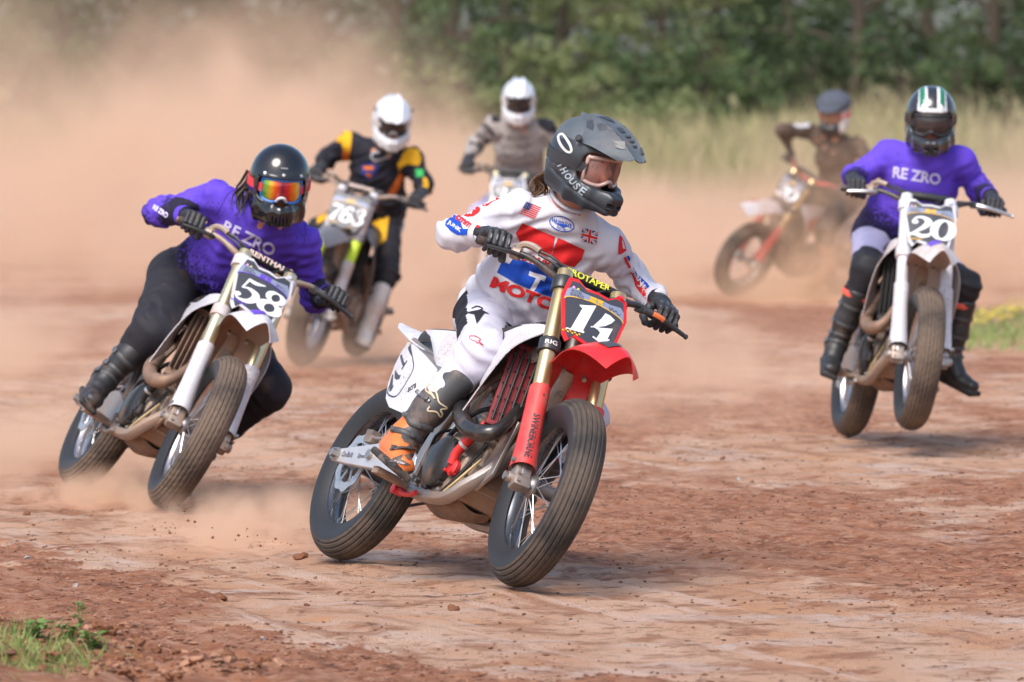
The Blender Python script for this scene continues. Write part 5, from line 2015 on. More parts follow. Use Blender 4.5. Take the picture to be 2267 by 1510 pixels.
def hand_mesh(g, b, elbow, up, root, mat, name, h, pads=True, open_=0.0):
    """gloved hand closed round a grip: four bent fingers, a thumb from the side of the palm, cuff"""
    b = nrm(b)
    r = nrm((elbow - g) - b * ((elbow - g) @ b))
    u = np.cross(b, r)
    if u @ up < 0:
        u = -u
    pt = lambda rr, uu, bb: g + r * rr + u * uu + b * bb
    F, K = [], []
    for k, (bb, sc) in enumerate(((-.034, .96), (-.0115, 1.05), (.0115, 1.0), (.033, .86))):
        q = [pt(.036, .046 * sc, bb * .95), pt(-.026, .044 * sc, bb), pt(-.043, .002, bb), pt(-.018, -.031 * sc, bb)]
        F.append((q, (.0135 * sc, .0122 * sc, .0112 * sc, .0100 * sc)))
        K.append(q)
    th = [pt(.062, .006, -.040), pt(.040, -.026, -.052), pt(.008, -.037, -.046), pt(-.020, -.030, -.036)]
    wrist = pt(.100, .034, .002)
    fa = nrm(elbow - wrist)
    cuff = wrist + fa * .055

    def f(P):
        d = elcone(P, pt(.040, .038, 0), pt(.078, .030, 0), b, .044, .021, .036, .020)
        d = smin(d, elcone(P, pt(.078, .030, 0), wrist, b, .036, .020, .032, .024), .02)
        d = smin(d, elcone(P, wrist, cuff, b, .033, .026, .037, .031), .012)
        for q, rd in F:
            e = rcone(P, q[0], q[1], rd[0], rd[1])
            e = smin(e, rcone(P, q[1], q[2], rd[1], rd[2]), .004)
            e = smin(e, rcone(P, q[2], q[3], rd[2], rd[3]), .004)
            d = smin(d, e, .005)
        t = smin(rcone(P, th[0], th[1], .018, .0145), smin(rcone(P, th[1], th[2], .0145, .013), rcone(P, th[2], th[3], .013, .011), .004), .006)
        d = smin(d, t, .010)
        return d + .0010 * vnoise(*(P * 60).T, s=5)
    o = sdf_obj(name, f, np.min([g, cuff], 0) - .075, np.max([g, cuff], 0) + .075, h, mat, root)
    if pads:
        for q in K:
            m = MB()
            for a, bq, w in ((.25, .75, .0075),):
                p0, p1 = q[0] + (q[1] - q[0]) * a, q[0] + (q[1] - q[0]) * bq
                ofs = u * .0105
                m.tube([p0 + ofs, (p0 + p1) / 2 + ofs * 1.15, p1 + ofs], [.004, .0065, .004], 8, flat=.7)
            p0, p1 = q[1] + (q[2] - q[1]) * .25, q[1] + (q[2] - q[1]) * .8
            ofs = -r * .0085 + u * .004
            m.tube([p0 + ofs, (p0 + p1) / 2 + ofs * 1.1, p1 + ofs], [.0035, .0058, .0035], 8, flat=.7)
            m.build('knuckle_pad', M_KNUCK, o)
    return o, wrist, cuff


def boot(A, K, T, side, root, mats, h, straps=True, out=None):
    """motocross boot: tall shaft, foot, sole; A ankle, K knee, T toe direction point; mats: shaft, foot, sole/toe, strap, trim"""
    sh = nrm(K - A)
    fd = nrm(T - A)
    fd = nrm(fd - sh * (fd @ sh) * .75)
    sd_ = nrm(np.cross(sh, fd))
    dn = nrm(-(sh - fd * (sh @ fd)))
    heel = A + dn * .055 - fd * .045
    ball = A + dn * .068 + fd * .120
    toe = A + dn * .066 + fd * .185
    top = A + sh * .285

    def f(P):
        d = elcone(P, A + sh * .02, A + sh * .14, sd_, .050, .060, .056, .066)
        d = smin(d, elcone(P, A + sh * .14, top, sd_, .057, .066, .064, .076), .03)
        ft = smin(elcone(P, heel + sh * .012, ball, sd_, .037, .045, .046, .036), elcone(P, ball, toe, sd_, .046, .034, .038, .028), .02)
        ft = smin(ft, elcone(P, A, A + fd * .06 + dn * .03, sd_, .047, .05, .046, .042), .03)
        d = smin(d, ft, .035)
        so = rbox(P, (heel + toe) / 2 + dn * .036 + fd * .012, np.stack([fd, sd_, dn], 1), (.136, .044, .013), .010)
        d = smin(d, so, .006)
        q = (P - A) @ sh
        d = d + .0006 * np.cos(2 * math.pi * q / .035) * sstep(.0, .05, q) * (1 - sstep(.09, .12, q)) * .6
        d = smax(d, (P - top) @ sh - .0 - .018 * ((P - top) @ fd) / .06, .012)
        return d

    def mi(C):
        q = C - A
        s, a, dd = q @ sh, q @ fd, q @ dn
        m = np.where(s > .055 + .25 * np.maximum(a, 0) * 0, 0, 1)
        m = np.where((dd > .084), 2, m)
        return m
    lo = np.min([A, top, toe, heel], 0) - .1
    hi = np.max([A, top, toe, heel], 0) + .1
    o = sdf_obj('boot', f, lo, hi, h, list(mats[:3]), root, midx=mi)
    if straps:
        for s, r1, r2, tl in ((.215, .066, .077, .0), (.125, .061, .070, .1), (.055, .056, .068, .25), (-.005, .056, .066, .7)):
            c = A + sh * s
            ax1, ax2 = sd_, nrm(fd - sh * tl * .0)
            a = np.linspace(-2.5, 2.5, 26)
            dirv = np.cos(a)[:, None] * fd + np.sin(a)[:, None] * sd_
            if s < .1:
                dirv = dirv - np.cos(a)[:, None] * sh * -(.35 if s > .02 else .8)
            O = c + dirv * .16
            D = -dirv / np.linalg.norm(dirv, axis=1)[:, None]
            Pm, ok = march(f, O, D, 0, .16)
            Pm = Pm[ok]
            if len(Pm) > 8:
                ob = MB().tube(Pm - D[ok] * .0005, .0105, 8, flat=.22, up=D[ok][0]).build('strap', mats[3], o, 50)
                outw = sd_ if (out is None or sd_ @ out > 0) else -sd_
                j = int(np.argmax(Pm @ (outw * 1.0 + fd * .35)))
                R = frame(np.gradient(Pm, axis=0)[j], -D[ok][j])
                MB().box(Pm[j] - D[ok][j] * .007, (.034, .022, .007), R, .003).build('buckle', mats[4], ob)
    return o, f, top


def helmet_shell(kind):
    if kind == 'mx':
        jaw = [V3(-.055, .093, -.060), V3(.045, .094, -.088), V3(.110, .066, -.100), V3(.168, .022, -.104)]

        def f(P):
            Q = P.copy()
            Q[:, 1] = np.abs(Q[:, 1])
            d = ell(P, (-.012, 0, .018), np.eye(3), (.142, .120, .134))
            d = smin(d, ell(P, (-.045, 0, -.055), np.eye(3), (.092, .112, .098)), .04)
            j = 9.0
            for a, b, w1, d1, w2, d2 in ((jaw[0], jaw[1], .056, .024, .047, .020), (jaw[1], jaw[2], .047, .020, .042, .018), (jaw[2], jaw[3], .042, .018, .040, .020)):
                j = np.minimum(j, elcone(Q, a, b, V3(.0, 0, 1), w1, d1, w2, d2)) if np.isscalar(j) else smin(j, elcone(Q, a, b, V3(0, 0, 1), w1, d1, w2, d2), .02)
            j = smin(j, rbox(P, (.168, 0, -.104), frame(V3(1, 0, -.25), V3(0, 0, 1)), (.026, .030, .036), .012), .02)
            d = smin(d, j, .022)
            # crease along the cheek
            d = d + .003 * np.exp(-((Q[:, 2] + .062 + .35 * Q[:, 0]) / .007) ** 2)
            port = rbox(Q, (.125, .0, -.004), np.eye(3), (.135, .092, .056), .03)
            port = np.maximum(port, -(Q[:, 0] - .020 - .1 * np.abs(Q[:, 2])))
            d = smax(d, -port, .010)
            inner = smin(ell(P, (-.005, 0, .010), np.eye(3), (.122, .098, .114)), rcone(P, V3(.0, 0, -.02), V3(.02, 0, -.25), .092, .078), .02)
            inner = smin(inner, rcone(P, V3(.05, 0, -.105), V3(.120, 0, -.105), .072, .036), .02)
            d = smax(d, -inner, .006)
            d = smax(d, -(P[:, 2] + .152 + .12 * (P[:, 0] > 0) * P[:, 0]), .008)
            # mouth vent slots
            for s in (-1, 1):
                d = smax(d, -rbox(P, (.190, s * .022, -.108), frame(V3(1, s * .8, .3), V3(0, 0, 1)), (.018, .013, .006), .003), .003)
            # ridge vents on the crown
            d = d - .004 * np.exp(-((Q[:, 1] - .045) / .012) ** 2) * sstep(.02, .08, P[:, 2])
            return d
        return f
    # round full-face shell

    def f(P):
        Q = P.copy()
        Q[:, 1] = np.abs(Q[:, 1])
        d = ell(P, (-.010, 0, .020), np.eye(3), (.138, .124, .134))
        d = smin(d, ell(P, (-.030, 0, -.050), np.eye(3), (.105, .116, .095)), .05)
        j = elcone(Q, V3(-.03, .096, -.085), V3(.065, .088, -.105), V3(0, 0, 1), .055, .02, .046, .02)
        j = smin(j, elcone(Q, V3(.065, .088, -.105), V3(.132, .034, -.110), V3(0, 0, 1), .046, .02, .042, .02), .02)
        j = smin(j, elcone(Q, V3(.132, .034, -.110), V3(.146, 0, -.110), V3(0, 0, 1), .042, .02, .042, .022), .02)
        d = smin(d, j, .03)
        port = rbox(Q, (.13, .0, -.004), np.eye(3), (.145, .098, .054), .03)
        port = np.maximum(port, -(Q[:, 0] - .010))
        d = smax(d, -port, .008)
        # rolled edge round the opening
        d = d - .004 * np.exp(-(port / .007) ** 2)
        inner = smin(ell(P, (-.005, 0, .010), np.eye(3), (.122, .102, .114)), rcone(P, V3(.0, 0, -.02), V3(.02, 0, -.25), .094, .080), .02)
        inner = smin(inner, rcone(P, V3(.05, 0, -.105), V3(.105, 0, -.105), .075, .045), .02)
        d = smax(d, -inner, .006)
        d = smax(d, -(P[:, 2] + .158 + .0 * P[:, 0]), .008)
        for k in (-2, -1, 0, 1, 2):
            d = smax(d, -rbox(P, (.165, k * .015, -.125), np.eye(3), (.02, .0035, .020), .002), .002)
        return d
    return f


def helmet(c, cen, R, root, h):
    kind = c['helmet']
    f = helmet_shell('mx' if kind == 'mx' else 'round')
    M = (R, cen)
    mats = c['helmet_mats']
    shell = sdf_obj('helmet', f, (-.19, -.16, -.20), (.24, .16, .19), h, mats, None, midx=c.get('helmet_midx'))
    xf(shell, M, root)
    if kind == 'mx':
        rows = []
        for x, z, w, dr in ((-.060, .150, .064, .055), (-.01, .160, .086, .076), (.05, .161, .100, .086), (.11, .150, .102, .074), (.155, .133, .098, .056), (.195, .113, .090, .040), (.228, .094, .078, .026), (.255, .078, .062, .016)):
            row = []
            for u in np.linspace(-1, 1, 25):
                k_ = min(1, max(0, (.285 - x) / .09))
                ridge = (.014 * math.exp(-((abs(u) - .42) / .085) ** 2) - .007 * math.exp(-(u / .24) ** 2)) * (.35 + .65 * k_)
                row.append(V3(x - .055 * abs(u) ** 2.4 * (1 if x > .12 else max(0, (x + .01) / .13)), w * u, z - dr * abs(u) ** 2.3 + ridge))
            rows.append(row)
        rows = np.array(rows)
        G = np.array([curve(rows[:, j], 30) for j in range(25)]).transpose(1, 0, 2)
        pk = MB().sheet(G, .004).build('helmet_peak', c['peak_mat'], shell, 50)
        for s in (-1, 1):
            MB().lathe([(0, 0), (.013, 0), (.013, .006), (.009, .009), (0, .009)], V3(.045, s * .113, .088), V3(.2, s * 1, .4), 16, False).build('peak_screw', M_BLACKPL, pk)
        if c.get('peak_print'):
            def pmap(items, lift):
                V, F, n = [], [], 0
                for k, (v, ff) in enumerate(items):
                    v, ff = fine(v, ff, .12)
                    for a, b in v:
                        i, j = np.clip(a, 0, .999) * 29, np.clip((b + 1) / 2, 0, .999) * 24
                        i0, j0 = int(i), int(j)
                        fi, fj = i - i0, j - j0
                        p = G[i0, j0] * (1 - fi) * (1 - fj) + G[i0 + 1, j0] * fi * (1 - fj) + G[i0, j0 + 1] * (1 - fi) * fj + G[i0 + 1, j0 + 1] * fi * fj
                        V.append(p + V3(.0015, 0, lift + .0004 * k))
                    F += [[q + n for q in x] for x in ff]
                    n += len(v)
                return V, F
            V, F = pmap(c['peak_print'][0], .0042)
            mk('graphic', V, F, c['peak_print'][1], pk, False)
    # goggles: curved lens in a frame, strap round the shell
    ga = np.linspace(-1, 1, 27)
    wid = .086

    def gp(u, v, off=0.0):
        a = u * 1.02
        x = .030 + (.104 + off) * math.cos(a * .95) - .012 * v * v
        return V3(x, (.098 + off) * math.sin(a) * .93, -.006 + .044 * v)

    def edge(u, top):
        if top:
            return 1.0 - .18 * abs(u) ** 4
        return -1.12 + .50 * math.exp(-(u / .22) ** 2) + .25 * abs(u) ** 4
    G = np.array([[gp(u * .97, edge(u, 0) + (edge(u, 1) - edge(u, 0)) * t) for t in np.linspace(0, 1, 11)] for u in ga])
    lens = MB().sheet(G, .0025).build('goggle_lens', c['lens'], None, 60)
    ring = [gp(u, edge(u, 1) + .06, .001) for u in ga] + [gp(u, edge(u, 0) - .06, .001) for u in ga[::-1]]
    fr = MB().tube(curve(ring, 90, True), .0075, 8, closed=True, flat=1.2).build('goggles', c['goggle_frame'], shell, 60)
    lens.parent = fr
    if c.get('nose_guard'):
        MB().tube(curve([gp(-.20, -.95, .008), gp(-.12, -.62, .012), gp(0, -.50, .013), gp(.12, -.62, .012), gp(.20, -.95, .008)], 18), .006, 8).build('nose_guard', c['nose_guard'], fr)
    for s in (-1, 1):
        an = np.linspace(1.12, 2.9, 22)
        cc = []
        for a in an:
            d = V3(math.cos(a), s * math.sin(a), 0.03)
            O = np.array([V3(-.012, 0, -.005 + z) + d * .20 for z in (-.019, -.006, .006, .019)])
            Pm, ok = march(f, O, -d, 0, .2)
            cc.append(Pm + d * .003)
        cc = np.array(cc)
        if s < 0:
            cc = cc[:, ::-1]
        cc[0] = np.array([gp(s * 1.0, v, .002) for v in ((-.42, -.14, .14, .42) if s > 0 else (.42, .14, -.14, -.42))])
        MB().sheet(cc, .003).build('goggle_strap', c['strap'], fr, 60)
    return shell, f


class Surf:
    """a mesh that prints can be laid on: V, F in the space of its object, R/c carry that space into the rider's"""
    def __init__(self, o, R=None, c=None):
        me = o.data
        V = np.zeros(len(me.vertices) * 3)
        me.vertices.foreach_get('co', V)
        self.o = o
        self.bvh = BVHTree.FromPolygons(V.reshape(-1, 3).tolist(), [list(p.vertices) for p in me.polygons])
        self.R = np.eye(3) if R is None else R
        self.c = np.zeros(3) if c is None else c

    def hit(self, O, D):
        p, n, i, d = self.bvh.ray_cast(Vector(O), Vector(D))
        return (None, None) if p is None else (np.array(p), np.array(n))


def decal(name, items, surf, base, mat, step=6.0, lift=.0022):
    """2D figures (photo coordinates) laid on the cloth or shell they are printed on, one object each"""
    O = surf.R.T @ (CAMP - base - surf.c)
    for k, (v, ff) in enumerate(items):
        v, ff = fine(v, ff, step)
        P, ok = [], []
        for q in v:
            D = surf.R.T @ nrm(ray(*q))
            p, n = surf.hit(O, D)
            ok.append(p is not None)
            if p is None:
                p, n = np.zeros(3), np.zeros(3)
            elif n @ D > 0:
                n = -n
            P.append(p + n * (lift + .0003 * k))
        P = np.array(P)
        lim = step / FPX * max(30, abs(CAMP[1] - base[1])) * 4.5
        F = [q for q in ff if all(ok[i] for i in q) and max(np.linalg.norm(P[q[0]] - P[q[1]]), np.linalg.norm(P[q[1]] - P[q[2]]), np.linalg.norm(P[q[2]] - P[q[0]])) < lim]
        groups = [F]
        if name.split('_')[-1] in ('panel', 'print', 'patch', 'stripe', 'badge') and F:
            par = list(range(len(P)))

            def find(i):
                while par[i] != i:
                    par[i] = par[par[i]]
                    i = par[i]
                return i
            for q in F:
                par[find(q[1])] = find(q[0])
                par[find(q[2])] = find(q[0])
            d_ = {}
            for q in F:
                d_.setdefault(find(q[0]), []).append(q)
            groups = [g for g in d_.values() if len(g) > 3]
        for g in groups:
            if g:
                used = sorted({i for q in g for i in q})
                ix = {v_: k_ for k_, v_ in enumerate(used)}
                mk(name, P[used], [[ix[i] for i in q] for q in g], mat, surf.o, True)


def quad_text(s, tl, tr, bl, bold=.0, shear=0.0):
    """lettering stretched over a parallelogram in photo coordinates"""
    V, F = text2d(s, bold, shear)
    w = max(np.ptp(V[:, 0]), 1e-6)
    tl, tr, bl = (np.array(q, float) for q in (tl, tr, bl))
    u, v = V[:, 0] / w, 1 - V[:, 1]
    return [(tl + u[:, None] * (tr - tl) + v[:, None] * (bl - tl), F)]


def quad_poly(pts, tl, tr, bl):
    tl, tr, bl = (np.array(q, float) for q in (tl, tr, bl))
    return [(tl + np.array(p)[:, :1] * (tr - tl) + np.array(p)[:, 1:2] * (bl - tl), [list(range(len(p)))]) for p in pts]


def cloth(name, col, rough=.8, dirt=.1, dirt_scale=5, weave=260, fleck=0.0, fade=None, var=.07, dirt_col=DUST):
    m = solid(name, col, rough, dirt=dirt, dirt_scale=dirt_scale, bump=.10, bump_scale=weave, fleck=fleck, sheen=.0, spec=.25, var=var, dirt_col=dirt_col)
    if fade:
        t = m.node_tree
        b = t.nodes['Principled BSDF']
        src = b.inputs['Base Color'].links[0].from_socket
        at_n = node(t, 'ShaderNodeAttribute', attribute_name='fade')
        tc = node(t, 'ShaderNodeTexCoord')
        nz = node(t, 'ShaderNodeTexNoise', Scale=75.0, Detail=6.0, Roughness=.75)
        t.links.new(tc.outputs['Object'], nz.inputs['Vector'])
        a = node(t, 'ShaderNodeMath', operation='ADD')
        mr = node(t, 'ShaderNodeMapRange')
        t.links.new(nz.outputs[0], mr.inputs[0])
        mr.inputs[1].default_value = .3
        mr.inputs[2].default_value = .7
        mr.inputs[3].default_value = -.42
        mr.inputs[4].default_value = .42
        t.links.new(at_n.outputs['Fac'], a.inputs[0])
        t.links.new(mr.outputs[0], a.inputs[1])
        c = mixc(t, ramp(t, a.outputs[0], .42, .66), src, fade)
        t.links.new(c, b.inputs['Base Color'])
    return m


def rider(c):
    """one rider: body, jersey, trousers, boots, gloves, helmet; joints are world points"""
    base = c['base']
    root = empty('person', base, c['label'], 'person', 'riders in the race')
    J = {k: np.asarray(v, float) - base for k, v in c['J'].items()}
    h = c.get('h', .008)
    pel, chest, neck, head = J['pelvis'], J['chest'], J['neck'], J['head']
    sp = nrm(chest - pel)
    side = nrm(J['sh_l'] - J['sh_r'])
    hipside = nrm(J['hip_l'] - J['hip_r'])
    fwd = nrm(np.cross(side, sp))
    bulk = c.get('bulk', 1.0)
    belly = pel + (chest - pel) * .45 + fwd * .015

    wr, hands = {}, {}
    for s in 'rl':
        g, b = J['grip_' + s], c['bar_' + s]
        o, w, cuff = hand_mesh(g, b, J['el_' + s], c['up'], root, c['glove'], 'glove', c.get('hh', .0035), c.get('pads', True))
        wr[s] = (w, cuff)

    def torso(P, k):
        d = elcone(P, pel + sp * .02, belly, hipside * .5 + side * .5, .160 * k, .118 * k, .158 * k, .120 * k)
        d = smin(d, elcone(P, belly, chest - sp * .02, side, .158 * k, .120 * k, .172 * k, .118 * k), .06)
        d = smin(d, elcone(P, chest - sp * .02, chest + sp * .07, side, .165 * k, .112 * k, .12 * k, .085 * k), .05)
        for s in 'rl':
            d = smin(d, rcone(P, chest + (neck - chest) * .55, J['sh_' + s], .074 * k, .066 * k), .055)
            d = smin(d, rcone(P, neck - sp * .01, chest + (J['sh_' + s] - chest) * .6 + sp * .03, .060 * k, .055 * k), .04)
        return d

    def arms(P, k, ex):
        d = None
        for s in 'rl':
            e = rcone(P, J['sh_' + s], J['el_' + s], .064 * k + ex, .050 * k + ex)
            e2 = rcone(P, J['el_' + s], wr[s][1], .053 * k + ex, .036 * k + ex * .7)
            e = smin(e, e2, .035)
            d = e if d is None else smin(d, e, .01)
        return d
    seed = c.get('seed', 1)
    neck_ax = nrm(head - neck)
    ring_c = neck + neck_ax * .018 + fwd * .004

    def fj(P):
        a = arms(P, bulk * .98, .004)
        d = smin(torso(P, bulk), a, .045)
        # a loose hem that hangs below the waist
        hem = c.get('hem', .06)
        d = smin(d, elcone(P, pel + sp * .12, pel - sp * (hem - .02), hipside, .166 * bulk, .128 * bulk, .184 * bulk, .150 * bulk), .05)
        q = (P - pel) @ sp
        f1 = folds(P, nrm(sp + .5 * side), .070, seed) * sstep(.36, .10, q) * .014 * c.get('fold', 1)
        f2 = (folds(P, nrm(side * .8 + sp * .3), .095, seed + 20) * .0085 + folds(P, nrm(side * .5 - sp * .8), .055, seed + 25) * .0050) * c.get('fold', 1)
        d = d - f1 - f2
        for s in 'rl':
            near = np.exp(-(np.linalg.norm(P - J['el_' + s], axis=1) / .11) ** 2)
            ax = nrm(J['el_' + s] - J['sh_' + s])
            d = d - folds(P, ax, .042, seed + 40) * .0085 * near
            nr2 = np.exp(-(np.linalg.norm(P - J['sh_' + s] + sp * .07, axis=1) / .10) ** 2)
            d = d - folds(P, nrm(ax * .6 + side * .6), .05, seed + 50) * .0075 * nr2
            nr3 = np.exp(-(np.linalg.norm(P - wr[s][1], axis=1) / .07) ** 2)
            d = d - folds(P, nrm(wr[s][1] - J['el_' + s]), .028, seed + 60) * .0045 * nr3
        d = smax(d, -(q + hem + .018 * ((P - pel) @ fwd) / .12), .006)
        # neck opening
        d = smax(d, -rcone(P, ring_c - neck_ax * .01, ring_c + neck_ax * .3, .066, .085), .008)
        return d
    lo = np.min(list(J.values()) + [wr['r'][1], wr['l'][1]], 0) - .2
    pts = [J[k] for k in ('pelvis', 'chest', 'neck', 'sh_r', 'sh_l', 'el_r', 'el_l')] + [wr['r'][1], wr['l'][1], pel - sp * .1]
    lo, hi = np.min(pts, 0) - .2, np.max(pts, 0) + .2
    V, F = nets(fj, lo, hi, h, 2)
    jersey = mk('jersey', V, F, c['jersey'], root, True)
    if c.get('fade'):
        q = (V - pel) @ sp
        fa = 1 - sstep(c.get('fade_lo', -.06), c.get('fade_hi', .30), q)
        for s in 'rl':
            ax_ = wr[s][1] - J['el_' + s]
            t_ = (V - J['el_' + s]) @ ax_ / (ax_ @ ax_)
            rd = np.linalg.norm(V - J['el_' + s] - np.clip(t_, 0, 1.1)[:, None] * ax_, axis=1)
            fa = np.maximum(fa, sstep(-.1, .75, t_) * (rd < .075))
        a_ = jersey.data.attributes.new('fade', 'FLOAT', 'POINT')
        a_.data.foreach_set('value', (fa * c['fade']).astype(np.float32))
    # ribbed collar
    u = nrm(side - neck_ax * (side @ neck_ax))
    w = np.cross(neck_ax, u)
    a = np.linspace(0, 2 * math.pi, 40, endpoint=False)
    ring = np.array([ring_c + (u * math.cos(t) + w * math.sin(t)) * .074 + neck_ax * (.012 - .016 * ((u * math.cos(t) + w * math.sin(t)) @ fwd)) for t in a])
    MB().tube(ring, .0125, 8, closed=True, flat=.55).build('collar', c.get('collar', c['jersey']), jersey, 60)
    for s in 'rl':
        ax = nrm(J['el_' + s] - wr[s][1])
        MB().tube([wr[s][1] - ax * .012, wr[s][1] + ax * .004, wr[s][1] + ax * .022], [.0395 * bulk, .0425 * bulk, .041 * bulk], 20, caps=False).build('cuff', c.get('cuff', c['jersey']), jersey, 60)

    # trousers
    tk = c.get('tbulk', 1.0)
    shin_end = {s: J['an_' + s] + nrm(J['kn_' + s] - J['an_' + s]) * .20 for s in 'rl'}

    def ft(P):
        d = elcone(P, pel - sp * .03, pel + sp * .07, hipside, .166 * tk, .128 * tk, .140 * tk, .105 * tk)
        for s in 'rl':
            e = rcone(P, J['hip_' + s], J['kn_' + s], .102 * tk, .075 * tk)
            e = smin(e, rcone(P, J['kn_' + s], shin_end[s], .074 * tk, .060 * tk), .035)
            ax = nrm(J['kn_' + s] - J['hip_' + s])
            ax2 = nrm(shin_end[s] - J['kn_' + s])
            near = np.exp(-(np.linalg.norm(P - J['kn_' + s], axis=1) / .13) ** 2)
            e = e - folds(P, nrm(ax2 - ax * .2), .055, seed + 70) * .008 * near
            nh = np.exp(-(np.linalg.norm(P - J['hip_' + s], axis=1) / .16) ** 2)
            e = e - folds(P, nrm(ax + .4 * hipside), .07, seed + 80) * .009 * nh
            e = e - folds(P, ax, .13, seed + 90) * .004
            d = smin(d, e, .045)
        return d
    pts = [pel, pel + sp * .1] + [J[k + s] for k in ('hip_', 'kn_') for s in 'rl'] + list(shin_end.values())
    tl, th_ = np.min(pts, 0) - .17, np.max(pts, 0) + .17
    mi = None
    tm = c['trousers'] if isinstance(c['trousers'], list) else [c['trousers']]
    if c.get('trouser_zone'):
        mi = lambda C: c['trouser_zone'](C, J, hipside, sp, fwd)
    trousers = sdf_obj('trousers', ft, tl, th_, h, tm, root, midx=mi)
    for s in 'rl':
        if J.get('skipboot_' + s) is None:
            out = hipside * (1 if s == 'l' else -1)
            bt, fb, top = boot(J['an_' + s], J['kn_' + s], J['toe_' + s], s, root, c['boot'], c.get('hb', .007), (c.get('pads', True) or c.get('straps', False)) and s not in c.get('nostraps', ''), out)
            if c.get('boot_hook'):
                c['boot_hook'](s, Surf(bt), base)

    # body under the clothes: one continuous figure with head and face
    R = c['headR']
    hd = lambda x, y, z: head + R @ V3(x, y, z)

    def fbody(P):
        d = torso(P, bulk * .90)
        d = smin(d, arms(P, bulk * .80, 0), .03)
        for s in 'rl':
            d = smin(d, rcone(P, wr[s][1], wr[s][0], .026, .024), .02)
            d = smin(d, rcone(P, J['hip_' + s], J['kn_' + s], .080 * tk, .052 * tk), .03)
            d = smin(d, rcone(P, J['kn_' + s], J['an_' + s] + nrm(J['kn_' + s] - J['an_' + s]) * .03, .050, .030), .03)
        d = smin(d, rcone(P, neck - neck_ax * .03, hd(-.015, 0, -.05), .060, .056), .03)
        Q = (P - head) @ R
        Q[:, 1] = np.abs(Q[:, 1])
        E = np.eye(3)
        hd_ = ell(Q, (-.012, 0, .022), E, (.096, .076, .100))
        hd_ = smin(hd_, ell(Q, (.026, 0, -.058), E, (.058, .052, .062)), .04)
        hd_ = smin(hd_, rcone(Q, V3(.078, 0, .004), V3(.104, 0, -.034), .010, .0145), .014)
        hd_ = smin(hd_, rcone(Q, V3(.086, .008, .024), V3(.074, .048, .022), .010, .009), .014)
        hd_ = smin(hd_, ell(Q, (.062, .042, -.022), E, (.022, .022, .018)), .02)
        hd_ = smax(hd_, -ell(Q, (.094, .032, .002), E, (.016, .017, .0085)), .010)
        hd_ = smin(hd_, ell(Q, (.080, 0, -.062), E, (.012, .024, .006)), .006)
        hd_ = smin(hd_, ell(Q, (.078, 0, -.073), E, (.012, .021, .006)), .006)
        hd_ = smin(hd_, ell(Q, (-.01, .078, -.012), E, (.018, .008, .030)), .006)
        return smin(d, hd_, .025)
    pts = list(J.values())
    body = sdf_obj('body', fbody, np.min(pts, 0) - .2, np.max(pts, 0) + .2, c.get('hbody', .011), M_SKIN, root, refine=2)
    if c.get('face', True):
        for s in (-1, 1):
            e = MB().lathe([(.0001, -.0125), (.0085, -.009), (.0125, 0), (.0085, .009), (.0001, .0125)], V3(0, 0, 0), V3(1, 0, 0), 16, False)
            eo = e.build('eye', M_EYE, body)
            xf(eo, (R, hd(.0755, .032 * s, .002)), body)
            MB().lathe([(.0001, .0128), (.0052, .0119), (.0058, .0108)], V3(0, 0, 0), nrm(V3(1, c.get('gaze', 0.0), 0)), 14, False).build('iris', M_IRIS, eo)
            br = MB().tube(curve([hd(.094, .016 * s, .020), hd(.093, .034 * s, .027), hd(.078, .055 * s, .020)], 10), [.003, .0042, .0045, .0045, .0045, .004, .004, .003, .003, .002], 6)
            br.build('eyebrow', M_BROW, body)
    hel, fh = helmet(c, head, R, root, c.get('hhel', .0045))
    if c.get('hair'):
        hb = MB()
        for k, strand in enumerate(c['hair'](hd)):
            hb.tube(curve(strand, 10), np.linspace(c.get('hair_r', .006), .002, 10), 5)
        ho = hb.build('hair', c['hair_mat'], body, 60)
        ho['kind'] = 'stuff'
    return dict(root=root, jersey=Surf(jersey), trousers=Surf(trousers), helmet=hel, helm=Surf(hel, R, head), fh=fh, R=R, head=head, base=base, J=J, body=body)


def joints(ps, P, c):
    """joint set from sight lines: P holds photo positions; bone lengths settle how far away each joint is"""
    J = {}
    J['grip_r'] = ps.w((.948, -.335, 1.127), True)
    J['grip_l'] = ps.w((.948, .335, 1.127), True)
    J['pelvis'] = ps.w(c['pelvis'])
    yb = J['pelvis'][1]
    for k in ('chest', 'neck', 'head', 'sh_r', 'sh_l'):
        J[k] = at(*P[k], yb + c['dy'][k])
    for s, q in (('r', -1), ('l', 1)):
        J['hip_' + s] = ps.w(np.array(c['pelvis']) + V3(.03, q * .088, -.035))
        if isinstance(P['an_' + s], tuple) and len(P['an_' + s]) == 3:
            J['an_' + s] = ps.w(P['an_' + s])
            J['toe_' + s] = ps.w(P['toe_' + s])
        else:
            J['an_' + s] = at(*P['an_' + s], c['dy']['an_' + s] + yb)
            J['toe_' + s] = at(*P['toe_' + s], c['dy']['toe_' + s] + yb)
        k = P['kn_' + s]
        J['kn_' + s] = ps.w(k) if len(k) == 3 else solve_joint(*k, J['hip_' + s], J['an_' + s], .43, .42, c.get('knp', 1.0))
        g = J['grip_' + s]
        k = P['el_' + s]
        J['el_' + s] = solve_joint(*k, J['sh_' + s], g, .30, .33, c.get('elp', 0.0)) if len(k) == 2 else ps.w(k)
    L = lambda a, b: round(float(np.linalg.norm(J[a] - J[b])), 3)
    print(c['name'], {k: L(*k.split()) for k in ('pelvis chest', 'chest neck', 'neck head', 'sh_r sh_l', 'sh_r el_r', 'el_r grip_r', 'sh_l el_l', 'el_l grip_l', 'hip_r kn_r', 'kn_r an_r', 'hip_l kn_l', 'kn_l an_l')})
    return J


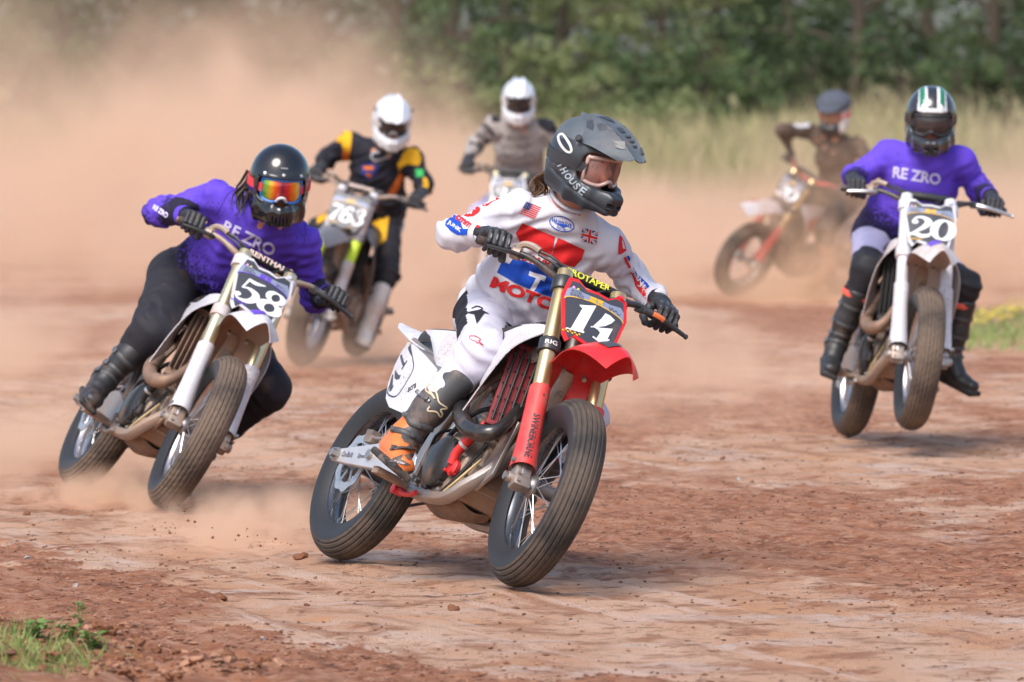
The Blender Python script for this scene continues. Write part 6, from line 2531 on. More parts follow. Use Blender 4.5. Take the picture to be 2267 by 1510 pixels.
def bar_dirs(ps):
    a = nrm(ps.d((-.03, -1, -.05), True))
    b = nrm(ps.d((-.03, 1, -.05), True))
    return a, b

# ---------------------------------------------------------------- the six riders
M_JWHITE = cloth('jersey_white', (.585, .575, .635), .8, dirt=.10, var=.03)
M_JPURPLE = cloth('jersey_purple', (.112, .056, .56), .75, dirt=.06, fleck=.55, fade=(.016, .013, .03), var=.14, dirt_col=(.10, .05, .10))
M_JPURPLE2 = cloth('jersey_purple_clean', (.112, .056, .56), .75, dirt=.22, dirt_scale=9, fleck=.12, fade=(.02, .016, .045), var=.10, dirt_col=(.20, .09, .07))
M_JBLACK = cloth('jersey_black', (.016, .016, .024), .8, dirt=.1)
M_JGREY = cloth('jersey_sand', (.31, .28, .265), .85, dirt=.2)
M_JBROWN = cloth('jersey_brown', (.085, .060, .048), .85, dirt=.3, var=.2)
M_TWHITE = cloth('trousers_white', (.55, .535, .62), .75, dirt=.16, dirt_scale=5, var=.05)
M_TBLACK = cloth('trousers_black', (.022, .021, .027), .7, dirt=.16)
M_TLAV = cloth('trousers_lavender', (.40, .38, .56), .75, dirt=.12)
M_STRETCH = cloth('stretch_black', (.020, .020, .024), .6, dirt=.1)
M_BOOTDK = solid('boot_charcoal', (.050, .050, .054), .5, dirt=.38, dirt_scale=9, bump=.2, bump_scale=40)
M_BOOTOR = solid('boot_orange', (.70, .17, .035), .45, dirt=.26, dirt_scale=9)
M_BOOTBLK = solid('boot_black', (.024, .024, .026), .45, dirt=.22, dirt_scale=9, bump=.2, bump_scale=40)
M_BOOTRUST = solid('boot_rust_dusty', (.42, .11, .06), .7, dirt=.7, dirt_scale=7)
M_BOOTWH = solid('boot_white', (.55, .52, .50), .55, dirt=.6, dirt_scale=7)
M_SOLE = solid('boot_sole', (.022, .020, .020), .7, dirt=.22)
M_STRAPG = solid('strap_grey', (.055, .055, .058), .5, dirt=.15)
M_BUCKLE = solid('buckle', (.16, .16, .165), .35, .5, dirt=.2)
M_EMB = solid('emblem_sand', (.56, .46, .30), .5, dirt=.2)
M_REDP = cloth('print_red', (.62, .020, .022), .75, dirt=.05)
M_BLUEP = cloth('print_blue', (.010, .065, .42), .75, dirt=.05)
M_NAVY = cloth('print_navy', (.020, .035, .17), .75, dirt=.05)
M_WHITEP = cloth('print_white_cloth', (.62, .61, .66), .75, dirt=.08)
M_PALELAV = cloth('print_lavender', (.58, .54, .80), .7, dirt=.1)
M_YELP = cloth('print_yellow_cloth', (.72, .38, .015), .75, dirt=.12)
M_ORAP = cloth('print_orange_cloth', (.65, .16, .02), .75, dirt=.1)
M_GREENP = cloth('print_green', (.05, .45, .12), .75, dirt=.1)
M_BLKP = cloth('print_black', (.020, .020, .026), .75, dirt=.08)

H_GREY = solid('helmet_matt_grey', (.026, .033, .042), .42, dirt=.10, coat=.1, var=.2)
H_GREYL = solid('helmet_light_grey', (.088, .106, .125), .55, dirt=.14, var=.2, spec=.3)
H_NAVY = solid('helmet_navy_black', (.020, .023, .034), .32, dirt=.06, coat=.3)
H_BLACK = solid('helmet_gloss_black', (.008, .008, .010), .14, dirt=.06, dirt_scale=4, coat=.5)
H_WHITE = solid('helmet_white', (.66, .66, .69), .25, dirt=.12, coat=.5)
H_WHITED = solid('helmet_white_dusty', (.66, .62, .58), .4, dirt=.4)
H_GREEN = solid('helmet_green', (.015, .17, .085), .25, coat=.5)
H_CARBON = solid('helmet_carbon', (.022, .022, .024), .22, dirt=.1, coat=.6)
S_RED = solid('strap_red', (.68, .05, .06), .6)
S_BLACK = solid('strap_black', (.03, .03, .034), .6)
S_WHITE = solid('strap_white', (.6, .58, .56), .6)
G_BLUE = solid('goggle_blue', (.03, .16, .50), .35)
G_BLACK = solid('goggle_black', (.03, .03, .034), .4)
G_CLEAR = solid('goggle_pale', (.45, .32, .29), .3, coat=.5)
G_DUST = solid('goggle_tan', (.32, .19, .13), .6)
G_WHITE = solid('goggle_white', (.66, .64, .63), .4)

E3 = np.eye(3)


def headframe(fwd, up):
    return frame(V3(*fwd), V3(*up))


# ---- rider 14: white jersey, looking into the turn
P14 = dict(chest=(1222, 535), neck=(1262, 452), head=(1300, 356), sh_r=(1150, 468), sh_l=(1342, 545), el_r=(1003, 520), el_l=(1400, 618), kn_r=(1068, 776), kn_l=(.93, .25, .72),
           an_r=(.755, -.268, .385), toe_r=(1.0, -.285, .30), an_l=(.70, .23, .365), toe_l=(.92, .24, .30))
D14 = dict(chest=-.17, neck=-.25, head=-.32, sh_r=-.25, sh_l=-.17)
c14 = dict(name='14', pelvis=(.42, .045, .99), dy=D14)
J14 = joints(PS14, P14, c14)
ba, bb = bar_dirs(PS14)
HR14 = headframe((.64, -.70, -.30), (.16, -.06, 1))


def h14_zone(C):
    z = C[:, 2] + .35 * C[:, 0]
    m = np.where(C[:, 2] > .060 - .25 * C[:, 0] * 0 + .10 * np.abs(C[:, 0] + .02), 1, 0)
    band = (C[:, 0] > -.12) & (C[:, 0] < .03) & (C[:, 2] > -.03) & (C[:, 2] < .075) & (np.abs(C[:, 1]) > .06) & (C[:, 2] < .095 + C[:, 0] * .9)
    return np.where(band, 2, m)


def hair14(hd):
    out = []
    for k in range(30):
        a = rng.uniform(.2, 1.0)
        y = -.085 * math.cos(a * 1.2) + rng.normal(0, .02)
        out.append([hd(-.085, y, -.075), hd(-.115 - .02 * rng.random(), y * 1.05, -.115), hd(-.125 + rng.normal(0, .012), y * 1.05 + rng.normal(0, .012), -.15 + rng.normal(0, .012)), hd(-.13 + rng.normal(0, .018), y + rng.normal(0, .018), -.18 + rng.normal(0, .014))])
    return out


def tz14(C, J, hs, sp, fwd):
    """black stretch panels down the outside of the hip and behind the knee"""
    m = np.zeros(len(C), int)
    for s, q in (('r', -1), ('l', 1)):
        a, b = J['hip_' + s], J['kn_' + s]
        L = np.linalg.norm(b - a)
        d = (b - a) / L
        t = (C - a) @ d / L
        o = nrm(hs * q - d * (hs * q @ d))
        v = np.cross(d, o)
        if v @ sp < 0:
            v = -v
        x, y = (C - a) @ o, (C - a) @ v
        ang = np.degrees(np.arctan2(y, x))          # 0 outside, 90 top of the thigh
        m = np.where((t > -.40) & (t < .72) & (np.abs(ang + 8) < 30 - 10 * t) & (x > .02), 1, m)
    return m


Zb = lambda x, y: (840 + x / 6.292, 840 + y / 6.292)


def boot_emblem(s, surf, base):
    """raised emblem, rubber panels, straps and buckles on the visible boot"""
    if s != 'r':
        return
    v, f = ribbon([Zb(*q) for q in ((700, 160), (740, 215), (770, 275), (740, 225), (690, 190), (650, 150), (680, 80), (740, 100), (800, 200), (830, 320), (935, 395), (850, 420), (870, 480), (845, 520), (790, 450), (675, 435), (700, 375))], [3.4, 3.4], 110)
    decal('emblem', [(v, f)], surf, base, M_EMB, 4, .003)
    B = lambda *q: poly2d([Zb(*a) for a in q])
    decal('rubber_panel', [B((330, 690), (420, 650), (560, 700), (700, 760), (640, 860), (590, 960), (470, 930), (400, 890), (340, 870), (300, 800)),
                           B((345, 1060), (450, 1030), (580, 1090), (575, 1190), (480, 1130), (390, 1115)),
                           B((130, 1150), (200, 1095), (330, 1050), (300, 1108), (440, 1195), (370, 1195)),
                           B((-20, 1080), (40, 1040), (75, 1120), (110, 1185), (230, 1245), (380, 1285), (450, 1262), (545, 1320), (580, 1390), (560, 1460), (400, 1440), (200, 1340), (60, 1230))], surf, base, M_BOOTDK, 4, .0018)
    decal('lettering', quad_text('KTM', Zb(215, 1120), Zb(360, 1165), Zb(195, 1140), .04, .2), surf, base, M_WHITEP, 3, .0030)
    O = CAMP - base
    for path, r_ in (([(330, 380), (380, 500), (440, 620), (560, 650), (740, 690)], .0105), ([(140, 690), (290, 720), (430, 780), (600, 850), (660, 860)], .0115), ([(165, 975), (330, 960), (450, 965), (540, 1010), (585, 1060)], .0105), ([(540, 190), (620, 240), (700, 310)], .008)):
        P, N = [], []
        for q in curve(path, 16):
            h_, n_ = surf.hit(O, nrm(ray(*Zb(*q))))
            if h_ is not None:
                P.append(h_ + n_ * .004)
                N.append(n_)
        if len(P) > 5:
            so = MB().tube(P, r_, 8, flat=.34, up=N[0]).build('strap', M_STRAPG if r_ > .009 else M_BUCKLE, surf.o, 50)
            j = len(P) * 2 // 3
            R = frame(np.gradient(np.array(P), axis=0)[j], N[j])
            MB().cyl(P[j] + N[j] * .0, P[j] + N[j] * .009, .010, 14, None, .002).build('rivet', M_STRAPG, so)
            MB().box(P[1] + N[1] * .004, (.026, .016, .007), R, .003).build('buckle', M_BUCKLE, so)


R14 = rider(dict(J=J14, base=V3(J14['pelvis'][0], J14['pelvis'][1], 0), label='rider in a white jersey with red and blue print, grey peaked helmet and orange boots', bar_r=ba, bar_l=bb, up=nrm(PS14.d((0, 0, 1))),
                 jersey=M_JWHITE, trousers=[M_TWHITE, M_BLKP], trouser_zone=tz14, boot=[M_BOOTDK, M_BOOTOR, M_SOLE, M_STRAPG, M_BUCKLE], boot_hook=boot_emblem, glove=M_GLOVE, h=.0065, hh=.0028, hb=.0045, hhel=.0032, headR=HR14,
                 helmet='mx', helmet_mats=[H_GREY, H_GREYL, H_NAVY], helmet_midx=h14_zone, peak_mat=H_GREYL, lens=M_LENSCLEAR, goggle_frame=G_CLEAR, strap=S_BLACK, hair=hair14, hair_mat=M_HAIRB, nostraps='r', seed=3, hbody=.008, hem=.05, gaze=.15, bulk=.99, tbulk=1.05, fold=.85,
                 peak_print=([(np.array([(.30, -.55), (.38, -.62), (.44, -.5), (.56, -.52), (.58, -.36), (.50, -.34), (.46, -.40), (.36, -.38)]), [list(range(8))]),
                              (np.array([(.06, -.2), (.12, -.34), (.20, -.24), (.18, -.1), (.10, -.06)]), [list(range(5))]), (np.array([(.10, .22), (.24, .14), (.30, .28), (.18, .40)]), [list(range(4))]),
                              (np.array([(.38, .02), (.46, .0), (.47, .22), (.39, .26)]), [list(range(4))]), (np.array([(.52, .05), (.55, .05), (.56, .28), (.53, .30)]), [list(range(4))]), (np.array([(.60, .06), (.63, .06), (.64, .28), (.61, .30)]), [list(range(4))]),
                              (np.array([(.68, .06), (.71, .06), (.72, .26), (.69, .28)]), [list(range(4))]), (np.array([(.28, .5), (.40, .44), (.46, .62), (.34, .7)]), [list(range(4))]), (np.array([(.16, -.62), (.24, -.74), (.34, -.72), (.28, -.60), (.22, -.52)]), [list(range(5))]), (np.array([(.62, -.62), (.74, -.70), (.80, -.5), (.70, -.40)]), [list(range(4))]), (np.array([(.76, .30), (.86, .22), (.90, .48), (.80, .56)]), [list(range(4))])], solid('peak_print', (.040, .046, .056), .42, coat=.1))))
Z2 = lambda x, y: (940 + x / 2.603, 220 + y / 2.603)
Z2b = lambda x, y: (960 + x / 5.033, 380 + y / 5.033)
Z5 = lambda x, y: (1280 + x / 4.718, 480 + y / 4.718)
pp = lambda Z, *q: poly2d([Z(*a) for a in q])


def d14c(name, items, mat, lift=.0022, step=6.0):
    return decal(name, items, R14['jersey'], R14['base'], mat, step, lift)


# flag on the right breast: stripes and a blue canton
q = [Z2(585, 590), Z2(672, 625), Z2(545, 655)]
d14c('stars_and_stripes_flag', quad_poly([[(0 if k > 6 else .42, k / 13), (1, k / 13), (1, (k + 1) / 13), (0 if k > 6 else .42, (k + 1) / 13)] for k in range(0, 13, 2)], *q), M_REDP)
d14c('flag_canton', quad_poly([[(0, 0), (.42, 0), (.42, 7 / 13), (0, 7 / 13)]], *q), M_NAVY, .0026)
d14c('flag_stars', quad_poly([[(.05 + .09 * i - .012, .07 + .10 * j - .02), (.05 + .09 * i + .012, .07 + .10 * j - .02), (.05 + .09 * i + .012, .07 + .10 * j + .02), (.05 + .09 * i - .012, .07 + .10 * j + .02)] for i in range(4) for j in range(5)], *q), M_WHITEP, .0034)
q = [Z2(908, 738), Z2(998, 765), Z2(898, 812)]
d14c('union_flag', quad_poly([[(0, 0), (1, 0), (1, 1), (0, 1)]], *q), M_NAVY)
d14c('flag_saltire', quad_poly([[(0, 0), (.14, 0), (1, .86), (1, 1), (.86, 1), (0, .14)], [(1, 0), (1, .14), (.14, 1), (0, 1), (0, .86), (.86, 0)], [(.38, 0), (.62, 0), (.62, 1), (.38, 1)], [(0, .34), (1, .34), (1, .66), (0, .66)]], *q), M_WHITEP, .0026)
d14c('flag_cross', quad_poly([[(.43, 0), (.57, 0), (.57, 1), (.43, 1)], [(0, .41), (1, .41), (1, .59), (0, .59)], [(0, .03), (.36, .34), (.30, .34), (0, .09)], [(1, .97), (.64, .66), (.70, .66), (1, .91)], [(.97, 0), (.64, .30), (.70, .30), (1, .06)], [(.03, 1), (.36, .70), (.30, .70), (0, .94)]], *q), M_REDP, .0044)
# oval badge
cx, cy_ = Z2(790, 717)


def ovl(rx, ry, rot=.30):
    a = np.linspace(0, 2 * math.pi, 24, endpoint=False)
    c, s = math.cos(rot), math.sin(rot)
    return np.stack([cx + rx * np.cos(a) * c - ry * np.sin(a) * s, cy_ + rx * np.cos(a) * s + ry * np.sin(a) * c], 1)


d14c('oval_badge', [ribbon(ovl(27.5, 16), [2.0, 2.0], 60, True)] + quad_text('HAWKEYE', Z2(735, 680), Z2(848, 718), Z2(733, 706), .02) + quad_text('Racing', Z2(762, 725), Z2(815, 742), Z2(760, 748), .0, .3)
     + [pp(Z2, (745, 712), (775, 716), (795, 730), (812, 722), (838, 735), (815, 732), (798, 742), (775, 726))], M_BLUEP)
# chest print
d14c('chest_print', [pp(Z2, (562, 712), (752, 790), (738, 862), (725, 905), (700, 905), (625, 872), (560, 845), (526, 772)), pp(Z2, (770, 797), (922, 865), (905, 918), (885, 908), (862, 965), (790, 945), (728, 915), (742, 862))], M_REDP)
d14c('lettering', quad_text('HAWKEYE', Z2(545, 868), Z2(835, 972), Z2(530, 915), .03), M_REDP, .0026)
d14c('chest_print', [pp(Z2, (515, 910), (722, 985), (745, 1040), (752, 1145), (690, 1128), (600, 1090), (505, 1048), (418, 998), (448, 932), (490, 948))], M_BLUEP)
d14c('chest_print', [pp(Z2, (608, 988), (702, 1020), (692, 1048), (666, 1038), (630, 1108), (606, 1096), (642, 1030), (600, 1014))], M_WHITEP, .003)
d14c('lettering', quad_text('MOTO', Z2(402, 1018), Z2(765, 1160), Z2(372, 1082), .05), M_REDP, .0026)
# right sleeve
d14c('sleeve_print', [pp(Z2b, (675, 222), (740, 300), (640, 350), (600, 385), (545, 385), (500, 310), (600, 270))], M_REDP)
d14c('sleeve_figure', [pp(Z2b, (570, 300), (615, 282), (622, 298), (590, 312), (600, 330), (640, 318), (650, 340), (600, 362), (560, 345), (555, 325))], M_WHITEP, .003)
d14c('sleeve_print', [pp(Z2b, (455, 335), (478, 350), (440, 400), (420, 445), (330, 445), (385, 385)), pp(Z2b, (225, 485), (260, 500), (300, 560), (330, 640), (390, 640), (430, 620), (440, 660), (390, 705), (270, 705), (190, 660), (130, 600), (140, 555), (180, 520))], M_BLUEP)
d14c('sleeve_print', [pp(Z2b, (490, 375), (525, 420), (505, 455), (440, 500), (370, 505), (300, 480), (340, 455), (410, 450), (435, 400))], M_REDP, .0026)
d14c('lettering', quad_text('JUNK', Z2b(175, 540), Z2b(320, 640), Z2b(150, 590), .03) , M_WHITEP, .0032)
d14c('lettering', quad_text('cmm', Z2b(265, 480), Z2b(430, 590), Z2b(240, 530), .02, .3), M_REDP, .0036)
d14c('sleeve_stripe', [ribbon([Z2b(455, 622), Z2b(490, 612), Z2b(520, 630)], [5, 6, 5], 12)], M_REDP)
# left sleeve
d14c('sleeve_print', [pp(Z5, (430, 190), (455, 215), (480, 270), (500, 350), (455, 385), (415, 395), (418, 280))], M_REDP)
d14c('sleeve_figure', [pp(Z5, (452, 235), (466, 262), (470, 310), (482, 320), (484, 334), (462, 330), (456, 290))], M_WHITEP, .003)
d14c('sleeve_print', [pp(Z5, (470, 425), (497, 415), (520, 470), (560, 540), (620, 640), (690, 720), (760, 810), (830, 880), (900, 925), (905, 955), (850, 965), (800, 950), (720, 880), (650, 790), (605, 730), (590, 680), (540, 560), (500, 490))], M_REDP)
d14c('sleeve_print', [pp(Z5, (500, 412), (520, 402), (540, 430), (535, 462), (522, 455)), pp(Z5, (570, 525), (620, 600), (680, 660), (720, 700), (780, 780), (850, 870), (900, 920), (885, 925), (820, 870), (750, 780), (690, 715), (620, 635)), pp(Z5, (905, 930), (945, 945), (975, 1000), (940, 985))], M_BLUEP, .0026)
d14c('lettering', quad_text('BURN', Z5(560, 520), Z5(690, 690), Z5(530, 545), .03), M_WHITEP, .0034)
d14c('lettering', quad_text('JUNKS', Z5(665, 680), Z5(890, 905), Z5(625, 715), .03), M_WHITEP, .0034)
M_SEAMW = cloth('seam_white', (.52, .50, .56), .8)
d14c('seam', [ribbon([Z2b(*q) for q in ((885, 165), (915, 250), (925, 340), (905, 440), (860, 540))], [1.3, 1.3], 24)], M_SEAMW, .0008)
d14c('seam', [ribbon([Z5(*q) for q in ((195, 20), (205, 130), (190, 240), (140, 340))], [1.3, 1.3], 24)], M_SEAMW, .0008)
# trouser prints
Z4 = lambda x, y: (840 + x / 3.595, 700 + y / 3.595)
Z1 = lambda x, y: (640 + x / 2.254, 640 + y / 2.254)
dl14 = lambda name, items, mat, lift=.003: decal(name, items, R14['trousers'], R14['base'], mat, 6.0, lift)
Z3 = lambda x, y: (1080 + x / 5.033, 600 + y / 5.033)
dl14('stretch_panel', [pp(Z3, (205, 570), (255, 600), (300, 650), (345, 715), (300, 770), (240, 800), (165, 770), (165, 690))], M_BLKP, .0015)
dl14('star_print', [pp(Z1, (880, 120), (925, 128), (938, 176), (975, 122), (1000, 128), (960, 105), (918, 112))] + [ribbon([Z1(912, 98), Z1(940, 88), Z1(965, 100), Z1(945, 112)], [2, 2.5], 20)], M_BLKP)
dl14('comet_print', [ribbon([Z1(*q) for q in ((905, 236), (925, 233), (945, 242), (957, 254), (948, 258), (970, 280), (945, 266), (938, 272), (936, 262), (915, 256), (902, 246))], [1.3, 1.3], 60, True)], M_REDP)
# helmet lettering and ring on its right cheek
Zh = lambda x, y: (1200 + x / 5.5926, 220 + y / 5.5926)
dh14 = lambda name, items, mat, lift=.0012, step=4.0: decal(name, items, R14['helm'], R14['base'], mat, step, lift)
(dh14('helmet_ring', [ribbon([Zh(*q) for q in ((235, 430), (265, 440), (310, 500), (350, 570), (365, 630), (345, 655), (300, 640), (245, 580), (210, 510), (205, 455))], [5.2, 6.2, 5.2, 6.2, 5.2], 60, True)], solid('ring_cream', (.55, .54, .52), .4)))
path = [Zh(*q) for q in ((150, 640), (185, 720), (235, 800), (275, 880), (330, 960), (395, 1035), (455, 1100), (545, 1165))]
PC = curve(path, 60)
lt = []
for k, ch_ in enumerate('erTHOUSE'):
    t0 = k / 8 + .01
    i = int(t0 * 59)
    j = min(i + 6, 59)
    d_ = nrm(PC[j] - PC[i])
    n_ = np.array([d_[1], -d_[0]])
    w_ = np.linalg.norm(PC[min(i + 7, 59)] - PC[i]) * .92
    hgt = 14.5 + 2.0 * math.sin(k)
    lt += quad_text(ch_, PC[i] + n_ * hgt * .55, PC[i] + d_ * w_ + n_ * hgt * .55, PC[i] - n_ * hgt * .55, .03, .1)
(dh14('lettering', lt, solid('helmet_lettering', (.30, .34, .38), .4)))

# ---- rider 58: purple jersey, crouched
P58 = dict(chest=(566, 520), neck=(598, 470), head=(619, 402), sh_r=(478, 440), sh_l=(668, 535), el_r=(352, 470), el_l=(698, 660), kn_r=(338, 734), kn_l=(.90, .30, .70),
           an_r=(.68, -.262, .40), toe_r=(.90, -.30, .30), an_l=(.62, .26, .37), toe_l=(.85, .26, .30))
c58 = dict(name='58', pelvis=(.36, -.045, .98), dy=dict(chest=-.32, neck=-.44, head=-.52, sh_r=-.36, sh_l=-.33))
J58 = joints(PS58, P58, c58)
ba, bb = bar_dirs(PS58)


def hair58(hd):
    out = []
    for k in range(26):
        y = -.10 + rng.normal(0, .012)
        x = -.05 + rng.normal(0, .03)
        out.append([hd(x, y, -.02 + rng.normal(0, .02)), hd(x - .02, y - .022, -.05), hd(x - .03 + rng.normal(0, .02), y - .035 + rng.normal(0, .012), -.09), hd(x - .02 + rng.normal(0, .03), y - .03 + rng.normal(0, .016), -.13 - .03 * rng.random())])
    return out


R58 = rider(dict(J=J58, base=V3(J58['pelvis'][0], J58['pelvis'][1], 0), label='rider in a mud-flecked purple jersey with glossy black helmet and mirrored goggles', bar_r=ba, bar_l=bb, up=nrm(PS58.d((0, 0, 1))), bulk=1.03, tbulk=1.24, fold=.75,
                 jersey=M_JPURPLE, fade=1.0, fade_lo=.0, fade_hi=.46, trousers=M_TBLACK, boot=[M_BOOTBLK, M_BOOTBLK, M_SOLE, M_STRAPG, M_BUCKLE], glove=M_GLOVE, h=.0075, hh=.0033, hb=.0055, hhel=.0036, headR=headframe((.12, -.95, -.27), (.10, -.08, 1)), pads=False, straps=True,
                 helmet='round', helmet_mats=[H_BLACK], lens=M_LENSRAIN, goggle_frame=G_BLUE, strap=S_RED, nose_guard=G_WHITE, hair=hair58, hair_mat=M_HAIRD, hair_r=.008, seed=11, hem=.07))
Z6 = lambda x, y: (320 + x / 3.775, 290 + y / 3.775)
decal('lettering', quad_text('RE ZRO', Z6(685, 742), Z6(1105, 958), Z6(645, 835), .03), R58['jersey'], R58['base'], M_PALELAV, 5, .003)
decal('lettering', quad_text('RE ZRO', Z6(85, 612), Z6(205, 690), Z6(68, 652), .06), R58['jersey'], R58['base'], M_PALELAV, 5, .003)
decal('label_print', [poly2d([Z6(*q) for q in ((758, 425), (795, 430), (792, 452), (756, 448))])], R58['jersey'], R58['base'], solid('print_cyan', (.03, .35, .62), .6), 5, .003)
M_SEAMP = cloth('seam_purple', (.055, .022, .30), .8)
for q_ in (((870, 470), (760, 490), (690, 540), (640, 630), (600, 700)), ((1290, 650), (1330, 740), (1345, 850), (1330, 950))):
    decal('seam', [ribbon([Z6(*q) for q in q_], [1.5, 1.5], 24)], R58['jersey'], R58['base'], M_SEAMP, 5, .001)
hl = R58['helmet']
for k, (y, z) in enumerate(((-.075, .058), (0, .062), (.075, .058))):
    O = np.array([[.3, y, z]])
    Pm, ok = march(R58['fh'], O, V3(-1, 0, 0), 0, .4)
    MB().lathe([(0, .004), (.006, .003), (.0075, 0), (.0075, -.003)], Pm[0], nrm(V3(1, y * 5, .5)), 14, False).build('helmet_stud', M_STEEL, hl)
Pm, ok = march(R58['fh'], np.array([[.3, y, z] for y, z in ((-.014, .088), (0, .088), (.014, .088))]), V3(-1, 0, 0), 0, .4)
MB().tube(Pm + V3(.001, 0, .0005), .007, 10, flat=.4).build('helmet_badge', solid('badge_silver', (.5, .5, .52), .3, .6), hl)
bead = []
for u in np.linspace(-1, 1, 24):
    bead.append(V3(.3, .098 * u, .050 - .006 * u * u))
Pm, ok = march(R58['fh'], np.array(bead), nrm(V3(-1, 0, 0)), 0, .5)
MB().tube(Pm[ok] + V3(.003, 0, .002), .006, 8).build('helmet_trim', H_BLACK, hl)

# ---- rider 20: purple jersey, upright, front wheel in the air
P20 = dict(chest=(2044, 392), neck=(2052, 330), head=(2061, 262), sh_r=(1968, 345), sh_l=(2126, 358), el_r=(1893, 392), el_l=(2172, 425), kn_r=(1920, 592), kn_l=(2136, 632),
           an_r=(.68, -.255, .385), toe_r=(.90, -.285, .315), an_l=(2100, 795), toe_l=(2150, 842))
c20 = dict(name='20', pelvis=(.40, -.02, .97), dy=dict(chest=-.20, neck=-.26, head=-.33, sh_r=-.20, sh_l=-.20, an_l=-.30, toe_l=-.40))
J20 = joints(PS20, P20, c20)
ba, bb = bar_dirs(PS20)


def tz20(C, J, hs, sp, fwd):
    m = np.zeros(len(C), int)
    for s in 'rl':
        a, b = J['hip_' + s], J['kn_' + s]
        t = (C - a) @ (b - a) / ((b - a) @ (b - a))
        side_ = ((C - J['pelvis']) @ hs) * (1 if s == 'l' else -1) > 0
        m = np.where(side_ & (t > .80), 1, m)
    return m


def h20_zone(C):
    y = np.abs(C[:, 1])
    m = np.where((C[:, 2] > .052) & (y < .072 - .10 * (C[:, 2] - .05)) & (y > .022), 1, 0)
    m = np.where((C[:, 2] > .07) & (C[:, 0] < .10) & (y > .034) & (y < .060) & (C[:, 0] > -.06), 2, m)
    m = np.where((C[:, 2] > .045) & (C[:, 2] < .075) & (y < .055) & (C[:, 0] > .05), 1, m)
    return m


R20 = rider(dict(J=J20, base=V3(J20['pelvis'][0], J20['pelvis'][1], 0), label='rider in a purple jersey and lavender shorts over black leggings, left foot off its peg', bar_r=ba, bar_l=bb, up=nrm(PS20.d((0, 0, 1))), bulk=1.04, fold=.32,
                 jersey=M_JPURPLE2, fade=.9, fade_lo=.0, fade_hi=.40, trousers=[M_TLAV, M_STRETCH], trouser_zone=tz20, tbulk=.98, boot=[M_BOOTBLK, M_BOOTBLK, M_SOLE, M_STRAPG, M_BUCKLE], glove=M_GLOVE, h=.009, hh=.0038, hb=.0065, hhel=.0042, pads=False, straps=True,
                 headR=headframe((-.03, -.96, -.22), (.03, -.12, 1)), helmet='mx', helmet_mats=[H_CARBON, H_WHITE, H_GREEN], helmet_midx=h20_zone, peak_mat=H_CARBON, lens=M_LENSDARK, goggle_frame=G_BLACK, strap=S_BLACK, seed=23, hem=.06))
for o in list(R20['helmet'].children):
    if o.name.startswith('helmet_peak'):
        for q in list(o.children):
            bpy.data.objects.remove(q)
        bpy.data.objects.remove(o)
decal('lettering', quad_text('RE ZRO', (1979, 368), (2083, 385), (1976, 393), .03), R20['jersey'], R20['base'], M_PALELAV, 5, .004)
for s in 'rl':
    bt = [o for o in R20['root'].children if o.name.startswith('boot')][0 if s == 'r' else 1]
    A, K = J20['an_' + s] - R20['base'], J20['kn_' + s] - R20['base']
    sh = nrm(K - A)
    MB().tube([A + sh * .262, A + sh * .274, A + sh * .290], [.071, .074, .070], 22, caps=False).build('boot_collar', solid('boot_trim_coral', (.70, .10, .06), .5, dirt=.2), bt)

# ---- rider 763: black jersey with yellow shoulders, white helmet
P763 = dict(chest=(838, 372), neck=(852, 328), head=(868, 266), sh_r=(775, 318), sh_l=(912, 352), el_r=(722, 350), el_l=(938, 408), kn_r=(.92, -.22, .80), kn_l=(858, 605),
            an_r=(.66, -.25, .38), toe_r=(.88, -.28, .31), an_l=(812, 728), toe_l=(798, 778))
c763 = dict(name='763', pelvis=(.42, -.02, .98), dy=dict(chest=-.20, neck=-.28, head=-.36, sh_r=-.20, sh_l=-.24, an_l=-.45, toe_l=-.62))
J763 = joints(PS763, P763, c763)
ba, bb = bar_dirs(PS763)
R763 = rider(dict(J=J763, base=V3(J763['pelvis'][0], J763['pelvis'][1], 0), label='rider in a black jersey with yellow shoulders and orange stripes, white peaked helmet', bar_r=ba, bar_l=bb, up=nrm(PS763.d((0, 0, 1))), bulk=1.04,
                  jersey=M_JBLACK, trousers=M_TBLACK, boot=[M_BOOTWH, M_BOOTWH, M_SOLE, M_BOOTWH, M_BUCKLE], glove=M_GLOVE, h=.011, hh=.005, hb=.009, hhel=.0055, hbody=.014, pads=False,
                  headR=headframe((.10, -.93, -.36), (.08, -.20, 1)), helmet='mx', helmet_mats=[H_WHITE], peak_mat=H_WHITE, lens=M_LENSDARK, goggle_frame=G_BLACK, strap=S_WHITE, nose_guard=G_WHITE, seed=31, face=False))
Z7 = lambda x, y: (620 + x / 2.253, 150 + y / 2.253)
dj = lambda name, items, mat, lift=.004: decal(name, items, R763['jersey'], R763['base'], mat, 6, lift)
dj('shoulder_panel', [pp(Z7, (345, 280), (358, 340), (350, 420), (315, 410), (308, 370), (255, 375), (200, 405), (235, 350), (290, 300)), pp(Z7, (612, 430), (645, 395), (690, 410), (705, 460), (690, 490), (640, 480), (612, 490), (595, 520), (585, 480)),
                     pp(Z7, (715, 545), (735, 560), (745, 640), (720, 655), (690, 640), (710, 610))], M_YELP)
dj('side_stripe', [pp(Z7, (315, 410), (350, 420), (338, 500), (325, 580), (285, 575), (305, 480)), pp(Z7, (595, 520), (615, 540), (590, 600), (560, 645), (525, 640), (560, 590))], M_ORAP)
decal('trouser_panel', [pp(Z7, (455, 745), (545, 735), (535, 800), (528, 860), (492, 890), (475, 830)), pp(Z7, (182, 700), (236, 690), (230, 755), (186, 780))], R763['trousers'], R763['base'], M_YELP, 6, .004)
decal('trouser_panel', [pp(Z7, (495, 690), (545, 670), (540, 740), (470, 745))], R763['trousers'], R763['base'], M_ORAP, 6, .004)
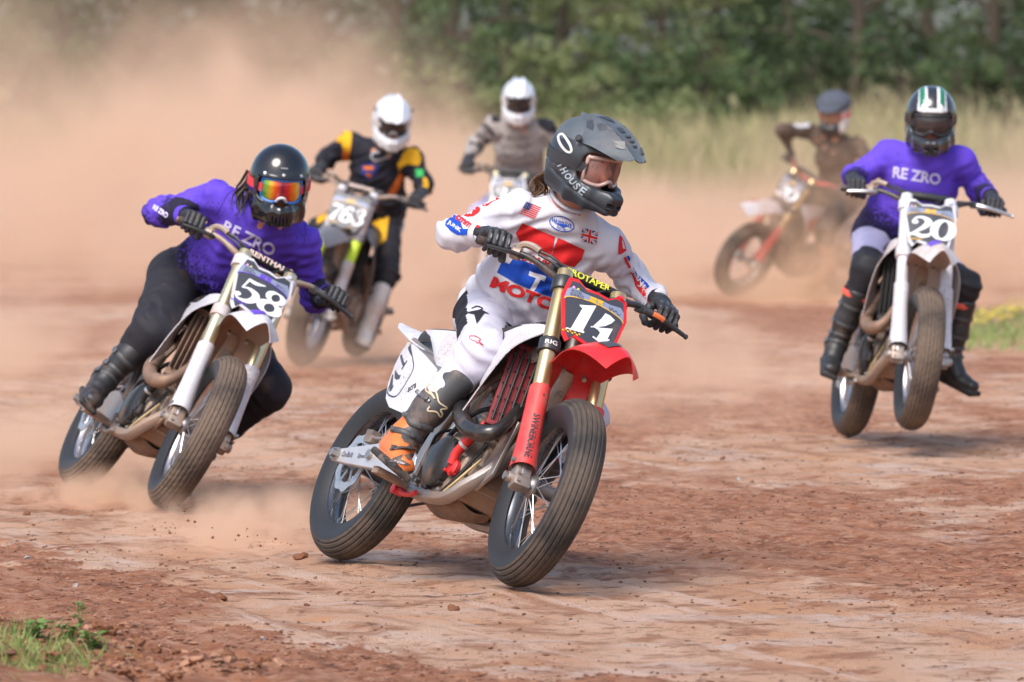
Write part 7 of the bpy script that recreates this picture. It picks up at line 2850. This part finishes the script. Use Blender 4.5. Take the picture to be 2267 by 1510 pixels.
dj('chest_badge', [pp(Z7, (405, 475), (440, 465), (490, 490), (480, 540), (440, 560), (405, 535))], M_NAVY)
dj('chest_badge', [pp(Z7, (418, 490), (470, 490), (465, 510), (420, 508)), pp(Z7, (425, 525), (465, 530), (445, 548))], M_ORAP, .006)
dj('arm_patch', [pp(Z7, (675, 505), (715, 510), (712, 545), (680, 545))], M_GREENP)
dj('chest_line', [ribbon([Z7(*q) for q in ((500, 420), (460, 430), (465, 460), (520, 450), (560, 420), (610, 370), (655, 365))], [3, 4, 3], 30)], solid('print_grey', (.35, .37, .42), .7))

# ---- rider behind the leader: sand and black jersey, white helmet
PG = dict(chest=(1150, 318), neck=(1150, 280), head=(1148, 222), sh_r=(1092, 280), sh_l=(1207, 286), el_r=(1052, 322), el_l=(1240, 335), kn_r=(.92, -.22, .80), kn_l=(.92, .22, .80),
          an_r=(.66, -.25, .38), toe_r=(.88, -.28, .31), an_l=(.66, .25, .38), toe_l=(.88, .28, .31))
cg = dict(name='grey', pelvis=(.40, 0, .98), dy=dict(chest=-.30, neck=-.38, head=-.46, sh_r=-.32, sh_l=-.32))
JG = joints(PSGREY, PG, cg)
ba, bb = bar_dirs(PSGREY)
RG = rider(dict(J=JG, base=V3(JG['pelvis'][0], JG['pelvis'][1], 0), label='rider in a sand jersey with black shoulders and a white helmet, behind the leader', bar_r=ba, bar_l=bb, up=V3(0, 0, 1), bulk=1.05,
                jersey=M_JGREY, trousers=M_TLAV, boot=[M_BOOTWH, M_BOOTWH, M_SOLE, M_BOOTWH, M_BUCKLE], glove=M_GLOVE, h=.013, hh=.006, hb=.011, hhel=.006, hbody=.016, pads=False,
                headR=headframe((0, -.97, -.22), (.02, -.1, 1)), helmet='mx', helmet_mats=[H_WHITE], peak_mat=H_WHITE, lens=M_LENSDARK, goggle_frame=G_BLACK, strap=S_WHITE, seed=41, face=False))
dj = lambda name, items, mat, lift=.005: decal(name, items, RG['jersey'], RG['base'], mat, 6, lift)
dj('shoulder_panel', [pp(Z7, (1270, 230), (1330, 230), (1380, 270), (1390, 330), (1330, 320), (1290, 290)), pp(Z7, (1075, 200), (1110, 225), (1100, 270), (1060, 275), (1050, 235))], M_BLKP)
dj('sleeve_stripe', [ribbon([Z7(*q) for q in ((1000, 275), (1040, 300), (1070, 340))], [7, 7], 10), ribbon([Z7(*q) for q in ((965, 320), (1010, 345), (1045, 375))], [5, 5], 10), ribbon([Z7(*q) for q in ((945, 375), (985, 385), (1020, 410))], [5, 5], 10)], M_BLKP)
dj('chest_line', [ribbon([Z7(1100, 340 + 45 * k), Z7(1180, 352 + 45 * k), Z7(1260, 342 + 45 * k)], [3.2, 3.2], 12) for k in range(4)], solid('print_taupe', (.17, .145, .14), .8))

# ---- rider at the back: flat cap over a white helmet
PCp = dict(chest=(1846, 342), neck=(1846, 300), head=(1846, 252), sh_r=(1795, 292), sh_l=(1898, 322), el_r=(1733, 288), el_l=(1936, 372), kn_r=(.90, -.24, .80), kn_l=(.90, .27, .76),
           an_r=(.66, -.25, .38), toe_r=(.88, -.28, .31), an_l=(.66, .25, .38), toe_l=(.88, .28, .31))
cc_ = dict(name='cap', pelvis=(.45, .0, .96), dy=dict(chest=-.30, neck=-.36, head=-.42, sh_r=-.26, sh_l=-.34))
JC = joints(PSCAP, PCp, cc_)
ba, bb = bar_dirs(PSCAP)
RC = rider(dict(J=JC, base=V3(JC['pelvis'][0], JC['pelvis'][1], 0), label='rider at the back in brown, a dark flat cap over a white helmet', bar_r=ba, bar_l=bb, up=nrm(PSCAP.d((0, 0, 1))), bulk=1.0,
                jersey=M_JBROWN, trousers=M_TBLACK, boot=[M_BOOTRUST, M_BOOTRUST, M_SOLE, M_STRAPG, M_BUCKLE], glove=M_GLOVE, h=.014, hh=.007, hb=.011, hhel=.006, hbody=.016, pads=False,
                headR=headframe((-.35, -.90, -.25), (.0, -.1, 1)), helmet='round', helmet_mats=[H_CARBON, H_WHITED], helmet_midx=lambda C: (C[:, 1] > .078).astype(int), lens=solid('goggle_dusty', (.36, .20, .13), .6, dirt=.5), goggle_frame=G_DUST, strap=S_RED, seed=51, face=False))


def fcap(P):
    d = ell(P, (-.015, 0, .088), E3, (.165, .150, .105))
    d = smin(d, ell(P, (.11, 0, .078), frame(V3(1, 0, -.30), V3(0, 0, 1)), (.085, .10, .028)), .03)
    d = smax(d, -(P[:, 2] - .052 + .18 * np.maximum(P[:, 0], 0)), .01)
    return d - .003 * np.abs(vnoise(*(P * 22).T, s=3))


cp = sdf_obj('flat_cap', fcap, (-.22, -.2, -.02), (.26, .2, .22), .006, cloth('cap_tweed', (.075, .085, .11), .9, dirt=.15), None)
xf(cp, (RC['R'], RC['head']), RC['root'])
Zc = lambda x, y: (1560 + x / 3.0825, 150 + y / 3.0825)
dj = lambda name, items, mat, lift=.006: decal(name, items, RC['jersey'], RC['base'], mat, 6, lift)
dj('sleeve_patch', [pp(Zc, (595, 360), (690, 345), (720, 365), (715, 405), (640, 410), (600, 395))], M_WHITEP)
dj('sleeve_patch', [pp(Zc, (1060, 450), (1110, 435), (1140, 475), (1080, 500), (1055, 485))], M_ORAP)
